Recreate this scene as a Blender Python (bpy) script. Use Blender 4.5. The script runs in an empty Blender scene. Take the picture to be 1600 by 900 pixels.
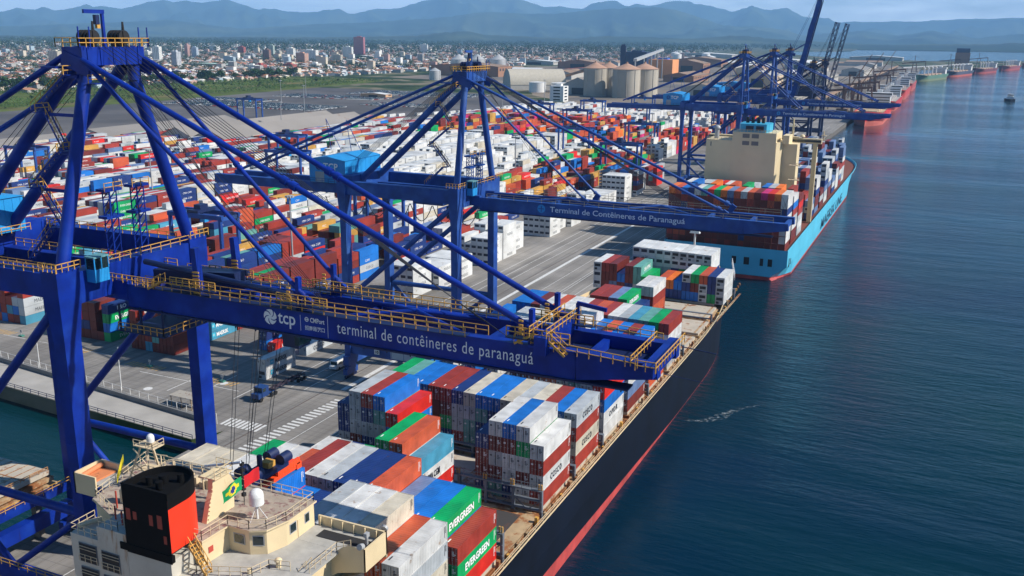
import bpy, math, random
from math import sin, cos, radians, pi, sqrt, hypot, atan2
from mathutils import Vector, Matrix
import bpy.types as _T

scene = bpy.context.scene
COL = scene.collection
R0 = random.Random(7)

# ---------------------------------------------------------------- camera
CAMZ = 88.0
cam_d = bpy.data.cameras.new("camera"); cam = bpy.data.objects.new("camera", cam_d); COL.objects.link(cam)
_p, _y, _r = radians(14.9), radians(24.4), radians(0.6)
_f = Vector((-sin(_y)*cos(_p), cos(_y)*cos(_p), -sin(_p))); _rt = Vector((cos(_y), sin(_y), 0)); _u = _rt.cross(_f)
_rt2 = cos(_r)*_rt + sin(_r)*_u; _u2 = -sin(_r)*_rt + cos(_r)*_u
cam.matrix_world = Matrix(((_rt2.x, _u2.x, -_f.x, 0), (_rt2.y, _u2.y, -_f.y, 0), (_rt2.z, _u2.z, -_f.z, CAMZ), (0, 0, 0, 1)))
cam_d.sensor_width = 36; cam_d.lens = 1485/1600*36
cam_d.clip_start = 0.5; cam_d.clip_end = 90000
scene.camera = cam
scene.render.resolution_x = 1024; scene.render.resolution_y = 576

# ---------------------------------------------------------------- light
SUN_EL, SUN_AZ = 40.0, 75.0           # azimuth clockwise from +Y (the quay runs along +Y, the water lies towards +X)
world = bpy.data.worlds.new("World"); scene.world = world; world.use_nodes = True
nt = world.node_tree; nt.nodes.clear()
_o = nt.nodes.new('ShaderNodeOutputWorld'); _b = nt.nodes.new('ShaderNodeBackground'); _b.inputs[1].default_value = 0.06
_s = nt.nodes.new('ShaderNodeTexSky'); _s.sky_type = 'NISHITA'; _s.sun_disc = False
_s.sun_elevation = radians(SUN_EL); _s.sun_rotation = radians(SUN_AZ); _s.altitude = 50; _s.air_density = 1.0; _s.dust_density = 0.4; _s.ozone_density = 3.0
_tc = nt.nodes.new('ShaderNodeTexCoord'); _mp = nt.nodes.new('ShaderNodeMapping'); _mp.inputs['Scale'].default_value = (1, 1, 5.5)
nt.links.new(_tc.outputs['Generated'], _mp.inputs[0]); _cn = nt.nodes.new('ShaderNodeTexNoise'); _cn.inputs['Scale'].default_value = 5.5; _cn.inputs['Detail'].default_value = 7; _cn.inputs['Roughness'].default_value = 0.6
nt.links.new(_mp.outputs[0], _cn.inputs['Vector']); _cr = nt.nodes.new('ShaderNodeMapRange'); _cr.inputs[1].default_value = 0.34; _cr.inputs[2].default_value = 0.58; _cr.inputs[3].default_value = 0.30; _cr.inputs[4].default_value = 0.95
nt.links.new(_cn.outputs[0], _cr.inputs[0]); _cm = nt.nodes.new('ShaderNodeMix'); _cm.data_type = 'RGBA'; _cm.inputs[7].default_value = (27, 29, 31.5, 1)
_sx = nt.nodes.new('ShaderNodeSeparateXYZ'); nt.links.new(_tc.outputs['Generated'], _sx.inputs[0]); _ml = nt.nodes.new('ShaderNodeMapRange'); _ml.inputs[1].default_value = 0.035; _ml.inputs[2].default_value = 0.075; _ml.inputs[3].default_value = 1.0; _ml.inputs[4].default_value = 0.0
nt.links.new(_sx.outputs[2], _ml.inputs[0]); _mm = nt.nodes.new('ShaderNodeMath'); _mm.operation = 'MULTIPLY'; nt.links.new(_cr.outputs[0], _mm.inputs[0]); nt.links.new(_ml.outputs[0], _mm.inputs[1])
nt.links.new(_mm.outputs[0], _cm.inputs[0]); _hs = nt.nodes.new('ShaderNodeHueSaturation'); _hs.inputs['Saturation'].default_value = 1.35; nt.links.new(_s.outputs[0], _hs.inputs['Color']); nt.links.new(_hs.outputs[0], _cm.inputs[6]); nt.links.new(_cm.outputs[2], _b.inputs[0]); nt.links.new(_b.outputs[0], _o.inputs[0])
sd = bpy.data.lights.new("sun", 'SUN'); sd.energy = 5.0; sd.angle = radians(0.5); sd.color = (1.0, 0.94, 0.85)
sun = bpy.data.objects.new("sun", sd); COL.objects.link(sun)
_d = Vector((sin(radians(SUN_AZ))*cos(radians(SUN_EL)), cos(radians(SUN_AZ))*cos(radians(SUN_EL)), sin(radians(SUN_EL))))
sun.rotation_euler = _d.to_track_quat('Z', 'Y').to_euler(); sun.location = (300, 80, 400)
vs = scene.view_settings; vs.view_transform = 'Standard'; vs.look = 'None'; vs.gamma = 1; vs.use_curve_mapping = False; vs.exposure = 0.48
scene.cycles.max_bounces = 8; scene.cycles.diffuse_bounces = 2; scene.cycles.glossy_bounces = 3; scene.cycles.volume_bounces = 3
scene.cycles.transparent_max_bounces = 4; scene.cycles.use_denoising = True
scene.cycles.sample_clamp_indirect = 4

# ---------------------------------------------------------------- materials
MATS = {}
def mat(name, col, rough=0.6, metal=0.0, vary=0.0, vscale=0.3, rust=0.0, rscale=0.5, rustcol=(0.16, 0.055, 0.02), bump=0.0, bscale=4.0, rnd=0.0, spec=0.5, streak=False, col2=None, c2scale=0.05, c2thr=(0.45, 0.6)):
    if name in MATS: return MATS[name]
    m = bpy.data.materials.new(name); m.use_nodes = True; MATS[name] = m
    n = m.node_tree.nodes; l = m.node_tree.links; b = n['Principled BSDF']
    b.inputs['Roughness'].default_value = rough; b.inputs['Metallic'].default_value = metal
    b.inputs['Specular IOR Level'].default_value = spec
    b.inputs['Base Color'].default_value = (*col, 1)
    cur = None
    def rgb(c):
        x = n.new('ShaderNodeRGB'); x.outputs[0].default_value = (*c, 1); return x.outputs[0]
    tc = n.new('ShaderNodeTexCoord'); geo = n.new('ShaderNodeNewGeometry')
    if col2:
        no = n.new('ShaderNodeTexNoise'); no.inputs['Scale'].default_value = c2scale; no.inputs['Detail'].default_value = 6
        l.new(geo.outputs['Position'], no.inputs['Vector'])
        mr = n.new('ShaderNodeMapRange'); mr.inputs[1].default_value, mr.inputs[2].default_value = c2thr; l.new(no.outputs[0], mr.inputs[0])
        mx = n.new('ShaderNodeMix'); mx.data_type = 'RGBA'; l.new(mr.outputs[0], mx.inputs[0]); mx.inputs[6].default_value = (*col, 1); mx.inputs[7].default_value = (*col2, 1)
        cur = mx.outputs[2]
    if vary > 0 or rnd > 0:
        hs = n.new('ShaderNodeHueSaturation'); l.new(cur or rgb(col), hs.inputs['Color'])
        if vary > 0:
            no = n.new('ShaderNodeTexNoise'); no.inputs['Scale'].default_value = vscale; no.inputs['Detail'].default_value = 5
            l.new(geo.outputs['Position'], no.inputs['Vector'])
            mr = n.new('ShaderNodeMapRange'); mr.inputs[1].default_value = 0.3; mr.inputs[2].default_value = 0.7; mr.inputs[3].default_value = 1-vary; mr.inputs[4].default_value = 1+vary
            l.new(no.outputs[0], mr.inputs[0]); v = mr.outputs[0]
        else:
            v = None
        if rnd > 0:
            oi = n.new('ShaderNodeObjectInfo'); m2 = n.new('ShaderNodeMapRange'); m2.inputs[3].default_value = 1-rnd; m2.inputs[4].default_value = 1+rnd*0.6
            l.new(oi.outputs['Random'], m2.inputs[0])
            if v is not None:
                mm = n.new('ShaderNodeMath'); mm.operation = 'MULTIPLY'; l.new(v, mm.inputs[0]); l.new(m2.outputs[0], mm.inputs[1]); v = mm.outputs[0]
            else: v = m2.outputs[0]
        l.new(v, hs.inputs['Value']); cur = hs.outputs[0]
    if rust > 0:
        no = n.new('ShaderNodeTexNoise'); no.inputs['Scale'].default_value = rscale; no.inputs['Detail'].default_value = 8; no.inputs['Roughness'].default_value = 0.7
        if streak:
            mp = n.new('ShaderNodeMapping'); mp.inputs['Scale'].default_value = (1, 1, 0.12); l.new(geo.outputs['Position'], mp.inputs[0]); l.new(mp.outputs[0], no.inputs['Vector'])
        else: l.new(geo.outputs['Position'], no.inputs['Vector'])
        mr = n.new('ShaderNodeMapRange'); t = 0.72-0.35*rust; mr.inputs[1].default_value = t; mr.inputs[2].default_value = t+0.09; l.new(no.outputs[0], mr.inputs[0])
        mx = n.new('ShaderNodeMix'); mx.data_type = 'RGBA'; l.new(mr.outputs[0], mx.inputs[0]); l.new(cur or rgb(col), mx.inputs[6]); mx.inputs[7].default_value = (*rustcol, 1)
        cur = mx.outputs[2]
    if cur is not None: l.new(cur, b.inputs['Base Color'])
    if bump > 0:
        no = n.new('ShaderNodeTexNoise'); no.inputs['Scale'].default_value = bscale; no.inputs['Detail'].default_value = 4; l.new(geo.outputs['Position'], no.inputs['Vector'])
        bp = n.new('ShaderNodeBump'); bp.inputs['Strength'].default_value = bump; l.new(no.outputs[0], bp.inputs['Height']); l.new(bp.outputs[0], b.inputs['Normal'])
    return m

def C(name): return CM[name]
CM = {}
_cc = dict(W=(0.60, 0.60, 0.585), C=(0.54, 0.49, 0.39), B=(0.008, 0.15, 0.52), N=(0.01, 0.035, 0.17), R=(0.30, 0.035, 0.022), D=(0.16, 0.022, 0.016),
           O=(0.50, 0.085, 0.03), J=(0.72, 0.16, 0.02), G=(0.0, 0.32, 0.09), T=(0.12, 0.33, 0.29), L=(0.06, 0.28, 0.42), Y=(0.42, 0.45, 0.47),
           S=(0.13, 0.20, 0.36), E=(0.60, 0.02, 0.012), M=(0.55, 0.02, 0.16), A=(0.55, 0.30, 0.06), F=(0.62, 0.63, 0.62))
for k, v in _cc.items():
    CM[k] = mat('container_paint_'+k, v, 0.5, vary=0.2, vscale=0.45, rust=(0.34 if k in 'WCYF' else 0.27), rscale=0.6, rustcol=((0.28, 0.17, 0.09) if k in 'WCYF' else (0.14, 0.06, 0.035)), rnd=0.14, bump=0.02, bscale=3)
CNAME = dict(W='white', C='cream', B='bright blue', N='navy blue', R='dull red', D='maroon', O='orange red', J='orange', G='green', T='pale teal', L='light blue', Y='light grey', S='slate blue', E='bright red', M='magenta', A='yellow', F='white refrigerated')
M_door_dark = mat('door_gasket', (0.03, 0.03, 0.035), 0.7)
M_rod = mat('galvanised_rod', (0.42, 0.40, 0.37), 0.5, rust=0.3, rscale=2)
M_black = mat('black_rubber', (0.012, 0.012, 0.014), 0.6)
M_blue1 = mat('crane_royal_blue', (0.001, 0.021, 0.235), 0.48, vary=0.25, vscale=0.35, rust=0.16, rscale=0.8, rustcol=(0.012, 0.015, 0.11), streak=True, bump=0.03, bscale=1.2, col2=(0.006, 0.04, 0.30), c2scale=0.3, c2thr=(0.48, 0.75), spec=0.3)
M_blue2 = mat('crane_faded_blue', (0.007, 0.052, 0.26), 0.55, vary=0.25, vscale=0.3, rust=0.2, rscale=0.7, rustcol=(0.03, 0.05, 0.15), streak=True, col2=(0.03, 0.10, 0.33), c2scale=0.25, c2thr=(0.45, 0.7))
M_bluedk = mat('dark_steel_blue', (0.006, 0.016, 0.075), 0.5)
M_yel = mat('safety_yellow', (0.58, 0.31, 0.06), 0.6, vary=0.15, vscale=1)
M_cabin = mat('cabin_light_blue', (0.02, 0.27, 0.62), 0.4, vary=0.08, vscale=0.5)
M_glass = mat('dark_window_glass', (0.015, 0.03, 0.035), 0.08, spec=0.7)
M_white = mat('white_paint', (0.72, 0.72, 0.70), 0.5, vary=0.06)
M_letter = mat('white_lettering', (0.80, 0.80, 0.80), 0.5)
M_letblk = mat('dark_lettering', (0.02, 0.025, 0.04), 0.5)
M_cyan = mat('cyan_emblem', (0.05, 0.45, 0.62), 0.5)
M_wire = mat('steel_wire', (0.03, 0.03, 0.035), 0.5)
M_steel = mat('galvanised_steel', (0.35, 0.36, 0.37), 0.45, vary=0.1)
M_conc = mat('quay_concrete', (0.265, 0.248, 0.226), 0.85, vary=0.25, vscale=0.06, col2=(0.185, 0.173, 0.159), c2scale=0.03, c2thr=(0.48, 0.6), bump=0.05, bscale=1.5)
def tyre_lanes(m, sx, sy, amt):
    n = m.node_tree.nodes; l = m.node_tree.links; b = n['Principled BSDF']; src = b.inputs['Base Color'].links[0].from_socket
    g = n.new('ShaderNodeNewGeometry'); mp = n.new('ShaderNodeMapping'); mp.inputs['Scale'].default_value = (sx, sy, 1); l.new(g.outputs['Position'], mp.inputs[0])
    no = n.new('ShaderNodeTexNoise'); no.inputs['Scale'].default_value = 1; no.inputs['Detail'].default_value = 5; no.inputs['Roughness'].default_value = 0.65; l.new(mp.outputs[0], no.inputs['Vector'])
    mr = n.new('ShaderNodeMapRange'); mr.inputs[1].default_value = 0.45; mr.inputs[2].default_value = 0.68; mr.inputs[4].default_value = amt; l.new(no.outputs[0], mr.inputs[0])
    mx = n.new('ShaderNodeMix'); mx.data_type = 'RGBA'; l.new(mr.outputs[0], mx.inputs[0]); l.new(src, mx.inputs[6]); mx.inputs[7].default_value = (0.07, 0.067, 0.063, 1)
    br_ = n.new('ShaderNodeTexBrick'); br_.inputs['Scale'].default_value = 0.12; br_.inputs['Mortar Size'].default_value = 0.012; br_.offset = 0; br_.inputs['Color1'].default_value = (1, 1, 1, 1); br_.inputs['Color2'].default_value = (0.93, 0.93, 0.93, 1); br_.inputs['Mortar'].default_value = (0.72, 0.72, 0.72, 1)
    l.new(g.outputs['Position'], br_.inputs['Vector']); m2 = n.new('ShaderNodeMix'); m2.data_type = 'RGBA'; m2.blend_type = 'MULTIPLY'; m2.inputs[0].default_value = 1; l.new(mx.outputs[2], m2.inputs[6]); l.new(br_.outputs[0], m2.inputs[7])
    l.new(m2.outputs[2], b.inputs['Base Color'])
tyre_lanes(M_conc, 0.42, 0.012, 0.5)
M_asph = mat('asphalt', (0.065, 0.060, 0.060), 0.9, vary=0.25, vscale=0.02, col2=(0.12, 0.11, 0.105), c2scale=0.006)
M_line = mat('road_paint_white', (0.62, 0.62, 0.60), 0.7, rust=0.45, rscale=1.2, rustcol=(0.25, 0.24, 0.22))
M_liney = mat('road_paint_yellow', (0.5, 0.30, 0.09), 0.75, rust=0.5, rscale=1.5, rustcol=(0.25, 0.22, 0.17))
M_rail = mat('crane_rail_steel', (0.10, 0.08, 0.07), 0.6)

# ---------------------------------------------------------------- mesh builder
WL = {}
def wloc(o): return WL.get(o.name, Vector((0, 0, 0))) if o else Vector((0, 0, 0))
class MB:
    def __init__(s): s.v = []; s.f = []; s.m = []; s.sm = []
    def _add(s, vs, fs, mi=0, smooth=False):
        b = len(s.v); s.v.extend([tuple(v) for v in vs])
        for f in fs: s.f.append(tuple(b+i for i in f)); s.m.append(mi); s.sm.append(smooth)
    def box(s, x0, y0, z0, x1, y1, z1, mi=0):
        if x1 < x0: x0, x1 = x1, x0
        if y1 < y0: y0, y1 = y1, y0
        if z1 < z0: z0, z1 = z1, z0
        s._add([(x0, y0, z0), (x1, y0, z0), (x1, y1, z0), (x0, y1, z0), (x0, y0, z1), (x1, y0, z1), (x1, y1, z1), (x0, y1, z1)],
               [(0, 3, 2, 1), (4, 5, 6, 7), (0, 1, 5, 4), (1, 2, 6, 5), (2, 3, 7, 6), (3, 0, 4, 7)], mi)
        return s
    def _frame(s, p0, p1, up=(0, 0, 1)):
        d = (Vector(p1)-Vector(p0)); L = d.length; d.normalize()
        u = Vector(up)
        if abs(d.dot(u)) > 0.98: u = Vector((0, 1, 0))
        a = d.cross(u).normalized(); b = a.cross(d).normalized(); return d, a, b, L
    def beam(s, p0, p1, w, h, mi=0, up=(0, 0, 1), w1=None, h1=None):
        """box beam between two points: w sideways, h upwards; w1, h1 at the far end"""
        w1 = w if w1 is None else w1; h1 = h if h1 is None else h1
        d, a, b, L = s._frame(p0, p1, up); p0 = Vector(p0); p1 = Vector(p1)
        q = [p0-a*w/2-b*h/2, p0+a*w/2-b*h/2, p0+a*w/2+b*h/2, p0-a*w/2+b*h/2, p1-a*w1/2-b*h1/2, p1+a*w1/2-b*h1/2, p1+a*w1/2+b*h1/2, p1-a*w1/2+b*h1/2]
        s._add(q, [(0, 1, 2, 3), (4, 7, 6, 5), (0, 4, 5, 1), (1, 5, 6, 2), (2, 6, 7, 3), (3, 7, 4, 0)], mi); return s
    def tube(s, p0, p1, r0, r1=None, n=12, mi=0, caps=True):
        r1 = r0 if r1 is None else r1
        d, a, b, L = s._frame(p0, p1); p0 = Vector(p0); p1 = Vector(p1); q = []
        for k in range(n):
            t = 2*pi*k/n; w = a*cos(t)+b*sin(t); q.append(p0+w*r0); q.append(p1+w*r1)
        s._add(q, [(2*k, 2*((k+1) % n), 2*((k+1) % n)+1, 2*k+1) for k in range(n)], mi, n > 5)
        if caps:
            s._add([q[2*k] for k in range(n)], [tuple(range(n-1, -1, -1))], mi); s._add([q[2*k+1] for k in range(n)], [tuple(range(n))], mi)
        return s
    def prism(s, pts, z0, z1, mi=0, mtop=None, z1s=None):
        n = len(pts); A = sum(pts[i][0]*pts[(i+1) % n][1]-pts[(i+1) % n][0]*pts[i][1] for i in range(n))
        if A < 0: pts = pts[::-1]
        q = [(x, y, z0) for x, y in pts]+[(x, y, z1) for x, y in pts]
        s._add(q, [(i, (i+1) % n, n+(i+1) % n, n+i) for i in range(n)], mi)
        s._add([(x, y, z1) for x, y in pts], [tuple(range(n))], mi if mtop is None else mtop)
        s._add([(x, y, z0) for x, y in pts], [tuple(range(n-1, -1, -1))], mi)
        return s
    def poly(s, pts, mi=0, smooth=False): s._add(pts, [tuple(range(len(pts)))], mi, smooth); return s
    def cyl(s, x, y, z0, z1, r, n=24, mi=0, r1=None): return s.tube((x, y, z0), (x, y, z1), r, r if r1 is None else r1, n, mi)
    def dome(s, x, y, z, r, n=16, mi=0, h=None, rings=5):
        h = h or r; prev = None; q = []
        for j in range(rings):
            t = j/rings*pi/2
            for k in range(n): q.append((x+r*cos(t)*cos(2*pi*k/n), y+r*cos(t)*sin(2*pi*k/n), z+h*sin(t)))
        q.append((x, y, z+h)); f = []
        for j in range(rings-1):
            for k in range(n): f.append((j*n+k, j*n+(k+1) % n, (j+1)*n+(k+1) % n, (j+1)*n+k))
        for k in range(n): f.append(((rings-1)*n+k, (rings-1)*n+(k+1) % n, rings*n))
        s._add(q, f, mi, True); return s
    def rail(s, pts, h=1.1, sp=1.8, t=0.075, mi=0, mids=1):
        for i in range(len(pts)-1):
            a = Vector(pts[i]); b = Vector(pts[i+1]); L = (b-a).length; n = max(1, round(L/sp))
            for k in range(1, mids+2):
                z = Vector((0, 0, h*k/(mids+1))); s.beam(a+z, b+z, t, t, mi)
            for k in range(n+1):
                p = a.lerp(b, k/n); s.beam(p, p+Vector((0, 0, h)), t, t, mi)
        return s
    def stair(s, a, b, w=0.9, mi=0, mr=1, side=(0, 1, 0), steps=None):
        a = Vector(a); b = Vector(b); sd_ = Vector(side).normalized()*w/2; n = steps or max(3, int((b-a).length/0.6))
        for sg in (-1, 1):
            s.beam(a+sd_*sg, b+sd_*sg, 0.08, 0.25, mi); s.beam(a+sd_*sg+Vector((0, 0, 1)), b+sd_*sg+Vector((0, 0, 1)), 0.07, 0.07, mr)
            for k in range(0, n+1, 2):
                p = a.lerp(b, k/n)+sd_*sg; s.beam(p, p+Vector((0, 0, 1)), 0.06, 0.06, mr)
        for k in range(n): p = a.lerp(b, (k+0.5)/n); s.beam(p-sd_, p+sd_, 0.22, 0.04, mi)
        return s
    def build(s, name, mats, parent=None, mesh_only=False, loc=None):
        me = bpy.data.meshes.new(name)
        off = wloc(parent) if parent else Vector(loc or (0, 0, 0))
        me.from_pydata([(x-off.x, y-off.y, z-off.z) for x, y, z in s.v], [], s.f)
        mats = mats if isinstance(mats, (list, tuple)) else [mats]
        for m in mats: me.materials.append(m)
        me.polygons.foreach_set('material_index', s.m); me.polygons.foreach_set('use_smooth', s.sm); me.update()
        if mesh_only: return me
        o = bpy.data.objects.new(name, me); COL.objects.link(o)
        if parent: o.parent = parent; WL[o.name] = off
        elif loc: o.location = loc; WL[o.name] = Vector(loc)
        return o

def build_each(mb, name, mats, parent, nv=8, nf=6):
    """one object for every box (8 vertices) or panel (4 vertices) collected in the builder"""
    for i in range(len(mb.v)//nv):
        q = MB(); q.v = mb.v[i*nv:(i+1)*nv]; q.f = [tuple(a-i*nv for a in f) for f in mb.f[i*nf:(i+1)*nf]]; q.m = mb.m[i*nf:(i+1)*nf]; q.sm = mb.sm[i*nf:(i+1)*nf]
        q.build(name, mats, parent)
def tag(o, label=None, cat=None, group=None, kind=None):
    if label: o['label'] = label
    if cat: o['category'] = cat
    if group: o['group'] = group
    if kind: o['kind'] = kind
    return o
def empty(name, loc, label, cat, group=None):
    o = bpy.data.objects.new(name, None); COL.objects.link(o); o.location = loc; o.empty_display_size = 0.1; WL[o.name] = Vector(loc)
    return tag(o, label, cat, group)
def copy_tree(o, parent=None, loc=None, label=None):
    c = o.copy(); COL.objects.link(c); c.parent = parent
    WL[c.name] = wloc(o)
    if loc is not None: c.location = loc; WL[c.name] = Vector(loc)
    if label: c['label'] = label
    for ch in list(o.children): copy_tree(ch, c)
    return c
_TC = {}
def text_mesh(txt, size, ext=0.0, bold=0.0, spacing=1.0, res=3):
    k = (txt, size, ext, bold, spacing, res)
    if k in _TC: return _TC[k]
    cu = bpy.data.curves.new('lettering', 'FONT'); cu.body = txt; cu.size = size; cu.extrude = ext; cu.offset = bold; cu.space_character = spacing; cu.resolution_u = res
    ob = bpy.data.objects.new('lettering', cu); COL.objects.link(ob)
    dg = bpy.context.evaluated_depsgraph_get(); me = bpy.data.meshes.new_from_object(ob.evaluated_get(dg))
    COL.objects.unlink(ob); bpy.data.objects.remove(ob); me.materials.clear()
    w = max((v.co.x for v in me.vertices), default=0); _TC[k] = (me, w); return _TC[k]
def text_on(mb, txt, size, origin, ax, ay, mi=0, bold=0.0, spacing=1.0, width=None, res=3, center=False):
    """flat letters added to a builder: origin = lower left corner, ax / ay = reading and upward directions"""
    me, w = text_mesh(txt, size, 0.0, bold, spacing, res); kx = (width/w) if width else 1.0
    o = Vector(origin); ax = Vector(ax); ay = Vector(ay)
    if center: o = o-ax*(w*kx/2)
    mb._add([o+ax*(v.co.x*kx)+ay*v.co.y for v in me.vertices], [tuple(p.vertices) for p in me.polygons], mi)
    return w*kx
# ================================================================ SETTING
# water
m = bpy.data.materials.new('harbour_water'); m.use_nodes = True; n = m.node_tree.nodes; l = m.node_tree.links; b = n['Principled BSDF']
b.inputs['Roughness'].default_value = 0.07; b.inputs['IOR'].default_value = 1.33; b.inputs['Specular IOR Level'].default_value = 0.3
geo = n.new('ShaderNodeNewGeometry')
no = n.new('ShaderNodeTexNoise'); no.inputs['Scale'].default_value = 0.006; no.inputs['Detail'].default_value = 4; l.new(geo.outputs['Position'], no.inputs['Vector'])
mx = n.new('ShaderNodeMix'); mx.data_type = 'RGBA'; mr = n.new('ShaderNodeMapRange'); mr.inputs[1].default_value = 0.4; mr.inputs[2].default_value = 0.65
l.new(no.outputs[0], mr.inputs[0]); l.new(mr.outputs[0], mx.inputs[0]); mx.inputs[6].default_value = (0.0, 0.014, 0.036, 1); mx.inputs[7].default_value = (0.0, 0.025, 0.028, 1)
l.new(mx.outputs[2], b.inputs['Base Color'])
mp = n.new('ShaderNodeMapping'); mp.inputs['Rotation'].default_value = (0, 0, radians(24)); mp.inputs['Scale'].default_value = (0.30, 1.0, 1)
l.new(geo.outputs['Position'], mp.inputs[0])
w1 = n.new('ShaderNodeTexNoise'); w1.inputs['Scale'].default_value = 0.55; w1.inputs['Detail'].default_value = 6; w1.inputs['Roughness'].default_value = 0.62; l.new(mp.outputs[0], w1.inputs['Vector'])
w2 = n.new('ShaderNodeTexNoise'); w2.inputs['Scale'].default_value = 0.09; w2.inputs['Detail'].default_value = 3; l.new(mp.outputs[0], w2.inputs['Vector'])
b1 = n.new('ShaderNodeBump'); b1.inputs['Strength'].default_value = 0.85; b1.inputs['Distance'].default_value = 0.55; l.new(w1.outputs[0], b1.inputs['Height'])
b2 = n.new('ShaderNodeBump'); b2.inputs['Strength'].default_value = 0.4; b2.inputs['Distance'].default_value = 1.6; l.new(w2.outputs[0], b2.inputs['Height']); l.new(b2.outputs[0], b1.inputs['Normal'])
wp = n.new('ShaderNodeTexNoise'); wp.inputs['Scale'].default_value = 0.011; wp.inputs['Detail'].default_value = 5; l.new(mp.outputs[0], wp.inputs['Vector']); wr_ = n.new('ShaderNodeMapRange'); wr_.inputs[1].default_value = 0.35; wr_.inputs[2].default_value = 0.65; wr_.inputs[3].default_value = 0.15; wr_.inputs[4].default_value = 1.0; l.new(wp.outputs[0], wr_.inputs[0]); l.new(wr_.outputs[0], b1.inputs['Strength'])
l.new(b1.outputs[0], b.inputs['Normal'])
M_water = m
mb = MB(); mb.poly([(-42000, -1500, 0), (42000, -1500, 0), (42000, 42000, 0), (-42000, 42000, 0)])
tag(mb.build('water', M_water), kind='structure')

# land: one slab of terminal, city and country
m = bpy.data.materials.new('land'); m.use_nodes = True; n = m.node_tree.nodes; l = m.node_tree.links; b = n['Principled BSDF']; b.inputs['Roughness'].default_value = 0.95; b.inputs['Specular IOR Level'].default_value = 0.1
geo = n.new('ShaderNodeNewGeometry')
a = n.new('ShaderNodeTexNoise'); a.inputs['Scale'].default_value = 0.010; a.inputs['Detail'].default_value = 8; l.new(geo.outputs['Position'], a.inputs['Vector'])
r = n.new('ShaderNodeValToRGB'); l.new(a.outputs[0], r.inputs[0]); e = r.color_ramp.elements
e[0].position = 0.38; e[0].color = (0.018, 0.035, 0.012, 1); e[1].position = 0.5; e[1].color = (0.045, 0.07, 0.022, 1)
x = e.new(0.56); x.color = (0.20, 0.17, 0.12, 1); x = e.new(0.64); x.color = (0.10, 0.10, 0.06, 1)
l.new(r.outputs[0], b.inputs['Base Color'])
M_land = m
land = [(-98, 150), (-98, 3150), (-40, 3250), (180, 3700), (420, 4500), (300, 4700), (-100, 4300), (-500, 4600), (-900, 5600), (-1000, 6800), (-700, 7300), (-780, 8770), (-366, 11235), (945, 17921), (6000, 26000), (20000, 33000), (30000, 40000), (-40000, 40000), (-40000, 2600), (-6000, 2000), (-3600, 1500), (-1500, 520), (-700, 186), (-206, 148), (-140, 143.2), (-137, 150)]
mb = MB(); mb.prism(land, -3, 3.5); land_o = tag(mb.build('ground', M_land), kind='structure')
# terminal pavement sheets
mb = MB(); mb.poly([(-98.02, 150, 3.504), (-98.02, 900, 3.504), (-98.02, 3150, 3.504), (-160, 3150, 3.504), (-190, 1150, 3.504), (-640, 1150, 3.504), (-900, 745, 3.504), (-900, 285, 3.504), (-700, 187, 3.504), (-206, 148.2, 3.504), (-140, 143.4, 3.504), (-137, 150, 3.504)])
tag(mb.build('container_yard_pavement', M_conc), kind='structure')
mb = MB(); mb.poly([(-645, 300, 3.508), (-645, 700, 3.508), (-560, 770, 3.508), (-452, 1060, 3.508), (-452, 1150, 3.508), (-600, 1290, 3.508), (-930, 1290, 3.508), (-905, 900, 3.508), (-935, 560, 3.508), (-935, 380, 3.508)])
tag(mb.build('asphalt_car_yard', M_asph), kind='structure')
mb = MB(); mb.poly([(-165, 1120, 3.509), (-98.05, 1120, 3.509), (-98.05, 3140, 3.509), (-330, 3900, 3.509), (-900, 3900, 3.509), (-1060, 2500, 3.509), (-1040, 1680, 3.509), (-680, 1560, 3.509), (-560, 1300, 3.509), (-440, 1160, 3.509)])
tag(mb.build('industrial_ground', mat('industrial_dirt', (0.21, 0.165, 0.12), 0.9, vary=0.3, vscale=0.01, col2=(0.13, 0.115, 0.10), c2scale=0.008, c2thr=(0.42, 0.55))), kind='structure')
# grass and marsh strip between yard and town
m = mat('marsh_grass', (0.085, 0.115, 0.022), 0.95, spec=0.1, col2=(0.15, 0.13, 0.05), c2scale=0.012, c2thr=(0.5, 0.62), vary=0.3, vscale=0.03)
mb = MB(); mb.poly([(-935, 400, 3.508), (-935, 560, 3.508), (-905, 900, 3.508), (-930, 1290, 3.508), (-960, 1560, 3.508), (-1190, 1560, 3.508), (-1200, 900, 3.508), (-1500, 560, 3.508)])
tag(mb.build('marsh_grass', m), kind='structure')
# pier strip the cranes stand on (south of the basin edge)
mb = MB(); mb.prism([(-137, -60), (-98, -60), (-98, 149.98), (-137, 149.98)], 1.8, 3.5); 
pier = tag(mb.build('quay_apron', M_conc), kind='structure')
mb = MB()
for y in range(-50, 150, 12):
    for x in (-134, -118, -101): mb.cyl(x, y, -3, 1.8, 0.6, 10)
tag(mb.build('pier_underside', mat('wet_concrete', (0.09, 0.085, 0.075), 0.7)), kind='structure')
# quay face: fender wall
mb = MB(); mb.box(-97.98, 150, -2, -97.5, 3150, 3.2)
tag(mb.build('quay_wall', mat('quay_wall_concrete', (0.12, 0.11, 0.10), 0.9, vary=0.2)), kind='structure')
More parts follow.
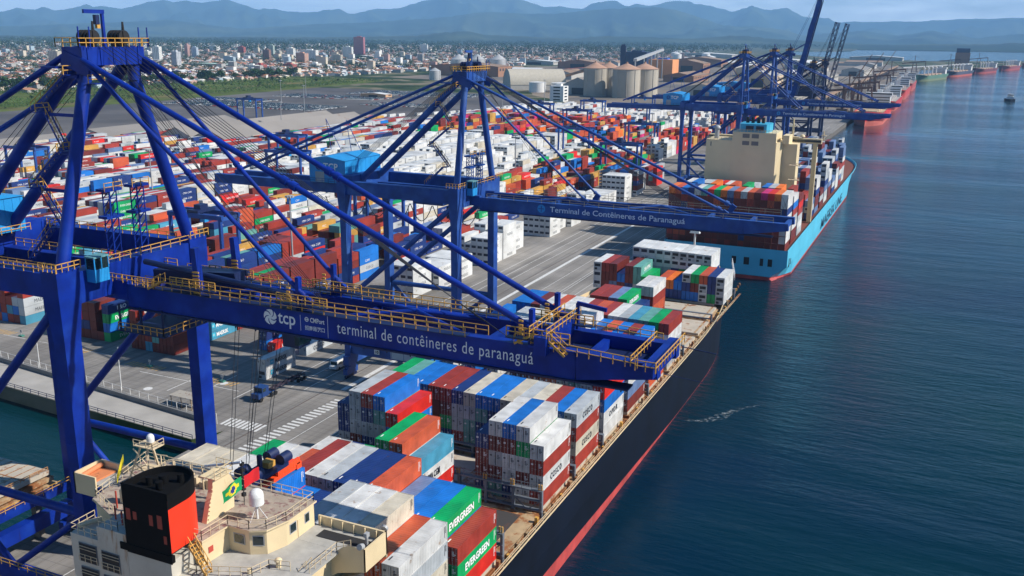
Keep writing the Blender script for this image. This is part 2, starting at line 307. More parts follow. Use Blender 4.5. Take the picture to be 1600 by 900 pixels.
# painted markings
mb = MB(); z = 3.512
mb.box(-128.5, 182, z, -127.2, 1000, z+0.002)
for x in (-113.5, -114.6, -121.0, -108.5): mb.box(x, 20, z, x+0.18, 1000, z+0.002)
for x in (-136.5, -140.5, -144.5): mb.box(x, 178, z, x+0.2, 1000, z+0.002)
for k in range(24): mb.box(-128.4+0.105*k, 141+k*1.5, z, -125.2+0.105*k, 141.75+k*1.5, z+0.002)
for (x, y) in ((-148, 166), (-158, 170), (-166, 163)): mb.box(x, y, z, x+0.25, y+9, z+0.002)
for k in range(9): mb.box(-140.5+1.3*k*0.9, 152.5, z, -139.8+1.3*k*0.9, 156.5, z+0.002)
mb.box(-182, 170.2, z, -150, 170.4, z+0.002); mb.box(-240, 176.2, z, -196, 176.4, z+0.002)
tag(mb.build('road_markings', M_line), kind='structure')
mb = MB()
for x0, y0 in ((-190, 172.5), (-165.5, 172), (-218, 174.5), (-250, 176.5)):
    for k in range(9):
        x = x0+k*1.35; mb._add([(x, y0, z), (x+0.6, y0, z), (x+1.3, y0+3, z), (x+0.7, y0+3, z)], [(0, 1, 2, 3)])
tag(mb.build('yellow_hatch_markings', M_liney), kind='structure')
mb = MB()
for x in (-101.0, -131.5): mb.box(x-0.12, -40, 3.5, x+0.12, 1100, 3.56)
for y in range(160, 1000, 40): mb.box(-112.2, y, 3.513, -105.5, y+0.15, 3.515); mb.box(-126.5, y+13, 3.513, -109.5, y+13.12, 3.515)
tag(mb.build('crane_rails', M_rail), kind='structure')
mb = MB()
for (x, y) in ((-141.5, 182.5), (-171, 162), (-157, 173), (-151, 185), (-186, 160)):
    q = [(x+1.1*cos(2*pi*k/20), y+1.1*sin(2*pi*k/20), 3.514) for k in range(20)]; mb.poly(q)
tag(mb.build('painted_manhole_markings', M_line), kind='structure')
# basin edge: access road parapet and posts
mb = MB()
def _e(x): return 143.2+(-140-x)*0.075
mb._add([(-140, _e(-140)+7.5, 3.51), (-260, _e(-260)+12, 3.51), (-260, _e(-260)+0.4, 3.51), (-140, _e(-140)+0.4, 3.51)], [(0, 1, 2, 3)])
tag(mb.build('basin_edge_road', mat('pale_concrete', (0.36, 0.34, 0.31), 0.85, vary=0.12, vscale=0.2)), kind='structure')
mb = MB()
mb._add([(-141, 151.2, 3.5), (-260, 164.2, 3.5), (-260, 164.7, 3.5), (-141, 151.7, 3.5), (-141, 151.2, 4.7), (-260, 164.2, 4.7), (-260, 164.7, 4.7), (-141, 151.7, 4.7)],
        [(0, 1, 2, 3)[::-1], (4, 5, 6, 7)[::-1], (0, 1, 5, 4)[::-1], (1, 2, 6, 5), (2, 3, 7, 6), (3, 0, 4, 7)])
o = mb.build('parapet_wall', mat('parapet_grey', (0.17, 0.17, 0.17), 0.9, vary=0.1)); tag(o, 'low grey parapet wall beside the pale road along the inner basin', 'wall')
e0 = empty('mesh_fence', (-200, 158, 3.5), 'white posted mesh fence standing along the parapet of the basin road', 'fence')
mb = MB()
for k in range(38):
    t = k/37; x = -141-119*t; y = 152.3+13*t; mb.beam((x, y, 3.5), (x, y, 6.0), 0.10, 0.10)
mb.build('post', M_white, e0)
mb = MB(); mb.beam((-141, 152.3, 5.9), (-260, 165.3, 5.9), 0.05, 0.05); mb.beam((-141, 152.3, 4.6), (-260, 165.3, 4.6), 0.04, 0.04); mb.build('rail', M_white, e0)
e0 = empty('edge_guardrail', (-190, 147, 3.5), 'dark steel guardrail along the water edge of the inner basin', 'guardrail')
mb = MB(); a0 = (-140, _e(-140)+0.3, 3.5); a1 = (-260, _e(-260)+0.3, 3.5); mb.rail([a0, a1], 1.0, 3, 0.10); mb.build('rail', M_bluedk, e0)

# mountains -----------------------------------------------------------
def sky_dir(px, py):
    v = _f+_rt2*((px-800)/1485)-_u2*((py-450)/1485); return v
prof = [(-250, 22), (-120, 10), (-40, 22), (0, 17), (12, 15), (27, 9), (40, 12), (54, 14), (66, 9), (85, 15), (100, 14), (120, 9), (136, 4), (146, 9), (155, 7), (175, 10), (190, 12), (212, 7), (232, 1), (255, -2), (270, 1), (290, -3), (300, 0), (317, 3), (332, 0), (355, -2), (375, 5), (400, 13), (427, 11), (450, 16), (475, 19), (512, 16), (530, 15), (551, 20), (575, 12), (592, 10), (612, 11), (630, 8), (645, 2), (665, -4), (700, -10), (735, -7), (770, -12), (800, -6), (822, 0), (832, 4), (850, 9), (875, 5), (900, 8), (910, 10), (925, 3), (942, 0), (955, -1), (965, 0), (979, 9), (995, 3), (1012, 5), (1030, 4), (1045, 0), (1060, -2), (1075, 0), (1087, 5), (1105, 6), (1130, 12), (1145, 16), (1160, 10), (1177, 6), (1200, 10), (1212, 11), (1229, 10), (1242, 16), (1257, 24), (1275, 25), (1295, 26), (1305, 32), (1350, 32), (1412, 31), (1475, 30), (1537, 27), (1575, 26), (1640, 25), (1750, 30), (1900, 24)]
prof2 = [(-250, 40), (0, 40), (150, 35), (260, 30), (380, 44), (520, 36), (640, 30), (760, 18), (860, 20), (930, 12), (1000, 10), (1025, 9), (1050, 12), (1065, 16), (1100, 27), (1130, 38), (1160, 41), (1180, 40), (1225, 46), (1260, 55), (1300, 50), (1350, 48), (1400, 55), (1430, 52), (1452, 47), (1480, 52), (1530, 60), (1550, 56), (1600, 52), (1750, 50), (1900, 52)]
prof3 = [(-250, 56), (0, 55), (200, 57), (500, 58), (640, 56), (700, 50), (730, 48), (760, 54), (900, 60), (940, 56), (1000, 57), (1080, 60), (1150, 55), (1230, 62), (1300, 66), (1350, 69), (1400, 70), (1460, 69), (1560, 69), (1572, 67), (1600, 67), (1750, 70), (1900, 66)]
def ridge(name, prof, dist, base_off, depth, amp, seed, material):
    rr = random.Random(seed); from mathutils import noise
    xs = []; 
    px = prof[0][0]
    while px <= prof[-1][0]:
        for i in range(len(prof)-1):
            if prof[i][0] <= px <= prof[i+1][0]:
                t = (px-prof[i][0])/(prof[i+1][0]-prof[i][0]); t = t*t*(3-2*t)*0.5+t*0.5; y = prof[i][1]*(1-t)+prof[i+1][1]*t; break
        xs.append((px, y+noise.noise(Vector((px*0.11, seed, 0)))*1.3)); px += 5
    rows = 26; vs = []; fs = []
    for i, (px, y) in enumerate(xs):
        v = sky_dir(px, y); hd = hypot(v.x, v.y); ux, uy = v.x/hd, v.y/hd; H = CAMZ+dist*v.z/hd
        for j in range(rows):
            t = j/(rows-1)                 # 0 foot near .. crest at 0.6 .. back foot
            d = dist-depth*(0.62-t) if True else 0
            k = t/0.62 if t <= 0.62 else (1-t)/0.38
            z = 3+(H-3)*(k**1.25)
            nz = noise.fractal(Vector((ux*dist*0.0007+7, uy*dist*0.0007+d*0.0006, seed)), 0.9, 2.1, 6)
            z += nz*amp*(H)*min(1, k*(1.0-k)*4+0.03)
            g = abs(noise.noise(Vector((px*0.022+seed, d*0.00018, 3.1)))); z -= g*amp*1.1*H*(k*(1-k)*4) if k < 1 else 0
            if k < 0.999: z = min(z, 3+(CAMZ+(H-CAMZ)*0.97-3))
            vs.append((ux*d, uy*d, max(z, -5)))
    nn = len(xs)
    for i in range(nn-1):
        for j in range(rows-1): fs.append((i*rows+j, (i+1)*rows+j, (i+1)*rows+j+1, i*rows+j+1))
    mb = MB(); mb._add(vs, fs, 0, True); tag(mb.build(name, material), kind='structure')
M_mt = mat('forested_mountain', (0.025, 0.045, 0.03), 0.95, spec=0.05, vary=0.45, vscale=0.0012, col2=(0.05, 0.065, 0.035), c2scale=0.0006)
ridge('mountains', prof, 26000, 0, 13000, 0.42, 3, M_mt)
ridge('foothills', prof2, 17500, 0, 7000, 0.38, 11, M_mt)
ridge('low_hills', prof3, 10500, 0, 3500, 0.2, 23, M_mt)
# ================================================================ CONTAINERS
TH = 2.68   # tier pitch
def cont_meshes(L=12.19, H=2.66):
    """corrugated steel box: local origin at the lower corner (seaward-inland, near end). returns body, door leaf, rods, fittings"""
    W = 2.42
    def corr(n, a, b, dep):
        out = []; st = (b-a)/n
        for k in range(n):
            x = a+st*k; out += [(x, 0), (x+st*0.25, 0), (x+st*0.5, dep), (x+st*0.75, dep)]
        out.append((b, 0)); return out
    mb = MB(); f = 0.09
    pr = corr(30, 0.12, L-0.12, 0.05)
    for x0, sg in ((0.03, 1), (W-0.03, -1)):
        vs = [(x0+sg*d, y, f) for y, d in pr]+[(x0+sg*d, y, H-f) for y, d in pr]; n_ = len(pr)
        mb._add(vs, [((i, i+1, n_+i+1, n_+i) if sg < 0 else (i+1, i, n_+i, n_+i+1)) for i in range(n_-1)])
    pr = corr(24, 0.12, L-0.12, 0.02)
    vs = [(0.04, y, H-0.02-d) for y, d in pr]+[(W-0.04, y, H-0.02-d) for y, d in pr]; n_ = len(pr)
    mb._add(vs, [(i, n_+i, n_+i+1, i+1) for i in range(n_-1)])
    mb.box(0.04, 0.04, 0.05, W-0.04, L-0.04, 0.08)
    mb.box(0.03, L-0.06, 0.05, W-0.03, L-0.03, H-0.03)          # front wall
    for x in (0, W-0.12):
        for y in (0, L-0.12): mb.box(x, y, 0, x+0.12, y+0.12, H)
    for x in (0, W-0.07):
        mb.box(x, 0.12, 0, x+0.07, L-0.12, 0.12); mb.box(x, 0.12, H-0.10, x+0.07, L-0.12, H)
    for y in (0, L-0.08): mb.box(0.12, y, 0, W-0.12, y+0.08, 0.12); mb.box(0.12, y, H-0.13, W-0.12, y+0.08, H)
    d = MB(); d.box(0.13, 0.03, 0.13, W/2-0.01, 0.07, H-0.14)
    for z in (0.55, 1.1, 1.65, 2.2): d.box(0.25, 0.015, z-0.03, W/2-0.1, 0.03, z+0.03)
    r = MB()
    for x in (0.42, 0.98): r.tube((x, -0.02, 0.06), (x, -0.02, H-0.06), 0.025, n=5); r.box(x-0.12, -0.03, 1.0, x+0.22, 0.0, 1.06); 
    for x in (0.42, 0.98):
        for z in (0.12, 0.75, 1.9, H-0.16): r.box(x-0.06, -0.02, z-0.05, x+0.06, 0.02, z+0.05)
    return mb, d, r
def reefer_extra(H=2.66):
    W = 2.42; u = MB(); u.box(0.14, 0.0, 0.14, W-0.14, 0.05, H-0.14)
    g = MB(); g.box(0.32, -0.03, 1.25, W-0.32, 0.0, 2.1); g.box(0.3, -0.03, 0.25, 1.1, 0.0, 0.9)
    k = MB()
    for t in range(16): pass
    q = [(W*0.62+0.36*cos(2*pi*t/16), -0.045, 1.68+0.36*sin(2*pi*t/16)) for t in range(16)]; k.poly(q)
    return u, g, k
_mbB, _mbD, _mbR = cont_meshes()
_mbU, _mbG, _mbK = reefer_extra()
_mb20, _, _ = cont_meshes(L=6.06)
_MC = {}
def cmesh(kind, c):
    k = (kind, c)
    if k not in _MC:
        src = dict(body=_mbB, door=_mbD, rod=_mbR, unit=_mbU, grille=_mbG, fan=_mbK, body20=_mb20)[kind]
        mm = dict(rod=M_rod, grille=M_door_dark, fan=M_black).get(kind) or (CM[c])
        _MC[k] = src.build('body' if kind.startswith('body') else kind, mm, mesh_only=True)
    return _MC[k]
def mk(name, me, parent, loc=(0, 0, 0)):
    o = bpy.data.objects.new(name, me); COL.objects.link(o); o.parent = parent; o.location = loc; return o
LOGOS = {'W': ['MAERSK', 'MAERSK', 'COSCO', ''], 'Y': ['MAERSK', 'MAERSK', 'COSCO', ''], 'F': ['MAERSK', 'MAERSK', ''], 'C': ['COSCO', 'OOCL', ''], 'G': ['EVERGREEN'], 'T': ['CHINA SHIPPING'],
         'N': ['CMA CGM', 'CMA CGM', 'P&O'], 'B': ['', 'CSAV', ''], 'E': ['HAMBURG SÜD', 'HAMBURG SÜD', 'K LINE'], 'O': ['', 'tex', ''], 'R': ['', 'TRITON', ''], 'D': [''], 'A': ['MSC', 'MSC', ''], 'J': ['Hapag-Lloyd', ''], 'M': ['ONE'], 'L': ['MAERSK', ''], 'S': ['', 'CMA CGM']}
_LM = {}
def logo_mesh(txt, ink, small=False):
    k = (txt, ink, small)
    if k in _LM: return _LM[k]
    mb = MB(); size = 1.55 if not small else 0.8; X = 2.423
    y0 = 3.2
    if txt == 'MAERSK':
        mb.box(X-0.01, 2.0, 0.75, X+0.005, 3.35, 2.0, 1)
        for a in range(7): t = 2*pi*a/7+pi/2; mb.poly([(X+0.01, 2.68+0.5*cos(t), 1.38+0.5*sin(t)), (X+0.01, 2.68+0.14*cos(t+2.7), 1.38+0.14*sin(t+2.7)), (X+0.01, 2.68+0.14*cos(t-2.7), 1.38+0.14*sin(t-2.7))], 2)
        y0 = 3.8
    w = {'EVERGREEN': 7.6, 'MAERSK': 4.9, 'COSCO': 5.0, 'HAMBURG SÜD': 6.2, 'CHINA SHIPPING': 6.6, 'CMA CGM': 4.2, 'TRITON': 2.6, 'OOCL': 3.8, 'Hapag-Lloyd': 5.0, 'OPDR': 5.2}.get(txt, 1.1*len(txt)*size/1.5)
    if txt == 'EVERGREEN': y0 = 2.2
    text_on(mb, txt, size, (X+0.006, y0, 0.72), (0, 1, 0), (0, 0, 1), 0, bold=0.045 if txt != 'EVERGREEN' else 0.05, spacing=1.35 if txt in ('COSCO', 'OPDR') else 1.0, width=w, res=2)
    _LM[k] = mb.build('lettering', [M_letter if ink == 'w' else M_letblk, M_cyan, M_letter], mesh_only=True); return _LM[k]
def ink_of(c): return 'b' if c in 'WYFCT' and c != 'T' else 'w'
_MK = {}
def mark_mesh(ink):
    if ink not in _MK:
        mb = MB(); q_ = random.Random(3)
        for k in range(9): z = 2.2-k*0.17; mb.box(2.42, 11.35, z, 2.428, 11.35+0.16, z+0.11)
        for k in range(5): mb.box(2.42, 11.62, 2.2-k*0.2, 2.428, 11.62+q_.uniform(0.1, 0.3), 2.3-k*0.2)
        for k in range(4): mb.box(1.55, -0.028, 1.95-k*0.2, 1.55+q_.uniform(0.3, 0.7), -0.022, 2.06-k*0.2)
        mb.box(0.25, -0.028, 1.7, 0.6, -0.022, 2.0); mb.box(0.3, 1.0, 2.662, 0.5, 1.9, 2.668)
        _MK[ink] = mb.build('marking', M_letter if ink == 'w' else M_letblk, mesh_only=True)
    return _MK[ink]
def make_container(x, y, z, c, label, group, near=2, logo=None, patches=None, short=False):
    """x = inland edge, y = near end, z = bottom; long side along +Y"""
    vert = (near == 0)
    if near == 0:
        o = mk('shipping_container', cmesh('body20' if short else 'body', c), None, (x, y, z)); 
    else:
        o = bpy.data.objects.new('shipping_container', None); COL.objects.link(o); o.location = (x, y, z); o.empty_display_size = 0.1
        mk('box_shell', cmesh('body20' if short else 'body', c), o)
        if c == 'F':
            mk('cooling_unit', cmesh('unit', 'Y'), o); mk('intake_grille', cmesh('grille', c), o); mk('fan', cmesh('fan', c), o)
        elif near == 2:
            for sx in (0, 1):
                d = mk('door', cmesh('door', c), o, (sx*1.2, 0, 0)); mk('locking_rods', cmesh('rod', c), d, (0, 0, 0))
        else:
            mk('door', cmesh('door', c), o); mk('door', cmesh('door', c), o, (1.2, 0, 0))
        if near == 2: mk('marking', mark_mesh(ink_of(c)), o)
        if logo: mk('lettering', logo_mesh(logo, ink_of(c)), o)
    tag(o, label, 'container', group)
    WL[o.name] = Vector((x, y, z))
    return o
ORD = ['first', 'second', 'third', 'fourth', 'fifth', 'sixth', 'seventh', 'eighth', 'ninth', 'tenth', 'eleventh', 'twelfth', 'thirteenth', 'fourteenth', 'fifteenth', 'sixteenth', 'seventeenth', 'eighteenth', 'nineteenth', 'twentieth']
def ordw(i): return ORD[i] if i < 20 else ('twenty-'+ORD[i-20] if i < 29 else 'thirty-'+ORD[(i-29) % 9])

SHIP = [  # bay by bay from the bridge forward; column 0 is the seaward one; number of tiers, then colours from the top down
 ['5WYC', '5O', '6CWY', '6WY', '6WY', '6YY', '5B', '5N', '5B', '6BE', '5R', '6WY', '6WC', '6CY', '6C', '6C'],
 ['3RGE', '4GB', '4BN', '4BR', '4S', '5OR', '5N', '5N', '5Y', '5W', '5R', '4O', '4O', '4W', '4W', '4G'],
 ['0', '0', '0', '0', '0', '0', '4LWE', '5O', '5G', '2', '2', '2', '2', '2', '2', '2'],
 ['4WRWR', '5WGWD', '5BDWW', '5WDYD', '4NDDN', '0', '0', '0', '0', '0', '0', '4EBY', '5BTY', '5RNY', '5YYY', '4NNY'],
 ['4YRCR', '4B', '4R', '4C', '4Y', '4C', '4BND', '4BTN', '4CYT', '4NYY', '4RDG', '4RDD', '4BND', '4BN', '4T', '4G'],
 ['4EBWW', '4W', '4T', '4Y', '4O', '4R', '4R', '4D', '3W', '4W', '3B', '4B', '3Y', '4W', '3R', '3B'],
 ['3W', '3B', '3R', '4C', '4Y', '4W', '3B', '3R', '4R', '3W', '4B', '4O', '4B', '4W', '3N', '3B'],
 ['1', '4B', '4R', '4B', '4O', '4B', '5WW', '5W', '3B', '4Y', '4W', '4C', '4W', '4Y', '3R', '4B'],
 ['4RW', '4G', '4T', '4L', '4Y', '4W', '4R', '4O', '4R', '4W', '4W', '4O', '4W', '4D', '4B', '4B'],
 ['0', '0', '0', '0', '2S', '3NR', '4G', '4S', '4R', '4R', '0', '0', '0', '0', '0', '0'],
 ['0', '0', '0', '0', '0', '4W', '4W', '3W', '0', '0', '0', '0', '0', '0', '0', '0'],
 ['0', '0', '0', '0', '0', '0', '0', '0', '0', '0', '0', '0', '0', '0', '0', '0'],
 ['3FFF', '3NNG', '3OFF', '3GDB', '3FNB', '2BN', '2JN', '2OB', '1', '2GT', '3TT', '3DD', '2B', '3DD', '3RD', '3FFF'],
 ['0', '0', '0', '4FF', '4FF', '4FF', '4FF', '4FF', '4FF', '4FF', '4FF', '4FF', '4FF', '0', '0', '0'],
]
rr = random.Random(5)
PALD = 'NNDDDRRBYYTGSOWN'
cands = []   # (distance, x, y, z, colour, label, group, logo, near_hint)
solid = []   # leftovers -> one stuff mesh
XR = -53.7
SLOGO = {(1, 1, 3): 'EVERGREEN', (1, 0, 1): 'EVERGREEN', (3, 0, 1): 'COSCO', (4, 0, 3): 'COSCO', (4, 0, 1): 'COSCO', (5, 0, 1): 'OPDR', (2, 6, 2): 'CMA CGM', (12, 10, 2): 'CHINA SHIPPING', (9, 6, 3): 'EVERGREEN'}
def cols_of(s, base=PALD):
    n = int(s[0]); c = list(s[1:])
    while len(c) < n: c.append(rr.choice(base))
    return c[:n][::-1]          # bottom .. top
ship_c = [[cols_of(s) for s in bay] for bay in SHIP]
for b, bay in enumerate(ship_c):
    y = 86.6+15*b
    for k, st in enumerate(bay):
        x = XR-2.5*k-2.46; n_ = len(st); base = 13+0.05*k
        front = len(ship_c[b-1][k]) if b and b not in (3,) else 0
        side = len(bay[k-1]) if k else 0
        gapfront = (b in (1, 2, 3, 4, 9, 12, 13))
        for t, c in enumerate(st):
            vis = t == n_-1 or t >= side or (t >= front-1 if gapfront or t >= front else False)
            if b == 0: vis = t == n_-1 or t >= side
            z = base+t*TH
            lab = '%s container, %s tier, %s row from seaward rail, %s bay ahead of bridge' % (CNAME[c], ordw(t), ordw(k), ordw(b))
            if vis:
                d = sqrt(x*x+y*y+(z-88)**2)-(8 if t == n_-1 else 0)
                cands.append((d, x, y, z, c, lab, 'containers stacked on the near ship', SLOGO.get((b, k, t), ''), b))
            else: solid.append((x, y, z, c, 12.19))

# --- yard: blocks of stacks, long sides along +Y
rr = random.Random(21)
BL = [(-152, 6), (-183, 6), (-207, 6), (-242, 8), (-272, 7), (-302, 7), (-332, 7), (-362, 7), (-392, 7), (-422, 7), (-452, 7), (-482, 7), (-512, 7), (-542, 7), (-572, 7), (-602, 7)]
MIX = 'RRRRDDDDOOENNNBAAGTWWWYYYLSDR'
FRONT = 'RRRRDDDDOENNNNBAGTYRDDLDN'
LEFTM = 'WWWWWWWYYYYRRRRDDDENNOBGACS'
def zone(x, y):
    if x > -160: return 'F' if y < 480 else MIX
    if y < 330 and x > -300: return FRONT
    if x > -222 and 440 < y < 640: return 'RRRODAAABENRODWG'
    if x > -365 and 425 < y < 690: return 'WWWWCWWWYFFFFFFFYWWC'
    if x > -420 and 690 <= y < 870: return 'RRRROOODDAABENWGYJRM'
    if x > -200 and y >= 870: return 'RRDOEAN'
    if x > -430 and y >= 870: return 'WWWWCWYWFWWR'
    return LEFTM
SHEDS = [(-545, -470, 540, 740), (-615, -560, 520, 680), (-625, -575, 430, 510)]
yard = {}
for bi, (xr, nc) in enumerate(BL):
    y = {0: 262, 1: 183.5, 2: 184.5, 3: 185.5}.get(bi, 186+0.078*(-xr-242))
    yend = 1040 if xr > -440 else (760 if xr > -560 else 520)
    if bi == 0: yend = 560
    row = 0; h0 = 4
    while y < yend:
        z_ = zone(xr, y); blk = int(y/92)
        gap = (row % 9 == 8)
        if gap: y += 9
        dens = 0.93
        if bi == 0: dens = 1.0; h0 = 4 if row % 4 < 2 else 3
        h0 = min(5, max(2, h0+rr.choice((-1, 0, 0, 1))))
        for k in range(nc):
            if any(x0 < xr-2.55*k < x1 and y0 < y < y1 for x0, x1, y0, y1 in SHEDS): continue
            h = max(1, min(5, h0+rr.choice((-1, -1, 0, 0, 0, 1)))) if rr.random() < dens else rr.choice((0, 1))
            if bi == 0: h = 0 if (row % 4 == 3 or (k == 0 and row % 3 == 0)) else h0-(1 if rr.random() < 0.15 else 0)
            if z_[0] == 'W' and xr < -235: h = max(1, min(4, h))
            if bi == 0 and k == 5: h = 0
            base = rr.choice(z_) if (k % 2 == 0 or rr.random() < 0.3) else base
            col = [rr.choice(z_) if rr.random() < 0.42 else base for _ in range(h)]
            yard[(bi, row, k)] = (xr-2.55*k-2.44, y, col)
        y += 12.9; row += 1
extra_yard = [  # single boxes standing on the apron lane
 (-151.4, 179.3, ['F', 'W'], 'MAERSK'), (-166, 198, ['B', 'N'], 'P&O'), (-162.5, 197, ['E'], 'HAMBURG SÜD'), (-163, 211, ['O'], ''), (-153.5, 199.0, ['Y'], 'COSCO'), (-156.3, 204, ['C'], ''), (-168.8, 214, ['Y', 'W'], 'MAERSK'), (-160, 226, ['D'], ''), (-169, 229, ['R', 'O'], '')]
for (bi, row, k), (x, y, col) in yard.items():
    side = len(yard.get((bi, row, k-1), (0, 0, []))[2]) if k else 0
    front = len(yard.get((bi, row-1, k), (0, 0, []))[2]) if row and row % 9 else 0
    for t, c in enumerate(col):
        vis = t == len(col)-1 or t >= side or t >= front
        z = 3.55+t*TH
        if not vis: continue
        lab = '%s container, %s tier, %s row of %s yard block, %s slot back' % (CNAME[c], ordw(t), ordw(k), ordw(bi), ordw(row))
        d = sqrt(x*x+y*y+(z-88)**2)
        cands.append((d, x, y, z, c, lab, 'containers stacked in the yard', rr.choice(LOGOS[c]) if t >= side else '', 99))
for i, (x, y, col, lg) in enumerate(extra_yard):
    for t, c in enumerate(col):
        lab = '%s container, %s tier up, %s of the loose boxes beside the truck lane' % (CNAME[c], ordw(t), ordw(i))
        cands.append((100, x, y, 3.55+t*TH, c, lab, 'loose containers beside the truck lane', lg, 98))
for k in range(34):
    t_ = k/34; x = -640+185*t_**0.8; y = 705+345*t_; cands.append((2000+k, x, y, 3.55, 'W', '', '', '', 99)) if k % 9 else None
cands.sort(key=lambda q: q[0])
NIND = 318
for i, (d, x, y, z, c, lab, grp, lg, hint) in enumerate(cands[:NIND]):
    make_container(x, y, z, c, lab, grp, near=2 if d < 215 else 1, logo=lg or None)
far = cands[NIND:]

# --- the large light blue ship further along: bays of boxes (all beyond the nearest 300: kept in the one mass)
rr = random.Random(9)
MK = 'RRDDOJBYYYWTSNAGE'
def mk_bay(y, x0, x1, h0, zb, pal=MK, tops=None, jit=(-1, 0, 0, 0, 1)):
    x = x1-2.46; k = 0
    while x > x0-0.1:
        h = max(1, h0+rr.choice(jit)+(0 if k > 4 or y < 420 else rr.choice((-3, -2, -1, 0, 0))))
        for t in range(h):
            c = rr.choice(pal)
            if t == h-1 and tops: c = tops[k % len(tops)]
            if k == 0 and rr.random() < 0.3: c = 'W'
            far.append((0, x+1.7, y-14, zb+1.4+t*TH, c, '', '', '', 50))
        x -= 2.5; k += 1
mk_bay(371, -97.5, -52.5, 8, 9.5, 'DDRDDRDDNDOD', 'OJEMDOYOSJGETWNB', (0,))
mk_bay(386, -97.5, -52.5, 8, 9.5, 'DDRDDRNYGOJB', 'EOJYYBWGRO', (0, 0, 0, -1))
mk_bay(401, -97.5, -52.5, 7, 10, MK, 'DROWEBYY', (-1, 0, 0))
for yy, h in ((438, 6), (453, 7), (470, 5), (485, 8), (500, 7), (517, 6), (532, 8), (547, 8), (562, 7), (577, 7), (592, 7), (607, 7), (622, 6)):
    xx = -52.5-(max(0, yy-560)*0.12); mk_bay(yy, -95+(max(0, yy-560)*0.2), xx, h, 10.5, 'SSNYDYSNDRSYD', None, (-2, -1, 0, 0))
mb = MB(); keys = sorted(_cc); ki = {k: i for i, k in enumerate(keys)}; nk = len(keys)
hb = mb
for (d, x, y, z, c, lab, grp, lg, hint) in far:
    hb.box(x, y, z, x+2.42, y+12.19, z+2.62, ki[c])
    if y < 800 and (c == 'F' or (c in 'WY' and y > 420)): hb.box(x+0.3, y-0.03, z+1.2, x+2.1, y-0.003, z+2.15, nk+1)
    if y < 520 and lg and c in 'WYF' and hint == 99: text_on(hb, lg, 1.5, (x+2.43, y+3.6, z+0.65), (0, 1, 0), (0, 0, 1), nk+1, res=1, width=5)
    elif y < 520 and lg and hint == 99 and lg != 'CHINA SHIPPING': text_on(hb, lg, 1.3, (x+2.43, y+3.2, z+0.7), (0, 1, 0), (0, 0, 1), nk, res=1)
for (x, y, z, c, L) in solid: hb.box(x, y, z, x+2.42, y+L, z+2.62, ki[c])
for i in range(len(_cc)): pass
stuff_mats = [mat('bulk_paint_'+k, _cc[k], 0.55, vary=0.25, vscale=0.12, rust=0.3 if k in 'WCYF' else 0.2, rscale=0.4, rustcol=(0.30, 0.22, 0.14) if k in 'WCYF' else (0.12, 0.06, 0.04)) for k in keys]
o = mb.build('stacked_containers', stuff_mats+[M_letter, M_letblk]); tag(o, 'countless further containers stacked over the yard and on the ships beyond', 'containers', kind='stuff')
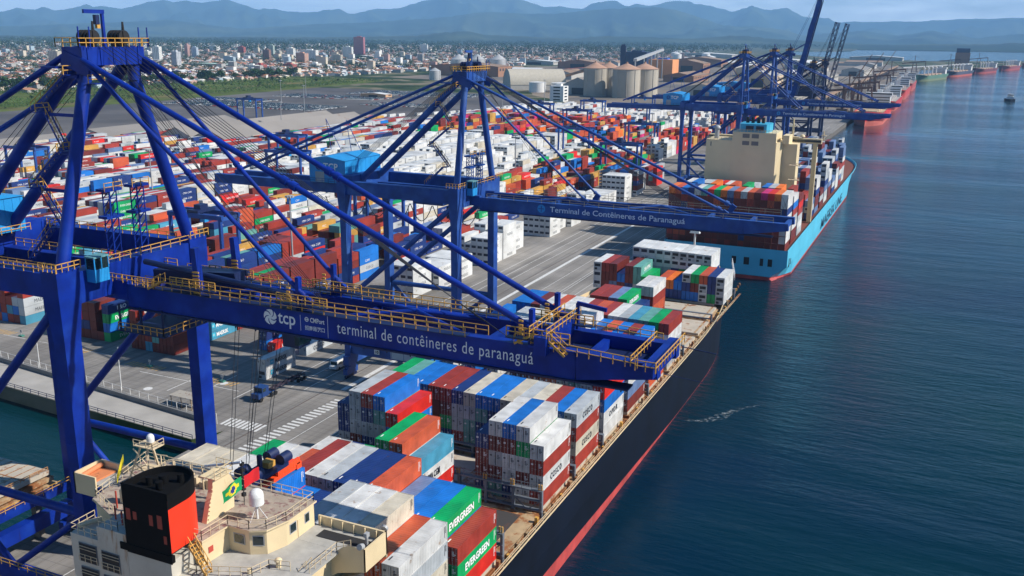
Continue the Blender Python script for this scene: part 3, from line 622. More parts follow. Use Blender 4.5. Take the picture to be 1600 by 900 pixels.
# ================================================================ CRANES
def make_crane(Yc, detail, blue, zp=57.0, za=84.5, boom='down', tipx=-24.5, rearx=-172, label='', signs=None, gauge=21.5, gy=4.6, girder_h=3.1, house=True, xw=-101.0, xl=-131.5, topz=None, lattice=False, tower=True, gdrop=3.6, hx=None, hy=None):
    """ship-to-shore crane: waterside legs at xw, landside at xl, boom reaching seaward"""
    root = empty('gantry_crane', (xw, Yc, 3.56), label, 'crane', 'ship to shore cranes along the quay')
    ya, yb = Yc-gauge/2, Yc+gauge/2; zt = zp; gz = zp-gdrop       # gz: girder centre height
    Bm = [blue, M_yel, M_bluedk]
    # legs
    for (x, y) in ((xw, ya), (xw, yb), (xl, ya), (xl, yb)):
        mb = MB(); s = 1 if detail else 0.85
        mb.beam((x, y, 6.5), (x, y, zt-9), 1.95*s, 2.6*s, 0, (0, 1, 0)); mb.beam((x, y, zt-9), (x, y, zt-3), 1.95*s, 2.6*s, 0, (0, 1, 0), 2.8*s, 3.5*s)
        mb.beam((x, y, zt-3), (x, y, zt+0.6), 2.8*s, 3.5*s, 0, (0, 1, 0), 2.8*s, 3.5*s)
        if detail:
            for z in (20, 35): mb.beam((x, y, z), (x, y, z+0.12), 2.02, 2.67, 0, (0, 1, 0))
        leg = mb.build('leg', Bm, root)
        mb = MB()
        kb = 1.1 if detail else 0.62
        for k in (-3, -1, 1, 3): mb.box(x-0.6, y+k*kb-0.6, 4.6, x+0.6, y+k*kb+0.6, 6.0)
        for k in (-3.4, -2.5, -1.4, -0.5, 0.5, 1.4, 2.5, 3.4): mb.tube((x-0.25, y+k*kb, 4.0), (x+0.25, y+k*kb, 4.0), 0.42, n=12, mi=2)
        mb.beam((x, y-2.8*kb, 6.3), (x, y+2.8*kb, 6.3), 1.2, 0.8, 0)
        mb.build('wheel_bogie', Bm, leg)
    # sill beams (along the rails) and portal beams
    for x in (xw, xl):
        mb = MB(); mb.beam((x, ya-2, 8.2), (x, yb+2, 8.2), 1.6, 2.4)
        mb.build('sill_beam', Bm, root)
        mb = MB()
        if x == xw: mb.beam((x, ya+1.5, zt-2.1), (x, yb-1.5, zt-2.1), 2.4, 4.2)
        else: mb.beam((x, ya+1.5, zt-1.2), (x, yb-1.5, zt-1.2), 2.6, 4.4)
        mb.build('cross_beam', Bm, root)
    mb = MB(); mb.beam((xl, ya+1, 12.2), (xl, yb-1, 12.2), 1.0, 1.5); lb = mb.build('tie_beam', Bm, root)
    if detail:
        mb = MB(); mb.rail([(xl+0.9, ya, 12.9), (xl+0.9, yb, 12.9)], t=0.08); mb.build('railing', M_yel, lb)
    for y in (ya, yb):
        mb = MB()
        mb.beam((xl+1, y, zt-1.6), (xw-1, y, zt-1.6), 1.9, 3.2)
        pb = mb.build('portal_beam', Bm, root)
        mb = MB(); mb.tube((xl+1, y, 24), (xw-1, y, 24), 0.62, n=14); mb.tube((xl+1, y, 25), (xw-0.8, y, zt-4), 0.62, n=14)
        mb.build('diagonal_brace', Bm, root)
        mb = MB(); mb.beam((xl, y, 11.2), (xw, y, 11.2), 1.4, 2.3); xm = (xl+xw)/2-1.0
        tb = mb.build('portal_tie', Bm, root)
        mb = MB(); mb.tube((xm, y, 12), (xl+1, y, 23.5), 0.5, n=12); mb.tube((xm, y, 12), (xw-1, y, 23.5), 0.5, n=12)
        mb.build('knee_brace', Bm, root)
        if detail:
            mb = MB(); mb.rail([(xl+1.6, y-0.9, 12.35), (xw-1.6, y-0.9, 12.35)], t=0.08); mb.build('railing', M_yel, tb)
            mb = MB(); mb.rail([(xl+1.6, y-0.95, zt), (xw-1.8, y-0.95, zt)], t=0.09); mb.build('railing', M_yel, pb)
            if y == ya:
                mb = MB()
                mb.box(-129, y-0.76, 10.6, -120.8, y-0.71, 12.0, 0); mb.box(-112.4, y-0.76, 10.4, -107.6, y-0.71, 12.0, 0)
                ov = [(-110+2.0*cos(2*pi*k/24), y-0.78, 11.2+0.62*sin(2*pi*k/24)) for k in range(24)][::-1]; mb.poly(ov, 1)
                text_on(mb, 'ZPMC', 0.85, (-110, y-0.80, 10.92), (1, 0, 0), (0, 0, 1), 0, bold=0.03, center=True)
                for r_ in range(4): mb.box(-128.4, y-0.78, 10.85+r_*0.25, -121.6-0.7*r_, y-0.765, 10.92+r_*0.25, 1)
                mb.build('sign_plate', [mat('sign_white', (0.5, 0.52, 0.52), 0.5), M_letblk], tb)
        elif signs is not None:
            pass
    # upper A-frame
    apx = xw-1.0; la, lc = Yc-4.2, Yc+4.2
    rt = 0.88 if detail else 0.78
    for y0, y1 in ((ya+0.4, la), (yb-0.4, lc)):
        mb = MB(); mb.tube((xw, y0, zt+0.4), (xw-0.6, y1, za-5), rt, rt*0.95, 20); mb.tube((xw-0.6, y1, za-5), (xw-0.6, y1, za-0.5), rt, rt, 16)
        mb.build('tower_leg', Bm, root)
    for sg in (-1, 1):
        y1 = Yc+sg*4.2
        mb = MB(); mb.tube((xl+1.5, Yc+sg*gy, zt), (apx-1.2, y1, za-3), rt, rt*0.95, 18); mb.build('rear_tower_leg', Bm, root)
        mb = MB(); mb.tube((rearx+9, Yc+sg*gy, zt), (apx-1.5, y1, za-1.2), 0.42 if detail else 0.36, n=12); mb.build('backstay', Bm, root)
    mb = MB(); mb.box(apx-2.0, Yc-5.2, za-2.9, apx+1.5, Yc+5.2, za-0.6); mb.beam((apx-2, Yc-5.05, za-1.9), (apx+2.6, Yc-5.05, za-3.4), 0.6, 1.9); mb.beam((apx-2, Yc+5.05, za-1.9), (apx+2.6, Yc+5.05, za-3.4), 0.6, 1.9)
    for k in range(5): mb.box(apx+1.5, Yc-4.4+k*2.1, za-2.8, apx+1.62, Yc-4.3+k*2.1, za-0.7)
    mb.box(apx-4.6, Yc-6.4, za-3.3, apx-2.0, Yc-2, za-3.05)
    head = mb.build('tower_head', Bm, root)
    for y in (Yc-2.6, Yc+2.4):
        mb = MB()
        for xx in (-0.9, -0.3, 0.3, 0.9): mb.tube((apx+xx-0.18, y, za+0.6), (apx+xx+0.18, y, za+0.6), 0.92, n=20)
        mb.box(apx-1.2, y-0.25, za-0.6, apx+1.2, y+0.25, za+1.4)
        mb.tube((apx, y+0.9, za), (apx, y+0.9, za+2.6), 0.3, 0.12, 8)
        mb.build('sheave_set', M_black if detail else M_bluedk, head)
    mb = MB(); mb.beam((apx, Yc, za-0.6), (apx, Yc, za+3.9), 0.35, 0.35); mb.beam((apx+0.1, Yc+0.2, za+3.8), (apx-0.1, Yc-2.9, za+3.8), 0.32, 0.5); mb.box(apx-0.25, Yc-1.3, za+2.2, apx+0.25, Yc-0.7, za+3.4, 2); mb.box(apx-0.2, Yc-1.1, za+1.7, apx+0.2, Yc-0.6, za+2.3, 1)
    mb.build('service_davit', Bm, head)
    mb = MB(); mb.rail([(apx-2.2, Yc-5.9, za-0.6), (apx+1.9, Yc-5.9, za-0.6), (apx+1.9, Yc+5.8, za-0.6), (apx-2.2, Yc+5.8, za-0.6), (apx-2.2, Yc-5.9, za-0.6)], t=0.09 if detail else 0.12, mi=0, sp=1.2)
    for yy in (Yc-5.7, Yc-4, Yc+4.2, Yc+5.7): mb.beam((apx+1.8, yy, za-0.6), (apx+1.8, yy, za+1.9), 0.12, 0.12, 1)
    if detail: mb.box(apx+0.8, Yc-4.6, za-5.2, apx+2.6, Yc-3.0, za-5.1, 1); mb.rail([(apx+2.6, Yc-5.6, za-5.1), (apx+2.6, Yc-3.0, za-5.1)], t=0.09)
    mb.build('railing', [M_yel, blue], head)
    # stair tower up the rear side of the A frame
    mb = MB(); z = zt+0.5; x = xw-5.5; y = Yc-6.2; sg = 1; k = 0; nf = 5; dz = (za-4-z)/nf
    for k in range(nf):
        xa = x-3.0*sg; xb = x+1.6*sg+0.45*k; ya_ = Yc-8.8+0.75*k
        mb.stair((xa, ya_, z+k*dz), (xb, ya_+0.4, z+(k+1)*dz), 0.9, 1, 0)
        mb.box(min(xb, xb+1.2*sg), ya_-0.8, z+(k+1)*dz-0.08, max(xb, xb+1.2*sg), ya_+1.3, z+(k+1)*dz, 1)
        mb.rail([(xb+0.6*sg, ya_-0.8, z+(k+1)*dz), (xb+0.6*sg, ya_+1.3, z+(k+1)*dz)], t=0.09)
        if detail: mb.beam((xw-0.6, ya_+0.6, z+(k+1)*dz-0.3), (xb, ya_+0.4, z+(k+1)*dz-0.3), 0.3, 0.4, 1)
        sg = -sg
    mb.build('access_stairs', [M_yel, blue], root)
    # fixed girders (rear) + boom
    hinge = xw+3.5
    for sg in (-1, 1):
        y = Yc+sg*gy
        mb = MB(); mb.beam((rearx, y, gz+0.6), (hinge, y, gz+0.6), 1.5, 2.6 if detail else 2.3); g = mb.build('rear_girder', Bm, root)
        if detail:
            mb = MB(); mb.rail([(rearx, y+sg*1.3, gz+1.9), (hinge, y+sg*1.3, gz+1.9)], t=0.09); mb.build('railing', M_yel, g)
    mb = MB()
    for xx in (rearx, rearx+12, -145): mb.beam((xx, Yc-gy, gz), (xx, Yc+gy, gz), 1.0, 1.6)
    build_each(mb, 'rear_cross_tie', Bm, root)
    if house:
        mb = MB(); hx0, hx1 = hx or (xl-17, xl+3.5); hy0, hy1 = hy or (-5.4, 5.4); hz = 5.2 if detail else 5.6; zh = zt+(0.3 if detail else -1.2)
        y0_, y1_ = Yc+hy0, Yc+hy1; zt_ = zh+hz
        mb.box(hx0, y0_, zh, hx1, y1_, zt_, 0); xm_ = (hx0+hx1)/2
        if detail: mb._add([(hx0-0.2, y0_-0.2, zt_), (hx1+0.2, y0_-0.2, zt_), (hx1+0.2, y1_+0.2, zt_), (hx0-0.2, y1_+0.2, zt_), (hx0-0.2, Yc, zt_+0.9), (hx1+0.2, Yc, zt_+0.9)], [(0, 1, 5, 4), (2, 3, 4, 5), (1, 2, 5), (3, 0, 4)], 0)
        else: mb._add([(hx0-0.2, y0_-0.2, zt_), (hx1+0.2, y0_-0.2, zt_), (hx1+0.2, y1_+0.2, zt_), (hx0-0.2, y1_+0.2, zt_), (xm_, y0_-0.2, zt_+0.9), (xm_, y1_+0.2, zt_+0.9)], [(0, 1, 4), (1, 2, 5, 4), (2, 3, 5), (3, 0, 4, 5)], 0)
        for k in range(8): xx = hx0+0.5+k*(hx1-hx0-1)/7; mb.box(xx, y0_-0.05, zh+0.3, xx+0.07, y0_, zt_-0.2, 0)
        for k in range(8): yy = y0_+0.5+k*(y1_-y0_-1)/7; mb.box(hx1, yy, zh+0.3, hx1+0.05, yy+0.07, zt_-0.2, 0)
        h = mb.build('machinery_house', M_cabin, root)
        mb = MB(); mb.box(hx0+1.8, y0_-0.12, zh+0.1, hx0+4.4, y0_-0.07, zh+2.6); mb.build('door', M_steel, h)
        if signs:
            zl = zh+3.2; yl_ = y0_-0.1
            mb = MB(); text_on(mb, 'TCP', 2.3, (hx0+4.3, yl_, zl), (1, 0, 0), (0, 0, 1), 0, bold=0.05)
            q = [(hx0+2.9+1.0*cos(2*pi*k/20), yl_-0.01, zl+0.8+1.0*sin(2*pi*k/20)) for k in range(20)][::-1]; mb.poly(q, 1)
            mb.box(hx0+2.2, yl_-0.03, zl+0.7, hx0+3.6, yl_-0.02, zl+0.9, 2); mb.box(hx0+2.8, yl_-0.03, zl+0.1, hx0+3.0, yl_-0.02, zl+1.5, 2)
            mb.build('lettering', [M_letter, M_blue2, M_cabin], h)
        mb = MB(); mb.rail([(hx0-1, y0_-1.0, zh), (hx1+1, y0_-1.0, zh), (hx1+1, y1_, zh)], t=0.09); mb.build('railing', M_yel if detail else M_blue2, h)
        mb = MB()
        for xx in (hx0+3, hx0+9): 
            for dd in (-1.5, 1.5): mb.beam((xx+dd, Yc, zt+6), (xx, Yc-gy, zt+14), 0.12, 0.12)
        mb.build('hanger_rod', Bm, h)
    # ---- boom
    L = tipx-hinge
    def BP(u, y, z):
        """boom coordinates: u along the boom from the hinge, z above the girder centre"""
        if boom == 'down': return Vector((hinge+u, y, gz+z))
        a = radians(79); return Vector((hinge+u*cos(a)-z*sin(a)*0.98, y, gz+1+u*sin(a)+z*cos(a)))
    bp = {}
    for sg in (-1, 1):
        y = Yc+sg*gy; mb = MB(); ht = girder_h
        if lattice:
            for zz in (-1.2, 1.6):
                for dy in (-0.7, 0.7): mb.beam(BP(0, y+dy, zz), BP(L, y+dy, zz), 0.35, 0.35)
            nseg = 14
            for k in range(nseg):
                u0, u1 = L*k/nseg, L*(k+1)/nseg
                for dy in (-0.7, 0.7): mb.beam(BP(u0, y+dy, -1.2 if k % 2 else 1.6), BP(u1, y+dy, 1.6 if k % 2 else -1.2), 0.2, 0.2)
        else:
            ydir = (0, 1, 0)
            mb.beam(BP(0, y, 0), BP(L-9, y, 0), ht, 1.3, 0, ydir)
            mb.beam(BP(L-9, y, 0), BP(L, y, 0.7), ht, 1.3, 0, ydir, ht*0.5, 1.3)
            mb.beam(BP(0, y, -ht/2-0.12), BP(L-3, y, -ht/2-0.12), 0.2, 1.9, 2, ydir)
        g = mb.build('boom_girder', Bm, root); bp[sg] = g
        if detail:
            yo = y+sg*1.15; mb = MB(); zr = ht/2
            mb.rail([BP(2, yo, zr), BP(L-22, yo, zr)], t=0.08, sp=1.6); mb.rail([BP(2, y-sg*0.7, zr), BP(L-20, y-sg*0.7, zr)], t=0.075, sp=1.6)
            mb.rail([BP(L-14, yo, zr), BP(L-2, yo, zr-0.6)], t=0.08, sp=1.4)
            mb.build('railing', M_yel, g)
            mb = MB(); mb.box(hinge+2, min(y, yo+sg*0.1), gz+zr, hinge+L-22, max(y, yo+sg*0.1), gz+zr+0.08)
            for k in range(22):
                u = 2+k*3.2; mb.beam(BP(u, y+sg*0.66, -zr-0.5), BP(u, y+sg*0.66, -zr), 0.12, 0.12)
            mb.build('walkway', M_bluedk, g)
        elif boom == 'down':
            mb = MB(); mb.rail([BP(2, y+sg*0.9, ht/2), BP(L-3, y+sg*0.9, ht/2)], t=0.08, sp=3.5); mb.build('railing', mat('pale_railing', (0.35, 0.30, 0.20), 0.6), g)
    mb = MB()
    for u in ([0.5, 17, 35, 53, L-8, L-0.8] if not lattice else [0.5, L*0.33, L*0.66, L-0.6]):
        if u <= L: mb.beam(BP(u, Yc-gy, 0.6), BP(u, Yc+gy, 0.6), 0.8, 1.0)
    build_each(mb, 'boom_cross_tie', Bm, root); mb = MB()
    if not lattice:
        for u in (20, 42): mb.tube(BP(u-9, Yc-gy, 1.2), BP(u, Yc, 2.2), 0.3, n=10); mb.tube(BP(u, Yc, 2.2), BP(u+9, Yc-gy, 1.2), 0.3, n=10)
        for u in (20, 42): mb.tube(BP(u-9, Yc+gy, 1.2), BP(u, Yc, 2.2), 0.3, n=10); mb.tube(BP(u, Yc, 2.2), BP(u+9, Yc+gy, 1.2), 0.3, n=10)
    if mb.v: mb.build('boom_bracing', Bm, root)
    # forestays
    if boom == 'down':
        for sg in (-1, 1):
            y = Yc+sg*gy; y1 = Yc+sg*5.2
            for u, r_, nm in ((L-13.0, 0.37, 'outer'), (L-44, 0.29, 'inner')):
                a = Vector((apx+1.5, y1, za-2.2)); b_ = BP(u, y, girder_h/2+1.2); mb = MB(); mid = a.lerp(b_, 0.48)
                mb.tube(a, b_, r_*(1 if detail else 0.85), n=12); 
                for t_ in (0.47, 0.49, 0.97): q = a.lerp(b_, t_); q2 = a.lerp(b_, t_+0.012); mb.tube(q, q2, r_*1.5, n=10)
                mb.beam(BP(u-0.8, y, girder_h/2), BP(u+0.2, y, girder_h/2+1.5), 0.5, 1.2)
                mb.build('forestay', Bm, root)
        if detail:
            for u in (L-44, L-13.0, 12):
                for sg in (-1, 1):
                    y = Yc+sg*gy; mb = MB()
                    if u != 12:
                        mb.beam(BP(u-1.4, y, girder_h/2), BP(u-1.4, y, girder_h/2+4.0), 0.5, 0.7); 
                        for k in range(6): mb.box(hinge+u-2.6, y-0.9, gz+girder_h/2+0.1+k*0.5, hinge+u-2.1, y-0.75, gz+girder_h/2+0.32+k*0.5, 1)
                    else:
                        mb.beam(BP(u, y, girder_h/2), BP(u-0.4, y, girder_h/2+6.0), 0.8, 0.9)
                        for k in range(7): mb.box(hinge+u-0.55, y-0.6, gz+girder_h/2+0.1+k*0.45, hinge+u+0.5, y-0.5, gz+girder_h/2+0.32+k*0.45, 1)
                    mb.rail([BP(u-4, y-1.0, girder_h/2+0.9), BP(u+3.4, y-1.0, girder_h/2+0.9)], t=0.1, sp=1.1, mi=1); mb.beam(BP(u-4, y-0.9, girder_h/2+0.8), BP(u+3.4, y-0.9, girder_h/2+0.8), 0.9, 0.1, 2)
                    mb.build('stay_bracket', Bm, root)
    else:
        for sg in (-1, 1):
            y = Yc+sg*gy; mb = MB(); mb.beam((apx+1, y, za-1), BP(L*0.5, y, 1.6), 0.35, 0.35); mb.beam((apx+1, y, za), BP(L*0.93, y, 1.6), 0.15, 0.15); mb.build('forestay', Bm, root)
    if boom == 'down':
        mb = MB()
        for k in range(6):
            yy = Yc-2.5+k; w_ = 0.06 if detail else 0.09
            mb.beam((apx+0.5, yy, za), BP(L-18-k*1.2, yy, 1.6), w_, w_); mb.beam((apx-0.5, yy, za), (xl-6, yy, zt+1), w_, w_)
        for k in range(4): mb.beam((apx+0.5, Yc-1+k, za-1), BP(L-46-k*2, Yc-1.5+k, 1.6), 0.05, 0.05)
        mb.build('boom_hoist_rope', M_wire, root)
    # trolley + wires
    if boom == 'down':
        tx = -79.0 if detail else (-112.0 if Yc < 300 else -90.0)
        mb = MB(); mb.box(tx-4, Yc-gy+0.8, gz-1.7, tx+4, Yc+gy-0.8, gz-0.9); mb.box(tx-2.5, Yc-2, gz-0.9, tx+2.5, Yc+2, gz+0.6)
        tr = mb.build('trolley', Bm, root)
        mb = MB(); mb.box(tx+3, Yc+0.4, gz-5.4, tx+5.6, Yc+2.8, gz-2.4, 0); mb.box(tx+5.0, Yc+0.3, gz-5.0, tx+5.7, Yc+2.9, gz-3.2, 1)
        mb.build('operator_cab', [M_bluedk, M_glass], tr)
        mb = MB()
        if detail:
            zb = 33.2
            for dx in (-1.6, 1.6):
                for dy in (-3.0, -2.2, 2.2, 3.0): mb.beam((tx+dx, Yc+dy, gz-1.5), (tx+dx*0.8, Yc-4.2+dy*0.7, zb), 0.055, 0.055)
        else:
            for k in range(7):
                x0 = tx-30+k*6.2; prev = None
                for j in range(9):
                    t = j/8; p = Vector((x0+6.0*t, Yc-gy+1.2, gz-1.9-16*t*(1-t))); 
                    if prev is not None: mb.beam(prev, p, 0.16, 0.16)
                    prev = p
        mb.build('hoist_rope' if detail else 'festoon_cable', M_wire, tr)
    # checker cabin and lattice masts on the waterside cross beam
    if tower:
        mb = MB(); mb.box(xw+1.25, ya+3.0, zt-1.6, xw+2.8, ya+5.3, zt+0.1, 0); mb.box(xw+1.3, ya+3.05, zt+0.1, xw+2.75, ya+5.25, zt+1.6, 1); mb.box(xw+1.2, ya+2.9, zt+1.6, xw+2.9, ya+5.4, zt+1.8, 2)
        for (x_, y_) in ((1.28, 3.03), (2.77, 3.03), (1.28, 5.27), (2.77, 5.27), (2.77, 4.15)): mb.beam((xw+x_, ya+y_, zt+0.1), (xw+x_, ya+y_, zt+1.6), 0.14, 0.14, 0)
        mb.build('checker_cabin', [M_cabin, M_glass, mat('cabin_roof_grey', (0.12, 0.30, 0.33), 0.6)], root)
        for yy in (Yc-2.6, Yc+2.2):
            mb = MB(); hh = 9.5 if detail else 7
            for dx in (-0.6, 0.6):
                for dy in (-0.6, 0.6): mb.beam((xw+dx, yy+dy, zt), (xw+dx, yy+dy, zt+hh), 0.13, 0.13)
            for k in range(8):
                z0 = zt+hh*k/8; z1 = zt+hh*(k+1)/8
                for dy in (-0.6, 0.6): mb.beam((xw-0.6, yy+dy, z0), (xw+0.6, yy+dy, z1), 0.09, 0.09)
                for dx in (-0.6, 0.6): mb.beam((xw+dx, yy-0.6, z0), (xw+dx, yy+0.6, z1), 0.09, 0.09)
            for z0 in (zt+hh*0.62, zt+hh): mb.box(xw-0.8, yy-1.5, z0-0.1, xw+0.8, yy+1.5, z0+0.25)
            mb.rail([(xw+0.8, yy-1.5, zt+hh), (xw+0.8, yy+1.5, zt+hh)], t=0.08, mi=1)
            mb.build('lattice_mast', Bm, root)
        mb = MB(); mb.rail([(xw+1.1, ya+5, zt), (xw+1.1, yb-1.5, zt)], t=0.09); mb.rail([(xw+1.7, ya-2, zt+0.6), (xw+1.7, ya+1.8, zt+0.6)], t=0.09, sp=0.9); mb.rail([(xw-1.5, ya-1.9, zt+0.6), (xw+1.7, ya-1.9, zt+0.6)], t=0.09, sp=0.9)
        mb.rail([(xw+1.7, yb-1.8, zt+0.6), (xw+1.7, yb+1.9, zt+0.6)], t=0.09, sp=0.9)
        mb.build('railing', M_yel, root)
    return root, gz, hinge, L, gy

# --- the near crane
YC = 94.8
near, gz, hinge, L, gy = make_crane(YC, True, M_blue1, zp=58.0, gdrop=4.2, za=86.6, gauge=23.4, gy=3.7, label='huge royal blue container crane nearest the viewer, lettered terminal boom over the near ship', signs=False)
mb = MB(); yf = YC-gy-0.66
AX, AZ = (1, 0, 0), (0, 0, 1)
# swirl emblem: disc with curved blades cut by blue
cx, cz = -73.9, gz+0.15
q = [(cx+0.98*cos(2*pi*k/32), yf-0.01, cz+0.98*sin(2*pi*k/32)) for k in range(32)][::-1]; mb.poly(q, 0)
for k in range(5):
    a = 2*pi*k/5
    pts = []
    for j in range(7): t = j/6; rr_ = 0.25+0.78*t; th = a+1.0*t; pts.append((cx+rr_*cos(th), yf-0.02, cz+rr_*sin(th)))
    for j in range(6, -1, -1): t = j/6; rr_ = 0.25+0.78*t; th = a+1.0*t+0.26; pts.append((cx+rr_*cos(th), yf-0.02, cz+rr_*sin(th)))
    for j in range(6): mb._add([pts[j], pts[j+1], pts[12-j], pts[13-j]], [(0, 1, 2, 3)], 1); 
text_on(mb, 'tcp', 2.3, (-72.7, yf-0.01, gz-0.45), AX, AZ, 0, bold=0.03, width=2.6)
mb.box(-69.35, yf-0.02, gz-1.0, -69.3, yf-0.01, gz+1.0, 0)
text_on(mb, 'CMPort', 0.82, (-67.9, yf-0.01, gz+0.25), AX, AZ, 0, bold=0.02, width=2.1)
q = [(-68.4+0.3*cos(2*pi*k/16), yf-0.01, gz+0.55+0.3*sin(2*pi*k/16)) for k in range(16)][::-1]; mb.poly(q, 0)
mb.box(-68.55, yf-0.02, gz+0.4, -68.25, yf-0.012, gz+0.5, 1); mb.box(-68.55, yf-0.02, gz+0.62, -68.25, yf-0.012, gz+0.72, 1)
text_on(mb, '招商局港口', 0.62, (-68.7, yf-0.01, gz-0.75), AX, AZ, 0, bold=0.01, width=2.9, res=2)
mb.box(-65.35, yf-0.02, gz-1.4, -65.3, yf-0.01, gz+1.4, 0)
text_on(mb, 'terminal de contêineres de paranaguá', 2.05, (-64.0, yf-0.01, gz-0.55), AX, AZ, 0, bold=0.0, spacing=1.12, width=25.6, res=4)
girder = [c for c in near.children if c.name.startswith('boom_girder')][0]
mb.build('lettering', [M_letter, M_blue1], girder)
# end platform of the near boom
mb = MB(); tz = gz+1.6
mb.box(-38.6, 89.4, tz+0.1, -37.9, 99.6, tz+0.35, 0)
mb.beam((-37.2, 89.3, tz+0.4), (-37.2, 99.6, tz+0.4), 1.4, 2.0, 0)
mb.beam((-36.4, 98.6, tz), (-36.4, 98.6, tz+3.0), 0.35, 0.4); mb.beam((-36.5, 98.6, tz+3.0), (-32.9, 98.6, tz+2.6), 0.3, 0.45)
mb.box(-36.4, 91.6, gz-0.2, -27.0, 98.0, gz+0.1, 2)
mb.beam((-25.2, 89.2, gz+1), (-25.2, 99.8, gz+1), 1.2, 1.4)
mb.build('boom_end_frame', [M_blue1, M_yel, M_bluedk], near)
mb = MB()
for a, b in (((-38.4, 89.2, tz+1.4), (-38.4, 99.6, tz+1.4)), ((-36.4, 89.2, tz+1.4), (-36.4, 99.6, tz+1.4)), ((-24.2, 88.6, tz-0.4), (-24.2, 100.2, tz-0.4)), ((-26.4, 88.8, tz-0.4), (-24.2, 88.8, tz-0.4)), ((-27.2, 89.8, tz-0.4), (-27.2, 99.4, tz-0.4)), ((-36.2, 91.8, gz+0.2), (-27.2, 91.8, gz+0.2))): mb.rail([a, b], t=0.08, sp=1.2)
mb.stair((-40.5, 90.4, gz+1.7), (-38.2, 90.4, tz+1.4), 0.9); mb.stair((-36.0, 89.4, tz+1.2), (-34.2, 89.4, tz-0.2), 0.9)
mb.build('railing', [M_yel, M_yel], near)
mb = MB(); mb.tube((-24, 91, gz+0.5), (-19.8, 91, gz+0.2), 0.035, n=6); mb.build('warning_light_arm', M_bluedk, near); mb = MB(); mb.tube((-24, 98.5, gz+1.2), (-20.2, 98.5, gz+0.9), 0.06, n=6); mb.build('warning_light_arm', M_bluedk, near)
mb = MB(); mb.tube((-96, 92.5, gz+4.4), (-72, 92.5, gz+2.6), 0.4, n=12); mb.beam((-96, 94.8, gz+2.2), (-82, 94.8, gz+3.2), 2.0, 1.6); mb.beam((-95, 97.5, gz+2.4), (-83, 97.5, gz+3.2), 0.8, 0.8)
mb.build('boom_hinge_gear', [M_bluedk], near)
# hanging maintenance frame under the boom hinge
mb = MB(); mb.box(-99.5, 90.2, gz-5.2, -91.5, 98.6, gz-5.0)
for x in (-99.3, -95.5, -91.7):
    for y in (90.4, 98.4): mb.beam((x, y, gz-5.1), (x, y, gz-1.4), 0.22, 0.22)
mb.build('maintenance_frame', M_bluedk, near)
mb = MB(); mb.rail([(-99.5, 90.2, gz-5), (-91.5, 90.2, gz-5), (-91.5, 98.6, gz-5)], t=0.09, sp=1.2); mb.rail([(-99.5, 90.6, gz+1.6), (-93, 90.6, gz+1.6)], t=0.1, sp=0.9); mb.stair((-93, 90.0, gz+1.6), (-90.6, 90.0, gz+2.9), 0.8); mb.build('railing', [M_yel, M_yel], near)
# wires from the tower head along the stays
mb = MB()
for k in range(5):
    mb.beam((-101, 91.5+k*1.6, 83.5), (-66-k*1.5, 91.5+k*1.6, gz+2), 0.05, 0.05)
mb.build('boom_hoist_rope', M_wire, near)

# spreader hanging over the near ship
sp = empty('container_spreader', (-78, 92, 31.2), 'orange and navy spreader hanging from the near crane ropes above a blue container', 'spreader')
mb = MB(); mb.box(-78.9, 86.9, 29.75, -76.7, 98.6, 30.35, 0)
for y in (86.9, 97.6): mb.box(-78.95, y, 29.6, -76.6, y+1.0, 30.55, 0)
mb.box(-77.0, 93.5, 30.35, -76.6, 98.3, 31.2, 0); mb.box(-78.9, 93.5, 30.35, -78.5, 98.3, 31.2, 0)
mb.build('beam', mat('spreader_orange', (0.85, 0.075, 0.012), 0.45, vary=0.1), sp)
mb = MB(); mb.box(-79.4, 88.2, 31.2, -76.4, 95.6, 31.8); mb.box(-79.6, 88.4, 31.8, -76.2, 90.2, 32.5); mb.beam((-78, 91.6, 31.8), (-78, 91.6, 34), 0.5, 0.5)
for (x, y) in ((-79.0, 89.4), (-76.8, 89.4), (-79.0, 95.2), (-76.8, 95.2)): mb.tube((x, y-0.9, 32.4), (x, y+0.9, 32.4), 0.75, n=16)
mb.build('headblock', M_bluedk, sp)
mb = MB(); mb.box(-78.6, 92.4, 31.8, -77.2, 93.8, 32.6); mb.build('cable_basket', M_yel, sp)

# --- second crane and those further on
c2, gz2, h2, L2, gy2 = make_crane(200.8, False, M_blue2, zp=53.6, za=80.5, label='weathered blue container crane with light blue machinery house, second from the viewer', signs=True, gauge=19.5, gy=4.0, girder_h=2.9, rearx=-176, tipx=-27.5, hx=(-143.2, -132.6), hy=(-7.5, 8.5))
def boom_sign(root, Yc, gy, gz):
    mb = MB(); yf = Yc-gy-0.66
    text_on(mb, 'Terminal de Contêineres de Paranaguá', 1.75, (-79.8, yf-0.01, gz-0.45), AX, AZ, 0, bold=0.012, width=31.0)
    q = [(-81.9+0.95*cos(2*pi*k/24), yf-0.01, gz+0.1+0.95*sin(2*pi*k/24)) for k in range(24)][::-1]; mb.poly(q, 1)
    mb.box(-82.6, yf-0.02, gz, -81.2, yf-0.012, gz+0.2, 2); mb.box(-82.0, yf-0.02, gz-0.6, -81.8, yf-0.012, gz+0.8, 2)
    g = [c for c in root.children if c.name.startswith('boom_girder')][0]
    mb.build('lettering', [mat('faded_lettering', (0.66, 0.74, 0.84), 0.6), M_cabin, M_blue2], g)
boom_sign(c2, 200.8, gy2, gz2)
mb = MB(); mb.box(-104, 150.5, 3.56, -98.6, 151, 3.6)
c3 = copy_tree(c2, loc=(-101, 519, 3.56), label='weathered blue container crane beside the tan accommodation block, boom lowered, third along the quay')
c4 = copy_tree(c2, loc=(-101, 608, 3.56), label='weathered blue container crane with lowered boom just behind the third crane')
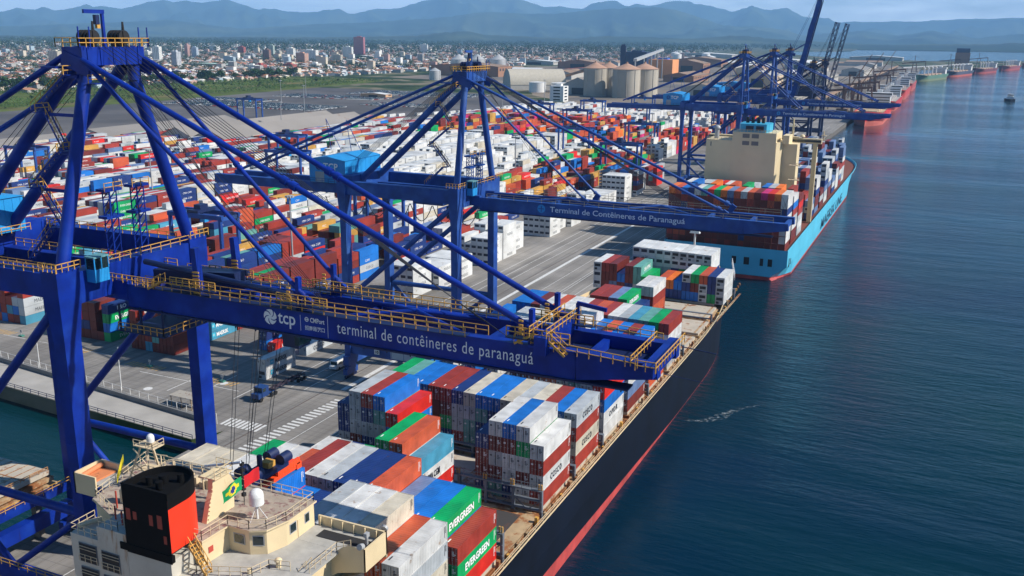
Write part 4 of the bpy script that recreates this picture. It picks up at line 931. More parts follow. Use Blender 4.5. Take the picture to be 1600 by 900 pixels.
c5, *_ = make_crane(668, False, M_blue2, zp=53.6, za=80.5, boom='up', label='blue container crane with its solid boom raised almost upright', signs=True, gauge=19.5, gy=3.2, girder_h=2.9, rearx=-160, tipx=-30, tower=False)
c6, *_ = make_crane(790, False, M_bluedk, zp=48, za=70, boom='up', label='older dark blue container crane with twin lattice boom raised, furthest but one', signs=False, gauge=17, gy=3.6, rearx=-150, tipx=-42, lattice=True, house=False, tower=False)

c7 = copy_tree(c6, loc=(-101, 862, 3.56), label='older dark blue container crane with twin lattice boom raised, last in the row')
# portal with number plates beside the near ship: lower frame of the second berth crane seen below the boom
# ================================================================ SHIPS
def hull(name, parent, ystern, ybow, xc, hb, zd, mats, flare0=None, sheer=4.0, z_wl=2.2, stern_cut=3, nose=60, dn=None, wn=None, dp=2.3, trim=0.0):
    """ship hull lofted along +Y: returns object. material 0 topsides, 1 boot topping, 2 deck, 3 bulwark inside"""
    mb = MB(); L = ybow-ystern; N = 60; levels = [-4, 0, z_wl, None, 1.0]
    sec = []
    for i in range(N+1):
        t = i/N; y = ystern+L*t; d = ybow-y
        def shape(d, n, p): 
            if d >= n: return 1.0
            return max(0.0, 1-(1-d/n)**p)
        wdeck = hb*shape(d, dn or nose*0.62, dp)
        wwl = hb*0.985*shape(d-7, wn or nose*1.15, 2.0) if d > 7 else 0.0; zw = max(0.15 if trim else 0.8, z_wl-max(0, y-125)*trim)
        ds = y-ystern
        if ds < 14: wwl *= 0.72+0.28*(ds/14)
        wk = hb*0.9*shape(d-8, nose*1.3, 1.8) if d > 8 else 0.0
        z_top = zd+(sheer*max(0, 1-d/(nose*0.8))**1.2 if d < nose*0.8 else 0)
        zcut = 0 if ds > 16 else (1-ds/16)*stern_cut
        zmid = z_wl+(z_top-z_wl)*0.45
        wm = wwl+(wdeck-wwl)*0.38
        sec.append([(y-0.0*0, -4+zcut, wk), (y, zcut*0.9, wwl), (y, max(zw, zcut*0.8+0.01), wwl+(wdeck-wwl)*0.12), (y, zmid, wm if d < nose*1.3 else hb), (y, z_top, wdeck)])
    for i in range(N):
        for sg in (-1, 1):
            a, b = sec[i], sec[i+1]
            for k in range(4):
                q = [(xc+sg*a[k][2], a[k][0], a[k][1]), (xc+sg*b[k][2], b[k][0], b[k][1]), (xc+sg*b[k+1][2], b[k+1][0], b[k+1][1]), (xc+sg*a[k+1][2], a[k+1][0], a[k+1][1])]
                if sg < 0: q = q[::-1]
                mb._add(q, [(0, 1, 2, 3)], 1 if k < 2 else 0, True)
        a, b = sec[i][4], sec[i+1][4]
        mb._add([(xc-a[2], a[0], a[1]-1.1), (xc+a[2], a[0], a[1]-1.1), (xc+b[2], b[0], b[1]-1.1), (xc-b[2], b[0], b[1]-1.1)], [(0, 1, 2, 3)], 2)
        for sg in (-1, 1):     # bulwark inside
            q = [(xc+sg*(a[2]-0.25), a[0], a[1]-1.1), (xc+sg*(b[2]-0.25), b[0], b[1]-1.1), (xc+sg*(b[2]-0.25), b[0], b[1]), (xc+sg*(a[2]-0.25), a[0], a[1])]
            if sg > 0: q = q[::-1]
            mb._add(q, [(0, 1, 2, 3)], 3)
            q = [(xc+sg*(a[2]-0.25), a[0], a[1]), (xc+sg*(b[2]-0.25), b[0], b[1]), (xc+sg*b[2], b[0], b[1]), (xc+sg*a[2], a[0], a[1])]
            mb._add(q if sg < 0 else q[::-1], [(0, 1, 2, 3)], 3)
    s0 = sec[0]      # transom
    for k in range(4):
        mb._add([(xc-s0[k][2], s0[k][0], s0[k][1]), (xc+s0[k][2], s0[k][0], s0[k][1]), (xc+s0[k+1][2], s0[k+1][0], s0[k+1][1]), (xc-s0[k+1][2], s0[k+1][0], s0[k+1][1])], [(0, 1, 2, 3)], 1 if k < 1 else 0)
    return mb.build(name, mats, parent)

M_navyhull = mat('navy_hull', (0.002, 0.005, 0.014), 0.6, spec=0.25, vary=0.4, vscale=0.12, rust=0.08, rscale=0.35, rustcol=(0.012, 0.014, 0.02), streak=True)
M_boot = mat('red_boot_topping', (0.42, 0.055, 0.05), 0.65, vary=0.3, vscale=0.3, rust=0.4, rscale=0.5, rustcol=(0.33, 0.13, 0.11), streak=True)
M_deckr = mat('rusty_cream_deck', (0.42, 0.30, 0.17), 0.8, vary=0.2, vscale=0.4, rust=0.75, rscale=0.35, rustcol=(0.27, 0.10, 0.03))
M_hatch = mat('hatch_cover_pale', (0.46, 0.41, 0.33), 0.8, vary=0.12, vscale=0.3, rust=0.5, rscale=0.3, rustcol=(0.24, 0.10, 0.045))
M_hold = mat('dark_hold', (0.045, 0.042, 0.042), 0.85, rust=0.5, rscale=0.3, rustcol=(0.10, 0.045, 0.03))
M_cream = mat('superstructure_cream', (0.70, 0.56, 0.34), 0.55, vary=0.08, vscale=0.3, rust=0.12, rscale=0.6, streak=True, rustcol=(0.33, 0.15, 0.05))
M_greysup = mat('casing_grey', (0.50, 0.47, 0.40), 0.6, vary=0.12, vscale=0.3, rust=0.42, rscale=0.5, streak=True, rustcol=(0.30, 0.15, 0.06))
M_lash = mat('lashing_bridge_grey', (0.13, 0.15, 0.18), 0.6, vary=0.15, rust=0.25, rscale=0.8)
M_creamrail = mat('cream_rail', (0.62, 0.50, 0.33), 0.6)
M_deckgrey = mat('bridge_deck_grey', (0.38, 0.37, 0.34), 0.85, vary=0.15, vscale=0.8)
M_roofpink = mat('weathered_roof_deck', (0.36, 0.30, 0.24), 0.85, vary=0.15, vscale=1.0, rust=0.55, rscale=0.9, rustcol=(0.20, 0.10, 0.095))
M_redlead = mat('primer_red', (0.45, 0.06, 0.04), 0.6)
M_lblue = mat('light_blue_hull', (0.10, 0.50, 0.70), 0.45, vary=0.1, vscale=0.1, rust=0.10, rscale=0.15, streak=True, rustcol=(0.20, 0.16, 0.12))

s1 = empty('container_ship', (-73.7, 60, 0), 'near navy hulled container ship with cream bridge and red and black funnel, alongside the quay', 'ship')
hull('hull', s1, 20, 331, -73.7, 22.2, 12.9, [M_navyhull, M_boot, M_deckr, M_cream], sheer=2.2, z_wl=3.0, nose=66, dn=104, wn=86, dp=2.4, trim=0.034)
# coamings, hatch covers and lashing bridges
for b in range(14):
    y = 86.6+15*b; mb = MB()
    nf = min(1.0, max(0.35, (331-y)/75))
    lo, hi = -94.2, -53.2
    if b >= 11: lo += (b-10)*1.2; hi -= (b-10)*1.3
    if b == 2:     # open hold forward of the bridge stacks
        mb.box(-69.5, y-0.8, 11.85, -53.4, y+13, 12.5, 0)
        mb.box(-66.5, y+0.2, 12.5, -56.2, y+11.6, 12.56, 1)
        mb.box(lo, y-0.8, 11.85, -69.5, y+13, 12.9, 0)
        mb.build('hold_opening', [M_deckr, M_hold], s1)
    else:
        mb.box(lo, y-0.2, 11.8, hi, y+12.3, 12.35, 1)
        mb.box(lo+0.5, y+0.1, 12.35, hi-0.5, y+12.0, 12.93, 0)
        for k in range(6):
            x = lo+1.5+k*(hi-lo-3)/5; mb.box(x-0.25, y+0.3, 12.93, x+0.25, y+11.8, 12.97, 1)
        mb.build('hatch_cover', [M_hatch, M_deckr], s1)
    if b in (1, 3, 5, 7, 9, 11, 13) or b in (2, 4):
        mb = MB(); yl = y-1.45
        h = 16.5 if b in (2, 3) else 14.6
        for k in range(0, 17, 2 if b in (2, 3) else 4):
            x = -53.4-2.5*k; mb.box(x-0.22, yl-0.3, 11.8, x+0.22, yl+0.3, h)
            if b in (2, 3): mb.box(x-0.12, yl-0.12, h, x+0.12, yl+0.12, h+1.1, 1); mb.box(x-0.55, yl-0.12, h, x-0.35, yl+0.12, h+1.1, 1)
        for zz in ((12.9, 14.6, 16.4) if b in (2, 3) else (13.2, 14.5)): mb.box(-94, yl-0.4, zz, -53.2, yl+0.4, zz+0.2)
        if b in (2, 3):
            for k in range(16): x = -53.4-2.5*k; mb.beam((x-0.2, yl, 12.9 if k % 2 else 14.6), (x-2.3, yl, 14.6 if k % 2 else 12.9), 0.14, 0.14)
            mb.rail([(-94, yl-0.4, 16.6), (-53.2, yl-0.4, 16.6)], t=0.07)
        mb.build('lashing_bridge', [M_lash, M_yel], s1)
mb = MB()
for k in range(66):    # stanchions, pedestals and pipes along the seaward deck edge
    y = 84+k*3.6
    if y < 300: 
        off = max(0, (y-262)*0.06)
        mb.box(-53.2-off, y-0.3, 11.8, -52.7-off, y+0.3, 13.4 if k % 4 == 0 else 12.5, k % 3 == 0)
for x in (-52.35, -52.7): mb.tube((x, 60, 12.1), (x, 285, 12.1), 0.1, n=6)
mb.build('deck_edge_fitting', [M_deckr, M_yel], s1)
mb = MB(); mb.rail([(-51.75, 40, 12.9), (-51.75, 262, 12.9)], t=0.07, h=0.9, sp=3); mb.build('railing', M_creamrail, s1)
# forecastle: foremast, breakwater, windlasses
mb = MB(); mb.tube((-73.7, 311, 12), (-73.7, 311, 27), 0.45, 0.28, 10); mb.box(-75.4, 310.3, 24.3, -72, 311.7, 24.6); mb.tube((-75.2, 311, 24.9), (-72.2, 311, 24.9), 0.55, n=10); mb.beam((-73.7, 310, 19), (-73.7, 306, 12.5), 0.25, 0.25)
mb.build('foremast', M_white, s1)
mb = MB(); mb.box(-86, 297, 11.8, -61, 297.5, 16.5); 
for x in (-79, -69): mb.tube((x-2, 318, 13), (x+2, 318, 13), 0.9, n=12); mb.box(x-2.6, 316.8, 11.8, x-2.1, 319.2, 14)
mb.build('windlass', M_creamrail, s1)
mb = MB(); mb.rail([(-56.6, 296, 13.4), (-60.5, 310, 15)], t=0.12, h=2.2, sp=2, mids=2); mb.build('bow_frame', M_white, s1)
# bridge block ---------------------------------------------------------
mb = MB(); mb.box(-82, 65, 11.8, -67.7, 68.3, 35.2, 0); mb.box(-67.7, 65.3, 11.8, -66.6, 68.3, 33.2, 0); mb.box(-82, 68.3, 11.8, -66.6, 80.5, 33.0, 0); mb.build('casing', M_greysup, s1)
mb = MB(); mb.box(-66.58, 66.5, 11.8, -56.5, 80.6, 32.95, 0); mb.build('accommodation', M_cream, s1)
mb = MB(); mb.box(-90, 76, 11.8, -82.02, 80.6, 30.5, 0); mb.build('side_house', M_cream, s1)
mb = MB()   # decks: wing deck, upper decks, wheelhouse
mb.box(-66.5, 66.6, 33.0, -55.4, 77.16, 33.25, 1)
mb.box(-94.95, 77.18, 33.0, -52.15, 81.02, 33.25, 1)
mb.box(-84, 68.4, 33.02, -66.52, 77.1, 33.22, 1)
mb.build('bridge_deck', [M_cream, M_deckgrey], s1)
WH = [(-61.2, 80.6), (-61.2, 75.6), (-62.0, 73.2), (-63.6, 72.3), (-66.4, 72.2), (-66.6, 68.4), (-79.2, 68.4), (-84.0, 70.4), (-86.5, 80.6)]
mb = MB(); mb.prism(WH, 33.26, 36.1, 0); wh = mb.build('wheelhouse', [M_cream], s1)
mb = MB(); mb.prism([(x+(0.25 if x > -70 else -0.25), y+(0.25 if y > 75 else -0.25)) for x, y in WH], 36.1, 36.3, 1, 0); mb.build('roof', [M_roofpink, M_cream], wh)
def wnd(x0, y0, x1, y1, z0, z1, off=0.03):
    d = Vector((x1-x0, y1-y0, 0)).normalized(); nrm = Vector((d.y, -d.x, 0))*off
    a = Vector((x0, y0, 0))+nrm; b_ = Vector((x1, y1, 0))+nrm
    for e, mi, o_ in ((0.12, 1, 0.0), (0.0, 0, 0.015)):
        p = a-d*e+nrm*o_*30*0; q = b_+d*e; k = nrm.normalized()*o_
        mb._add([(p.x+k.x, p.y+k.y, z0-e), (q.x+k.x, q.y+k.y, z0-e), (q.x+k.x, q.y+k.y, z1+e), (p.x+k.x, p.y+k.y, z1+e)], [(0, 1, 2, 3)], mi)
for (x0, y0, x1, y1) in ((-65.6, 72.25, -64.3, 72.25), (-63.3, 72.5, -62.3, 73.0), (-61.9, 73.9, -61.45, 75.0), (-61.2, 76.2, -61.2, 77.2), (-61.2, 78.9, -61.2, 79.6)): mb = MB(); wnd(x0, y0, x1, y1, 34.4, 35.4); mb.build('window', [M_glass, M_steel], wh)
mb = MB(); mb.box(-66.59, 71.0, 33.3, -66.54, 71.9, 35.2, 0); mb.box(-61.19, 77.5, 33.3, -61.13, 78.3, 35.4, 0); mb.build('door', M_cream, wh)
mb = MB(); mb.box(-66.59, 69.2, 34.3, -66.50, 69.9, 35.0, 0); mb.build('fire_locker', M_redlead, wh)
mb = MB(); q = [(x, y, 36.3) for x, y in [(-61.2, 80.6), (-61.2, 75.6), (-62.0, 73.2), (-63.6, 72.3), (-66.4, 72.2), (-66.6, 68.4), (-68.5, 68.4)]]
mb.rail(q, t=0.06, sp=1.3); mb.rail([(-61.2, 80.6, 36.3), (-86.5, 80.6, 36.3)], t=0.06, sp=1.5); mb.build('railing', M_creamrail, wh)
# wings with bulwarks
for x0, x1, tip in ((-61, -51.9, 1), (-95.2, -86.5, -1)):
    mb = MB()
    mb.box(x0, 81.05, 31.2, x1, 81.3, 34.35, 0)
    if tip > 0:
        mb._add([(-51.9, 76.9, 31.6), (-51.9, 81.3, 31.6), (-51.9, 81.3, 34.35), (-51.9, 76.9, 34.35), (-52.1, 76.9, 31.6), (-52.1, 81.3, 31.6), (-52.1, 81.3, 34.35), (-52.1, 76.9, 34.35)], [(0, 1, 2, 3), (5, 4, 7, 6), (3, 2, 6, 7), (0, 3, 7, 4)], 0)
        mb._add([(-55.6, 76.9, 30.6), (-51.9, 76.9, 31.6), (-51.9, 76.9, 34.35), (-54.0, 76.9, 34.35), (-54.9, 76.9, 33.9), (-55.6, 76.9, 33.3)], [(0, 1, 2, 3, 4, 5)], 0)
        mb._add([(-61, 76.9, 26.5), (-55.6, 76.9, 30.6), (-55.6, 76.9, 33.25), (-61, 76.9, 33.25)], [(0, 1, 2, 3)], 0)
        mb._add([(-61, 77.15, 26.5), (-51.9, 77.15, 31.6), (-51.9, 81.1, 31.6), (-61, 81.1, 26.5)], [(0, 3, 2, 1)], 0)
        for k in range(6): mb.box(-60.6+k*1.5, 80.8, 33.25, -60.5+k*1.5, 81.05, 34.3)
    else:
        mb.box(-95.2, 76.9, 31.6, -95.0, 81.3, 34.35, 0); mb.box(-95.2, 76.9, 31.6, -91.5, 77.1, 34.35, 0)
    mb.build('bridge_wing', M_cream, s1)
mb = MB(); mb.box(-59.6, 78.6, 33.27, -53.2, 80.2, 33.3); mb.build('deck_mat', mat('black_matting', (0.02, 0.02, 0.022), 0.9), s1)
mb = MB(); mb.tube((-53.2, 79.2, 33.3), (-53.2, 79.2, 34.6), 0.18, n=8); mb.box(-53.4, 78.9, 34.4, -53.0, 79.5, 34.9); mb.build('wing_console', M_steel, s1)
mb = MB(); mb.tube((-52.5, 77.3, 34.4), (-52.5, 76.7, 34.6), 0.35, n=10); mb.tube((-52.4, 81.5, 34.4), (-52.4, 81.8, 34.5), 0.4, n=10); mb.build('searchlight', M_steel, s1)
mb = MB(); mb.rail([(-70.5, 66.7, 33.25), (-66.0, 66.7, 33.25), (-60.6, 68.9, 33.25), (-60.0, 70.9, 33.25), (-57.7, 71.5, 33.25)], t=0.06, sp=1.2); mb.rail([(-55.6, 72.0, 33.25), (-55.6, 76.9, 33.25), (-53.8, 77.0, 33.9)], t=0.06, sp=1.0)
mb.stair((-58.0, 70.6, 30.3), (-56.4, 73.0, 33.2), 0.9, 0, 0); mb.build('railing', M_creamrail, s1)
mb = MB(); mb.stair((-64.9, 67.3, 33.3), (-67.2, 67.5, 36.2), 0.9, 0, 0, steps=9); mb.build('inclined_ladder', M_yel, s1)
mb = MB(); mb.cyl(-59.3, 71.6, 33.25, 34.0, 0.28, 10); mb.dome(-59.3, 71.6, 34.0, 0.42, 12, h=0.35); mb.cyl(-61.3, 69.3, 33.25, 33.8, 0.2, 8); mb.build('vent_head', M_cream, s1)
# casing openings on the aft face
for (x0, x1, z0, z1) in ((-80.8, -78.2, 32.1, 34.4), (-77.5, -74.9, 31.9, 34.2), (-80.8, -78.2, 29.2, 31.5), (-77.5, -74.9, 29.0, 31.3), (-80.8, -78.2, 26.3, 28.6), (-77.5, -74.9, 26.1, 28.4)):
    mb = MB(); mb.box(x0, 64.90, z0, x1, 64.95, z1, 1); mb.box(x0+0.1, 64.86, z0+0.1, x1-0.1, 64.96, z1-0.1, 0)
    for zz in (z0+0.55, z0+0.95): mb.beam((x0, 64.80, zz), (x1, 64.80, zz), 0.05, 0.05, 2)
    for k in range(4): xx = x0+(x1-x0)*k/3; mb.beam((xx, 64.80, z0+0.1), (xx, 64.80, z0+0.95), 0.05, 0.05, 2)
    for zz in (z0+1.6, z0+1.95): mb.beam((x0, 64.80, zz), (x1, 64.80, zz), 0.05, 0.05, 2)
    mb.build('louvre_opening', [M_black, M_lash, M_creamrail], s1)
mb = MB(); mb.box(-77.9, 64.97, 31.5, -73.7, 68.3, 36.9, 0); mb.build('grey_vent_tower', M_greysup, s1)
mb = MB(); mb.rail([(-81.9, 65.1, 35.2), (-78, 65.1, 35.2)], t=0.06, sp=1); mb.rail([(-81.9, 65.1, 35.2), (-81.9, 68.3, 35.2)], t=0.06, sp=1.1); mb.rail([(-79.2, 68.5, 36.3), (-84, 70.5, 36.3), (-86.4, 80.5, 36.3)], t=0.06, sp=1.3); mb.rail([(-77.8, 65.2, 36.9), (-75.0, 65.2, 36.9), (-75.0, 67, 36.9)], t=0.06, sp=0.9); mb.tube((-81.6, 65.8, 35.7), (-80.6, 68, 35.7), 0.3, n=10)
for (x, y) in ((-77.2, 67), (-76.6, 67.9), (-75.6, 66.4), (-79.8, 69.6), (-78.4, 69.8), (-77.2, 70.0)): mb.tube((x, y, 36.4), (x, y, 38.5), 0.1, n=6, mi=1)
mb.box(-80.6, 70.8, 36.3, -79.6, 71.8, 37.9, 0); mb.dome(-80.1, 71.3, 37.9, 0.6, 10); mb.box(-77.8, 70.6, 36.3, -76.2, 71.6, 37.2, 0)
mb.build('casing_top_fitting', [M_creamrail, M_redlead], s1)
# funnel: D shaped, flat side aft
def dpts(x0, x1, y0, y1, n=22):
    xc = (x0+x1)/2; r = (x1-x0)/2; pts = [(x1, y0)]
    for k in range(n+1): a = -0.12+(pi+0.24)*k/n; a = pi*k/n; pts.append((xc+r*cos(a), y0+(y1-y0)*0.42+(y1-y0)*0.58*sin(a)))
    pts.append((x0, y0)); return pts
fx0, fx1, fy0, fy1 = -73.6, -67.4, 64.95, 70.8
D = dpts(fx0, fx1, fy0, fy1); n_ = len(D)
mb = MB()
for (z0, z1, mi) in ((36.3, 41.2, 1), (41.2, 42.9, 0)):
    for i in range(n_-1):
        a, b_ = D[i], D[i+1]
        if a[0] < -73.5 and z0 < 41: mi2 = 0
        else: mi2 = mi
        mb._add([(a[0], a[1], z0), (b_[0], b_[1], z0), (b_[0], b_[1], z1), (a[0], a[1], z1)], [(0, 1, 2, 3)], mi2, i not in (0, n_-2))
mb._add([(fx0, fy0-0.02, 35.0), (fx1, fy0-0.02, 35.0), (fx1, fy0-0.02, 42.9), (fx0, fy0-0.02, 42.9)], [(0, 1, 2, 3)], 0)
mb.box(fx0-0.9, fy0-0.12, 35.2, fx1+0.1, fy0+0.3, 36.0, 0)
for i in range(n_-1):
    a, b_ = D[i], D[i+1]; xc = (fx0+fx1)/2; yc = (fy0+fy1)/2
    f = 0.93; A = (xc+(a[0]-xc)*f, yc+(a[1]-yc)*f); B2 = (xc+(b_[0]-xc)*f, yc+(b_[1]-yc)*f)
    mb._add([(a[0], a[1], 42.9), (b_[0], b_[1], 42.9), (B2[0], B2[1], 42.9), (A[0], A[1], 42.9)], [(0, 1, 2, 3)], 0)
    mb._add([(A[0], A[1], 42.9), (B2[0], B2[1], 42.9), (B2[0], B2[1], 42.2), (A[0], A[1], 42.2)], [(3, 2, 1, 0)], 0)
mb.poly([(a[0], a[1], 42.2) for a in D], 0); mb.beam((fx0, fy0+0.15, 42.9), (fx1, fy0+0.15, 42.9), 0.3, 0.12, 0)
M_fblack = mat('funnel_black', (0.003, 0.003, 0.0035), 0.8, spec=0.15, vary=0.3, vscale=1); M_fred = mat('funnel_red', (0.80, 0.035, 0.008), 0.42, vary=0.05, vscale=0.5)
fu = mb.build('funnel', [M_fblack, M_fred], s1)
mb = MB(); mb.box(fx0+0.35, fy0-0.04, 38.9, fx0+0.95, fy0-0.01, 40.2); mb.box(fx0+1.3, fy0-0.04, 39.1, fx0+1.8, fy0-0.01, 40.0); mb.box(fx0+3.5, fy0-0.04, 38.9, fx0+4.0, fy0-0.01, 40.1); mb.box(fx0+4.6, fy0-0.04, 38.8, fx0+5.25, fy0-0.01, 40.3); mb.box(fx0+5.3, fy0-0.04, 37.2, fx0+5.7, fy0-0.01, 38.1)
build_each(mb, 'louvre_opening', mat('dull_primer_red', (0.34, 0.05, 0.03), 0.7), fu)
mb = MB()
for (x, y, r_) in ((-70.8, 68, 0.5), (-69.3, 68.9, 0.35), (-71.8, 67, 0.35), (-70, 66.6, 0.4)): mb.tube((x, y, 42.2), (x, y, 43.1), r_, n=12)
mb.build('exhaust_pipe', M_fblack, fu)
# signal mast and radar structure, flags
mb = MB()
for (x, y) in ((-83.4, 74.6), (-79.6, 74.2), (-81.4, 78)): mb.beam((x, y, 36.3), (-81.0+(x+81.4)*0.3, 75.8+(y-75.8)*0.3, 41.2), 0.2, 0.2)
for z in (38.2, 41.2): mb.box(-82.3, 75, z, -79.4, 76.8, z+0.12); mb.rail([(-82.3, 75, z), (-79.4, 75, z), (-79.4, 76.8, z)], t=0.06, sp=0.9, h=0.9)
for k in range(3): mb.beam((-83.0+k*0.4, 74.8, 36.6+k*1.5), (-79.9-k*0.2, 74.6, 38.0+k*1.5), 0.1, 0.1); mb.beam((-79.8-k*0.2, 74.6, 36.6+k*1.5), (-83.0+k*0.4, 74.8, 38.0+k*1.5), 0.1, 0.1)
for (x, y, h_) in ((-78.4, 75.2, 4.4), (-77.6, 76.4, 3.4), (-76.8, 75.4, 4.0), (-75.8, 77, 3.0), (-75.2, 75.6, 2.2), (-74.4, 77.4, 2.6)):
    mb.beam((x, y, 36.3), (x, y, 36.3+h_), 0.13, 0.13); mb.box(x-0.45, y-0.3, 36.3+h_*0.6, x+0.4, y+0.3, 36.5+h_*0.6); mb.beam((x-0.7, y, 36.3+h_), (x+0.7, y+0.3, 36.3+h_), 0.09, 0.09)
for k in range(6): mb.box(-79+k*0.95, 77.6, 36.3, -78.5+k*0.95, 78.3, 37.0+0.4*(k % 2))
mb.tube((-80.6, 76, 41.2), (-80.6, 76, 41.7), 0.12, n=8)
rm = mb.build('radar_mast', M_creamrail, s1)
mb = MB(); mb.dome(-80.6, 76, 42.2, 0.45, 14, h=0.5); mb.cyl(-80.6, 76, 41.7, 42.2, 0.45, 14); mb.build('satellite_dome', M_white, rm)
mb = MB(); mb.cyl(-64.3, 74.6, 36.3, 38.2, 0.13, 8); mb.cyl(-64.3, 74.6, 38.1, 39.1, 0.82, 20); mb.dome(-64.3, 74.6, 39.1, 0.82, 20, h=0.8); 
for a in (0.4, 2.5, 4.6): mb.beam((-64.3+1.1*cos(a), 74.6+1.1*sin(a), 36.3), (-64.3, 74.6, 38), 0.07, 0.07)
mb.build('satellite_dome', M_white, s1)
mb = MB(); fin = [(71.2, 36.3), (75.7, 36.3), (75.9, 39.4), (75.2, 40.6), (72.6, 40.9), (72.5, 39.6), (71.9, 38.4)]
for x_, rv in ((-68.45, False), (-69.1, True)): q = [(x_, y, z) for y, z in fin]; mb.poly(q[::-1] if rv else q)
for i in range(len(fin)): (ya_, za_), (yb_, zb_) = fin[i], fin[(i+1) % len(fin)]; mb._add([(-69.1, ya_, za_), (-69.1, yb_, zb_), (-68.45, yb_, zb_), (-68.45, ya_, za_)], [(0, 1, 2, 3)])
mb.box(-70.3, 72.6, 40.9, -68.1, 75.4, 41.0); mb.rail([(-68.1, 72.6, 41), (-68.1, 75.4, 41), (-70.3, 75.4, 41)], t=0.06, sp=0.9)
for k in range(9): mb.box(-68.45, 71.45+k*0.12, 36.7+k*0.45, -68.3, 71.6+k*0.12, 36.8+k*0.45)
mb.build('forward_mast', M_cream, s1)
mb = MB(); mb.tube((-68.2, 77.0, 41.2), (-74.5, 78.0, 39.0), 0.16, n=8); mb.build('crane_jib', mat('pale_jib', (0.5, 0.55, 0.62), 0.5), s1)
mb = MB()
for k in range(6): mb.box(-68.4, 76.9, 37.0+k*0.75, -68.0, 77.3, 37.4+k*0.75)
mb.tube((-68.2, 77.1, 36.3), (-68.2, 77.1, 41.4), 0.06, n=6); mb.build('signal_lamp_column', M_black, s1)
def flag(name, org, w, h, dirx, colr, label, drop=0.25, amp=0.16):
    """cloth with folds; org = upper hoist corner"""
    o0 = Vector(org); d = Vector(dirx).normalized(); nrm = d.cross(Vector((0, 0, 1))).normalized(); mb = MB(); NX, NZ = 14, 8; vs = []
    for i in range(NX+1):
        for j in range(NZ+1):
            s_, t_ = i/NX, j/NZ; vs.append(tuple(o0+d*(w*s_)+Vector((0, 0, -h*t_-drop*w*s_*s_))+nrm*(amp*sin(s_*7+t_*1.5)*s_)))
    fs = []; ms = []
    for i in range(NX):
        for j in range(NZ): fs.append((i*(NZ+1)+j, (i+1)*(NZ+1)+j, (i+1)*(NZ+1)+j+1, i*(NZ+1)+j+1)); ms.append(colr((i+0.5)/NX, (j+0.5)/NZ))
    for f, mm in zip(fs, ms): mb._add([vs[q] for q in f], [(0, 1, 2, 3)], mm, True)
    mats_ = [mat('flag_green', (0.0, 0.30, 0.10), 0.7), mat('flag_yellow', (0.75, 0.62, 0.02), 0.7), mat('flag_blue', (0.01, 0.03, 0.20), 0.7), mat('flag_red', (0.60, 0.01, 0.015), 0.7)]
    return tag(mb.build(name, mats_, loc=tuple(org)), label, 'flag')
def br(s, t):
    u, v = abs(s-0.5)/0.5, abs(t-0.5)/0.5
    if hypot((s-0.5)*1.4, (t-0.5)) < 0.2: return 2
    return 1 if u+v*1.02 < 0.88 else 0
flag('flag', (-67.7, 76.3, 39.9), 2.5, 1.6, (-0.25, -1.0, -0.15), br, 'green flag with yellow diamond and blue disc flying above the wheelhouse roof', amp=0.2)
flag('flag', (-67.6, 76.6, 39.8), 2.0, 1.5, (0.25, 1, 0.15), lambda s, t: 3, 'small plain red flag flying above the wheelhouse roof', drop=-0.1)
flag('flag', (-83.2, 74.2, 40.4), 2.6, 1.0, (-0.25, -0.3, -1.0), lambda s, t: 1, 'yellow signal flag hanging from the radar mast of the near ship', drop=0.1)
mb = MB(); mb.tube((-67.65, 76.45, 36.3), (-67.65, 76.45, 41), 0.04, n=5); mb.build('flag_halyard', M_wire, s1)
# port side lifeboat and orange davit
mb = MB(); mb.box(-95.2, 77.2, 33.27, -92.2, 80.9, 33.5, 0); mb.tube((-94.6, 77.4, 33.6), (-94.6, 80.8, 33.9), 0.35, n=10, mi=0); mb.build('wing_edge_fitting', mat('rusty_orange_fitting', (0.62, 0.22, 0.09), 0.7, rust=0.4, rscale=1), s1)

# ---------------------------------------------------------------- the large light blue ship
s2 = empty('container_ship', (-74, 400, 0), 'light blue hulled container ship with tan block, berthed ahead of the near ship', 'ship')
hull('hull', s2, 354, 654, -72.3, 23.4, 12.0, [M_lblue, M_boot, mat('dark_red_deck', (0.16, 0.05, 0.035), 0.8, rust=0.3), M_lblue], sheer=5, z_wl=0.8, nose=70, stern_cut=1.6)
mb = MB()
for (x, w) in ((-91.0, 1.3), (-88.4, 1.3), (-84.5, 3.2), (-79.5, 2.0), (-71, 1.6), (-66.5, 2.0), (-60.5, 1.2), (-57.6, 1.6)):
    mb.box(x+1.7, 353.9, 5.4, x+1.7+w, 353.98, 8.2)
mb.box(-49.0, 358, 5.0, -48.86, 359.8, 8.2); mb.box(-49.0, 362, 5.4, -48.86, 363.4, 7.6)
build_each(mb, 'mooring_opening', M_black, s2)
_old = MB.build
def _shifted(s, *a, **k):
    s.v = [(x+1.7, y-14, z+0.9) for x, y, z in s.v]; return _old(s, *a, **k)
MB.build = _shifted
mb = MB()
for k in range(19): x = -97.2+k*2.5; mb.box(x-0.1, 369.0, 10.2, x+0.1, 369.4, 22); 
for z in (13, 16, 19, 22): mb.box(-97.2, 368.9, z, -52, 369.3, z+0.2)
for k in range(18):
    x = -97.2+k*2.5
    for z in (22.4, 25.2): mb.beam((x+0.1, 370.85, z), (x+2.3, 370.85, z+5.2), 0.07, 0.07); mb.beam((x+2.3, 370.86, z), (x+0.1, 370.86, z+5.2), 0.07, 0.07)
mb.build('lashing_bridge', mat('rust_red_lashing', (0.13, 0.03, 0.02), 0.7, rust=0.3), s2)
mb = MB(); mb.prism([(-95.5, 420), (-84.4, 418.6), (-66, 418.6), (-64.2, 422), (-64.2, 434), (-95.5, 434)], 10.2, 45.2, 0); mb.box(-84.2, 418.45, 40, -66.2, 434.1, 49, 0)
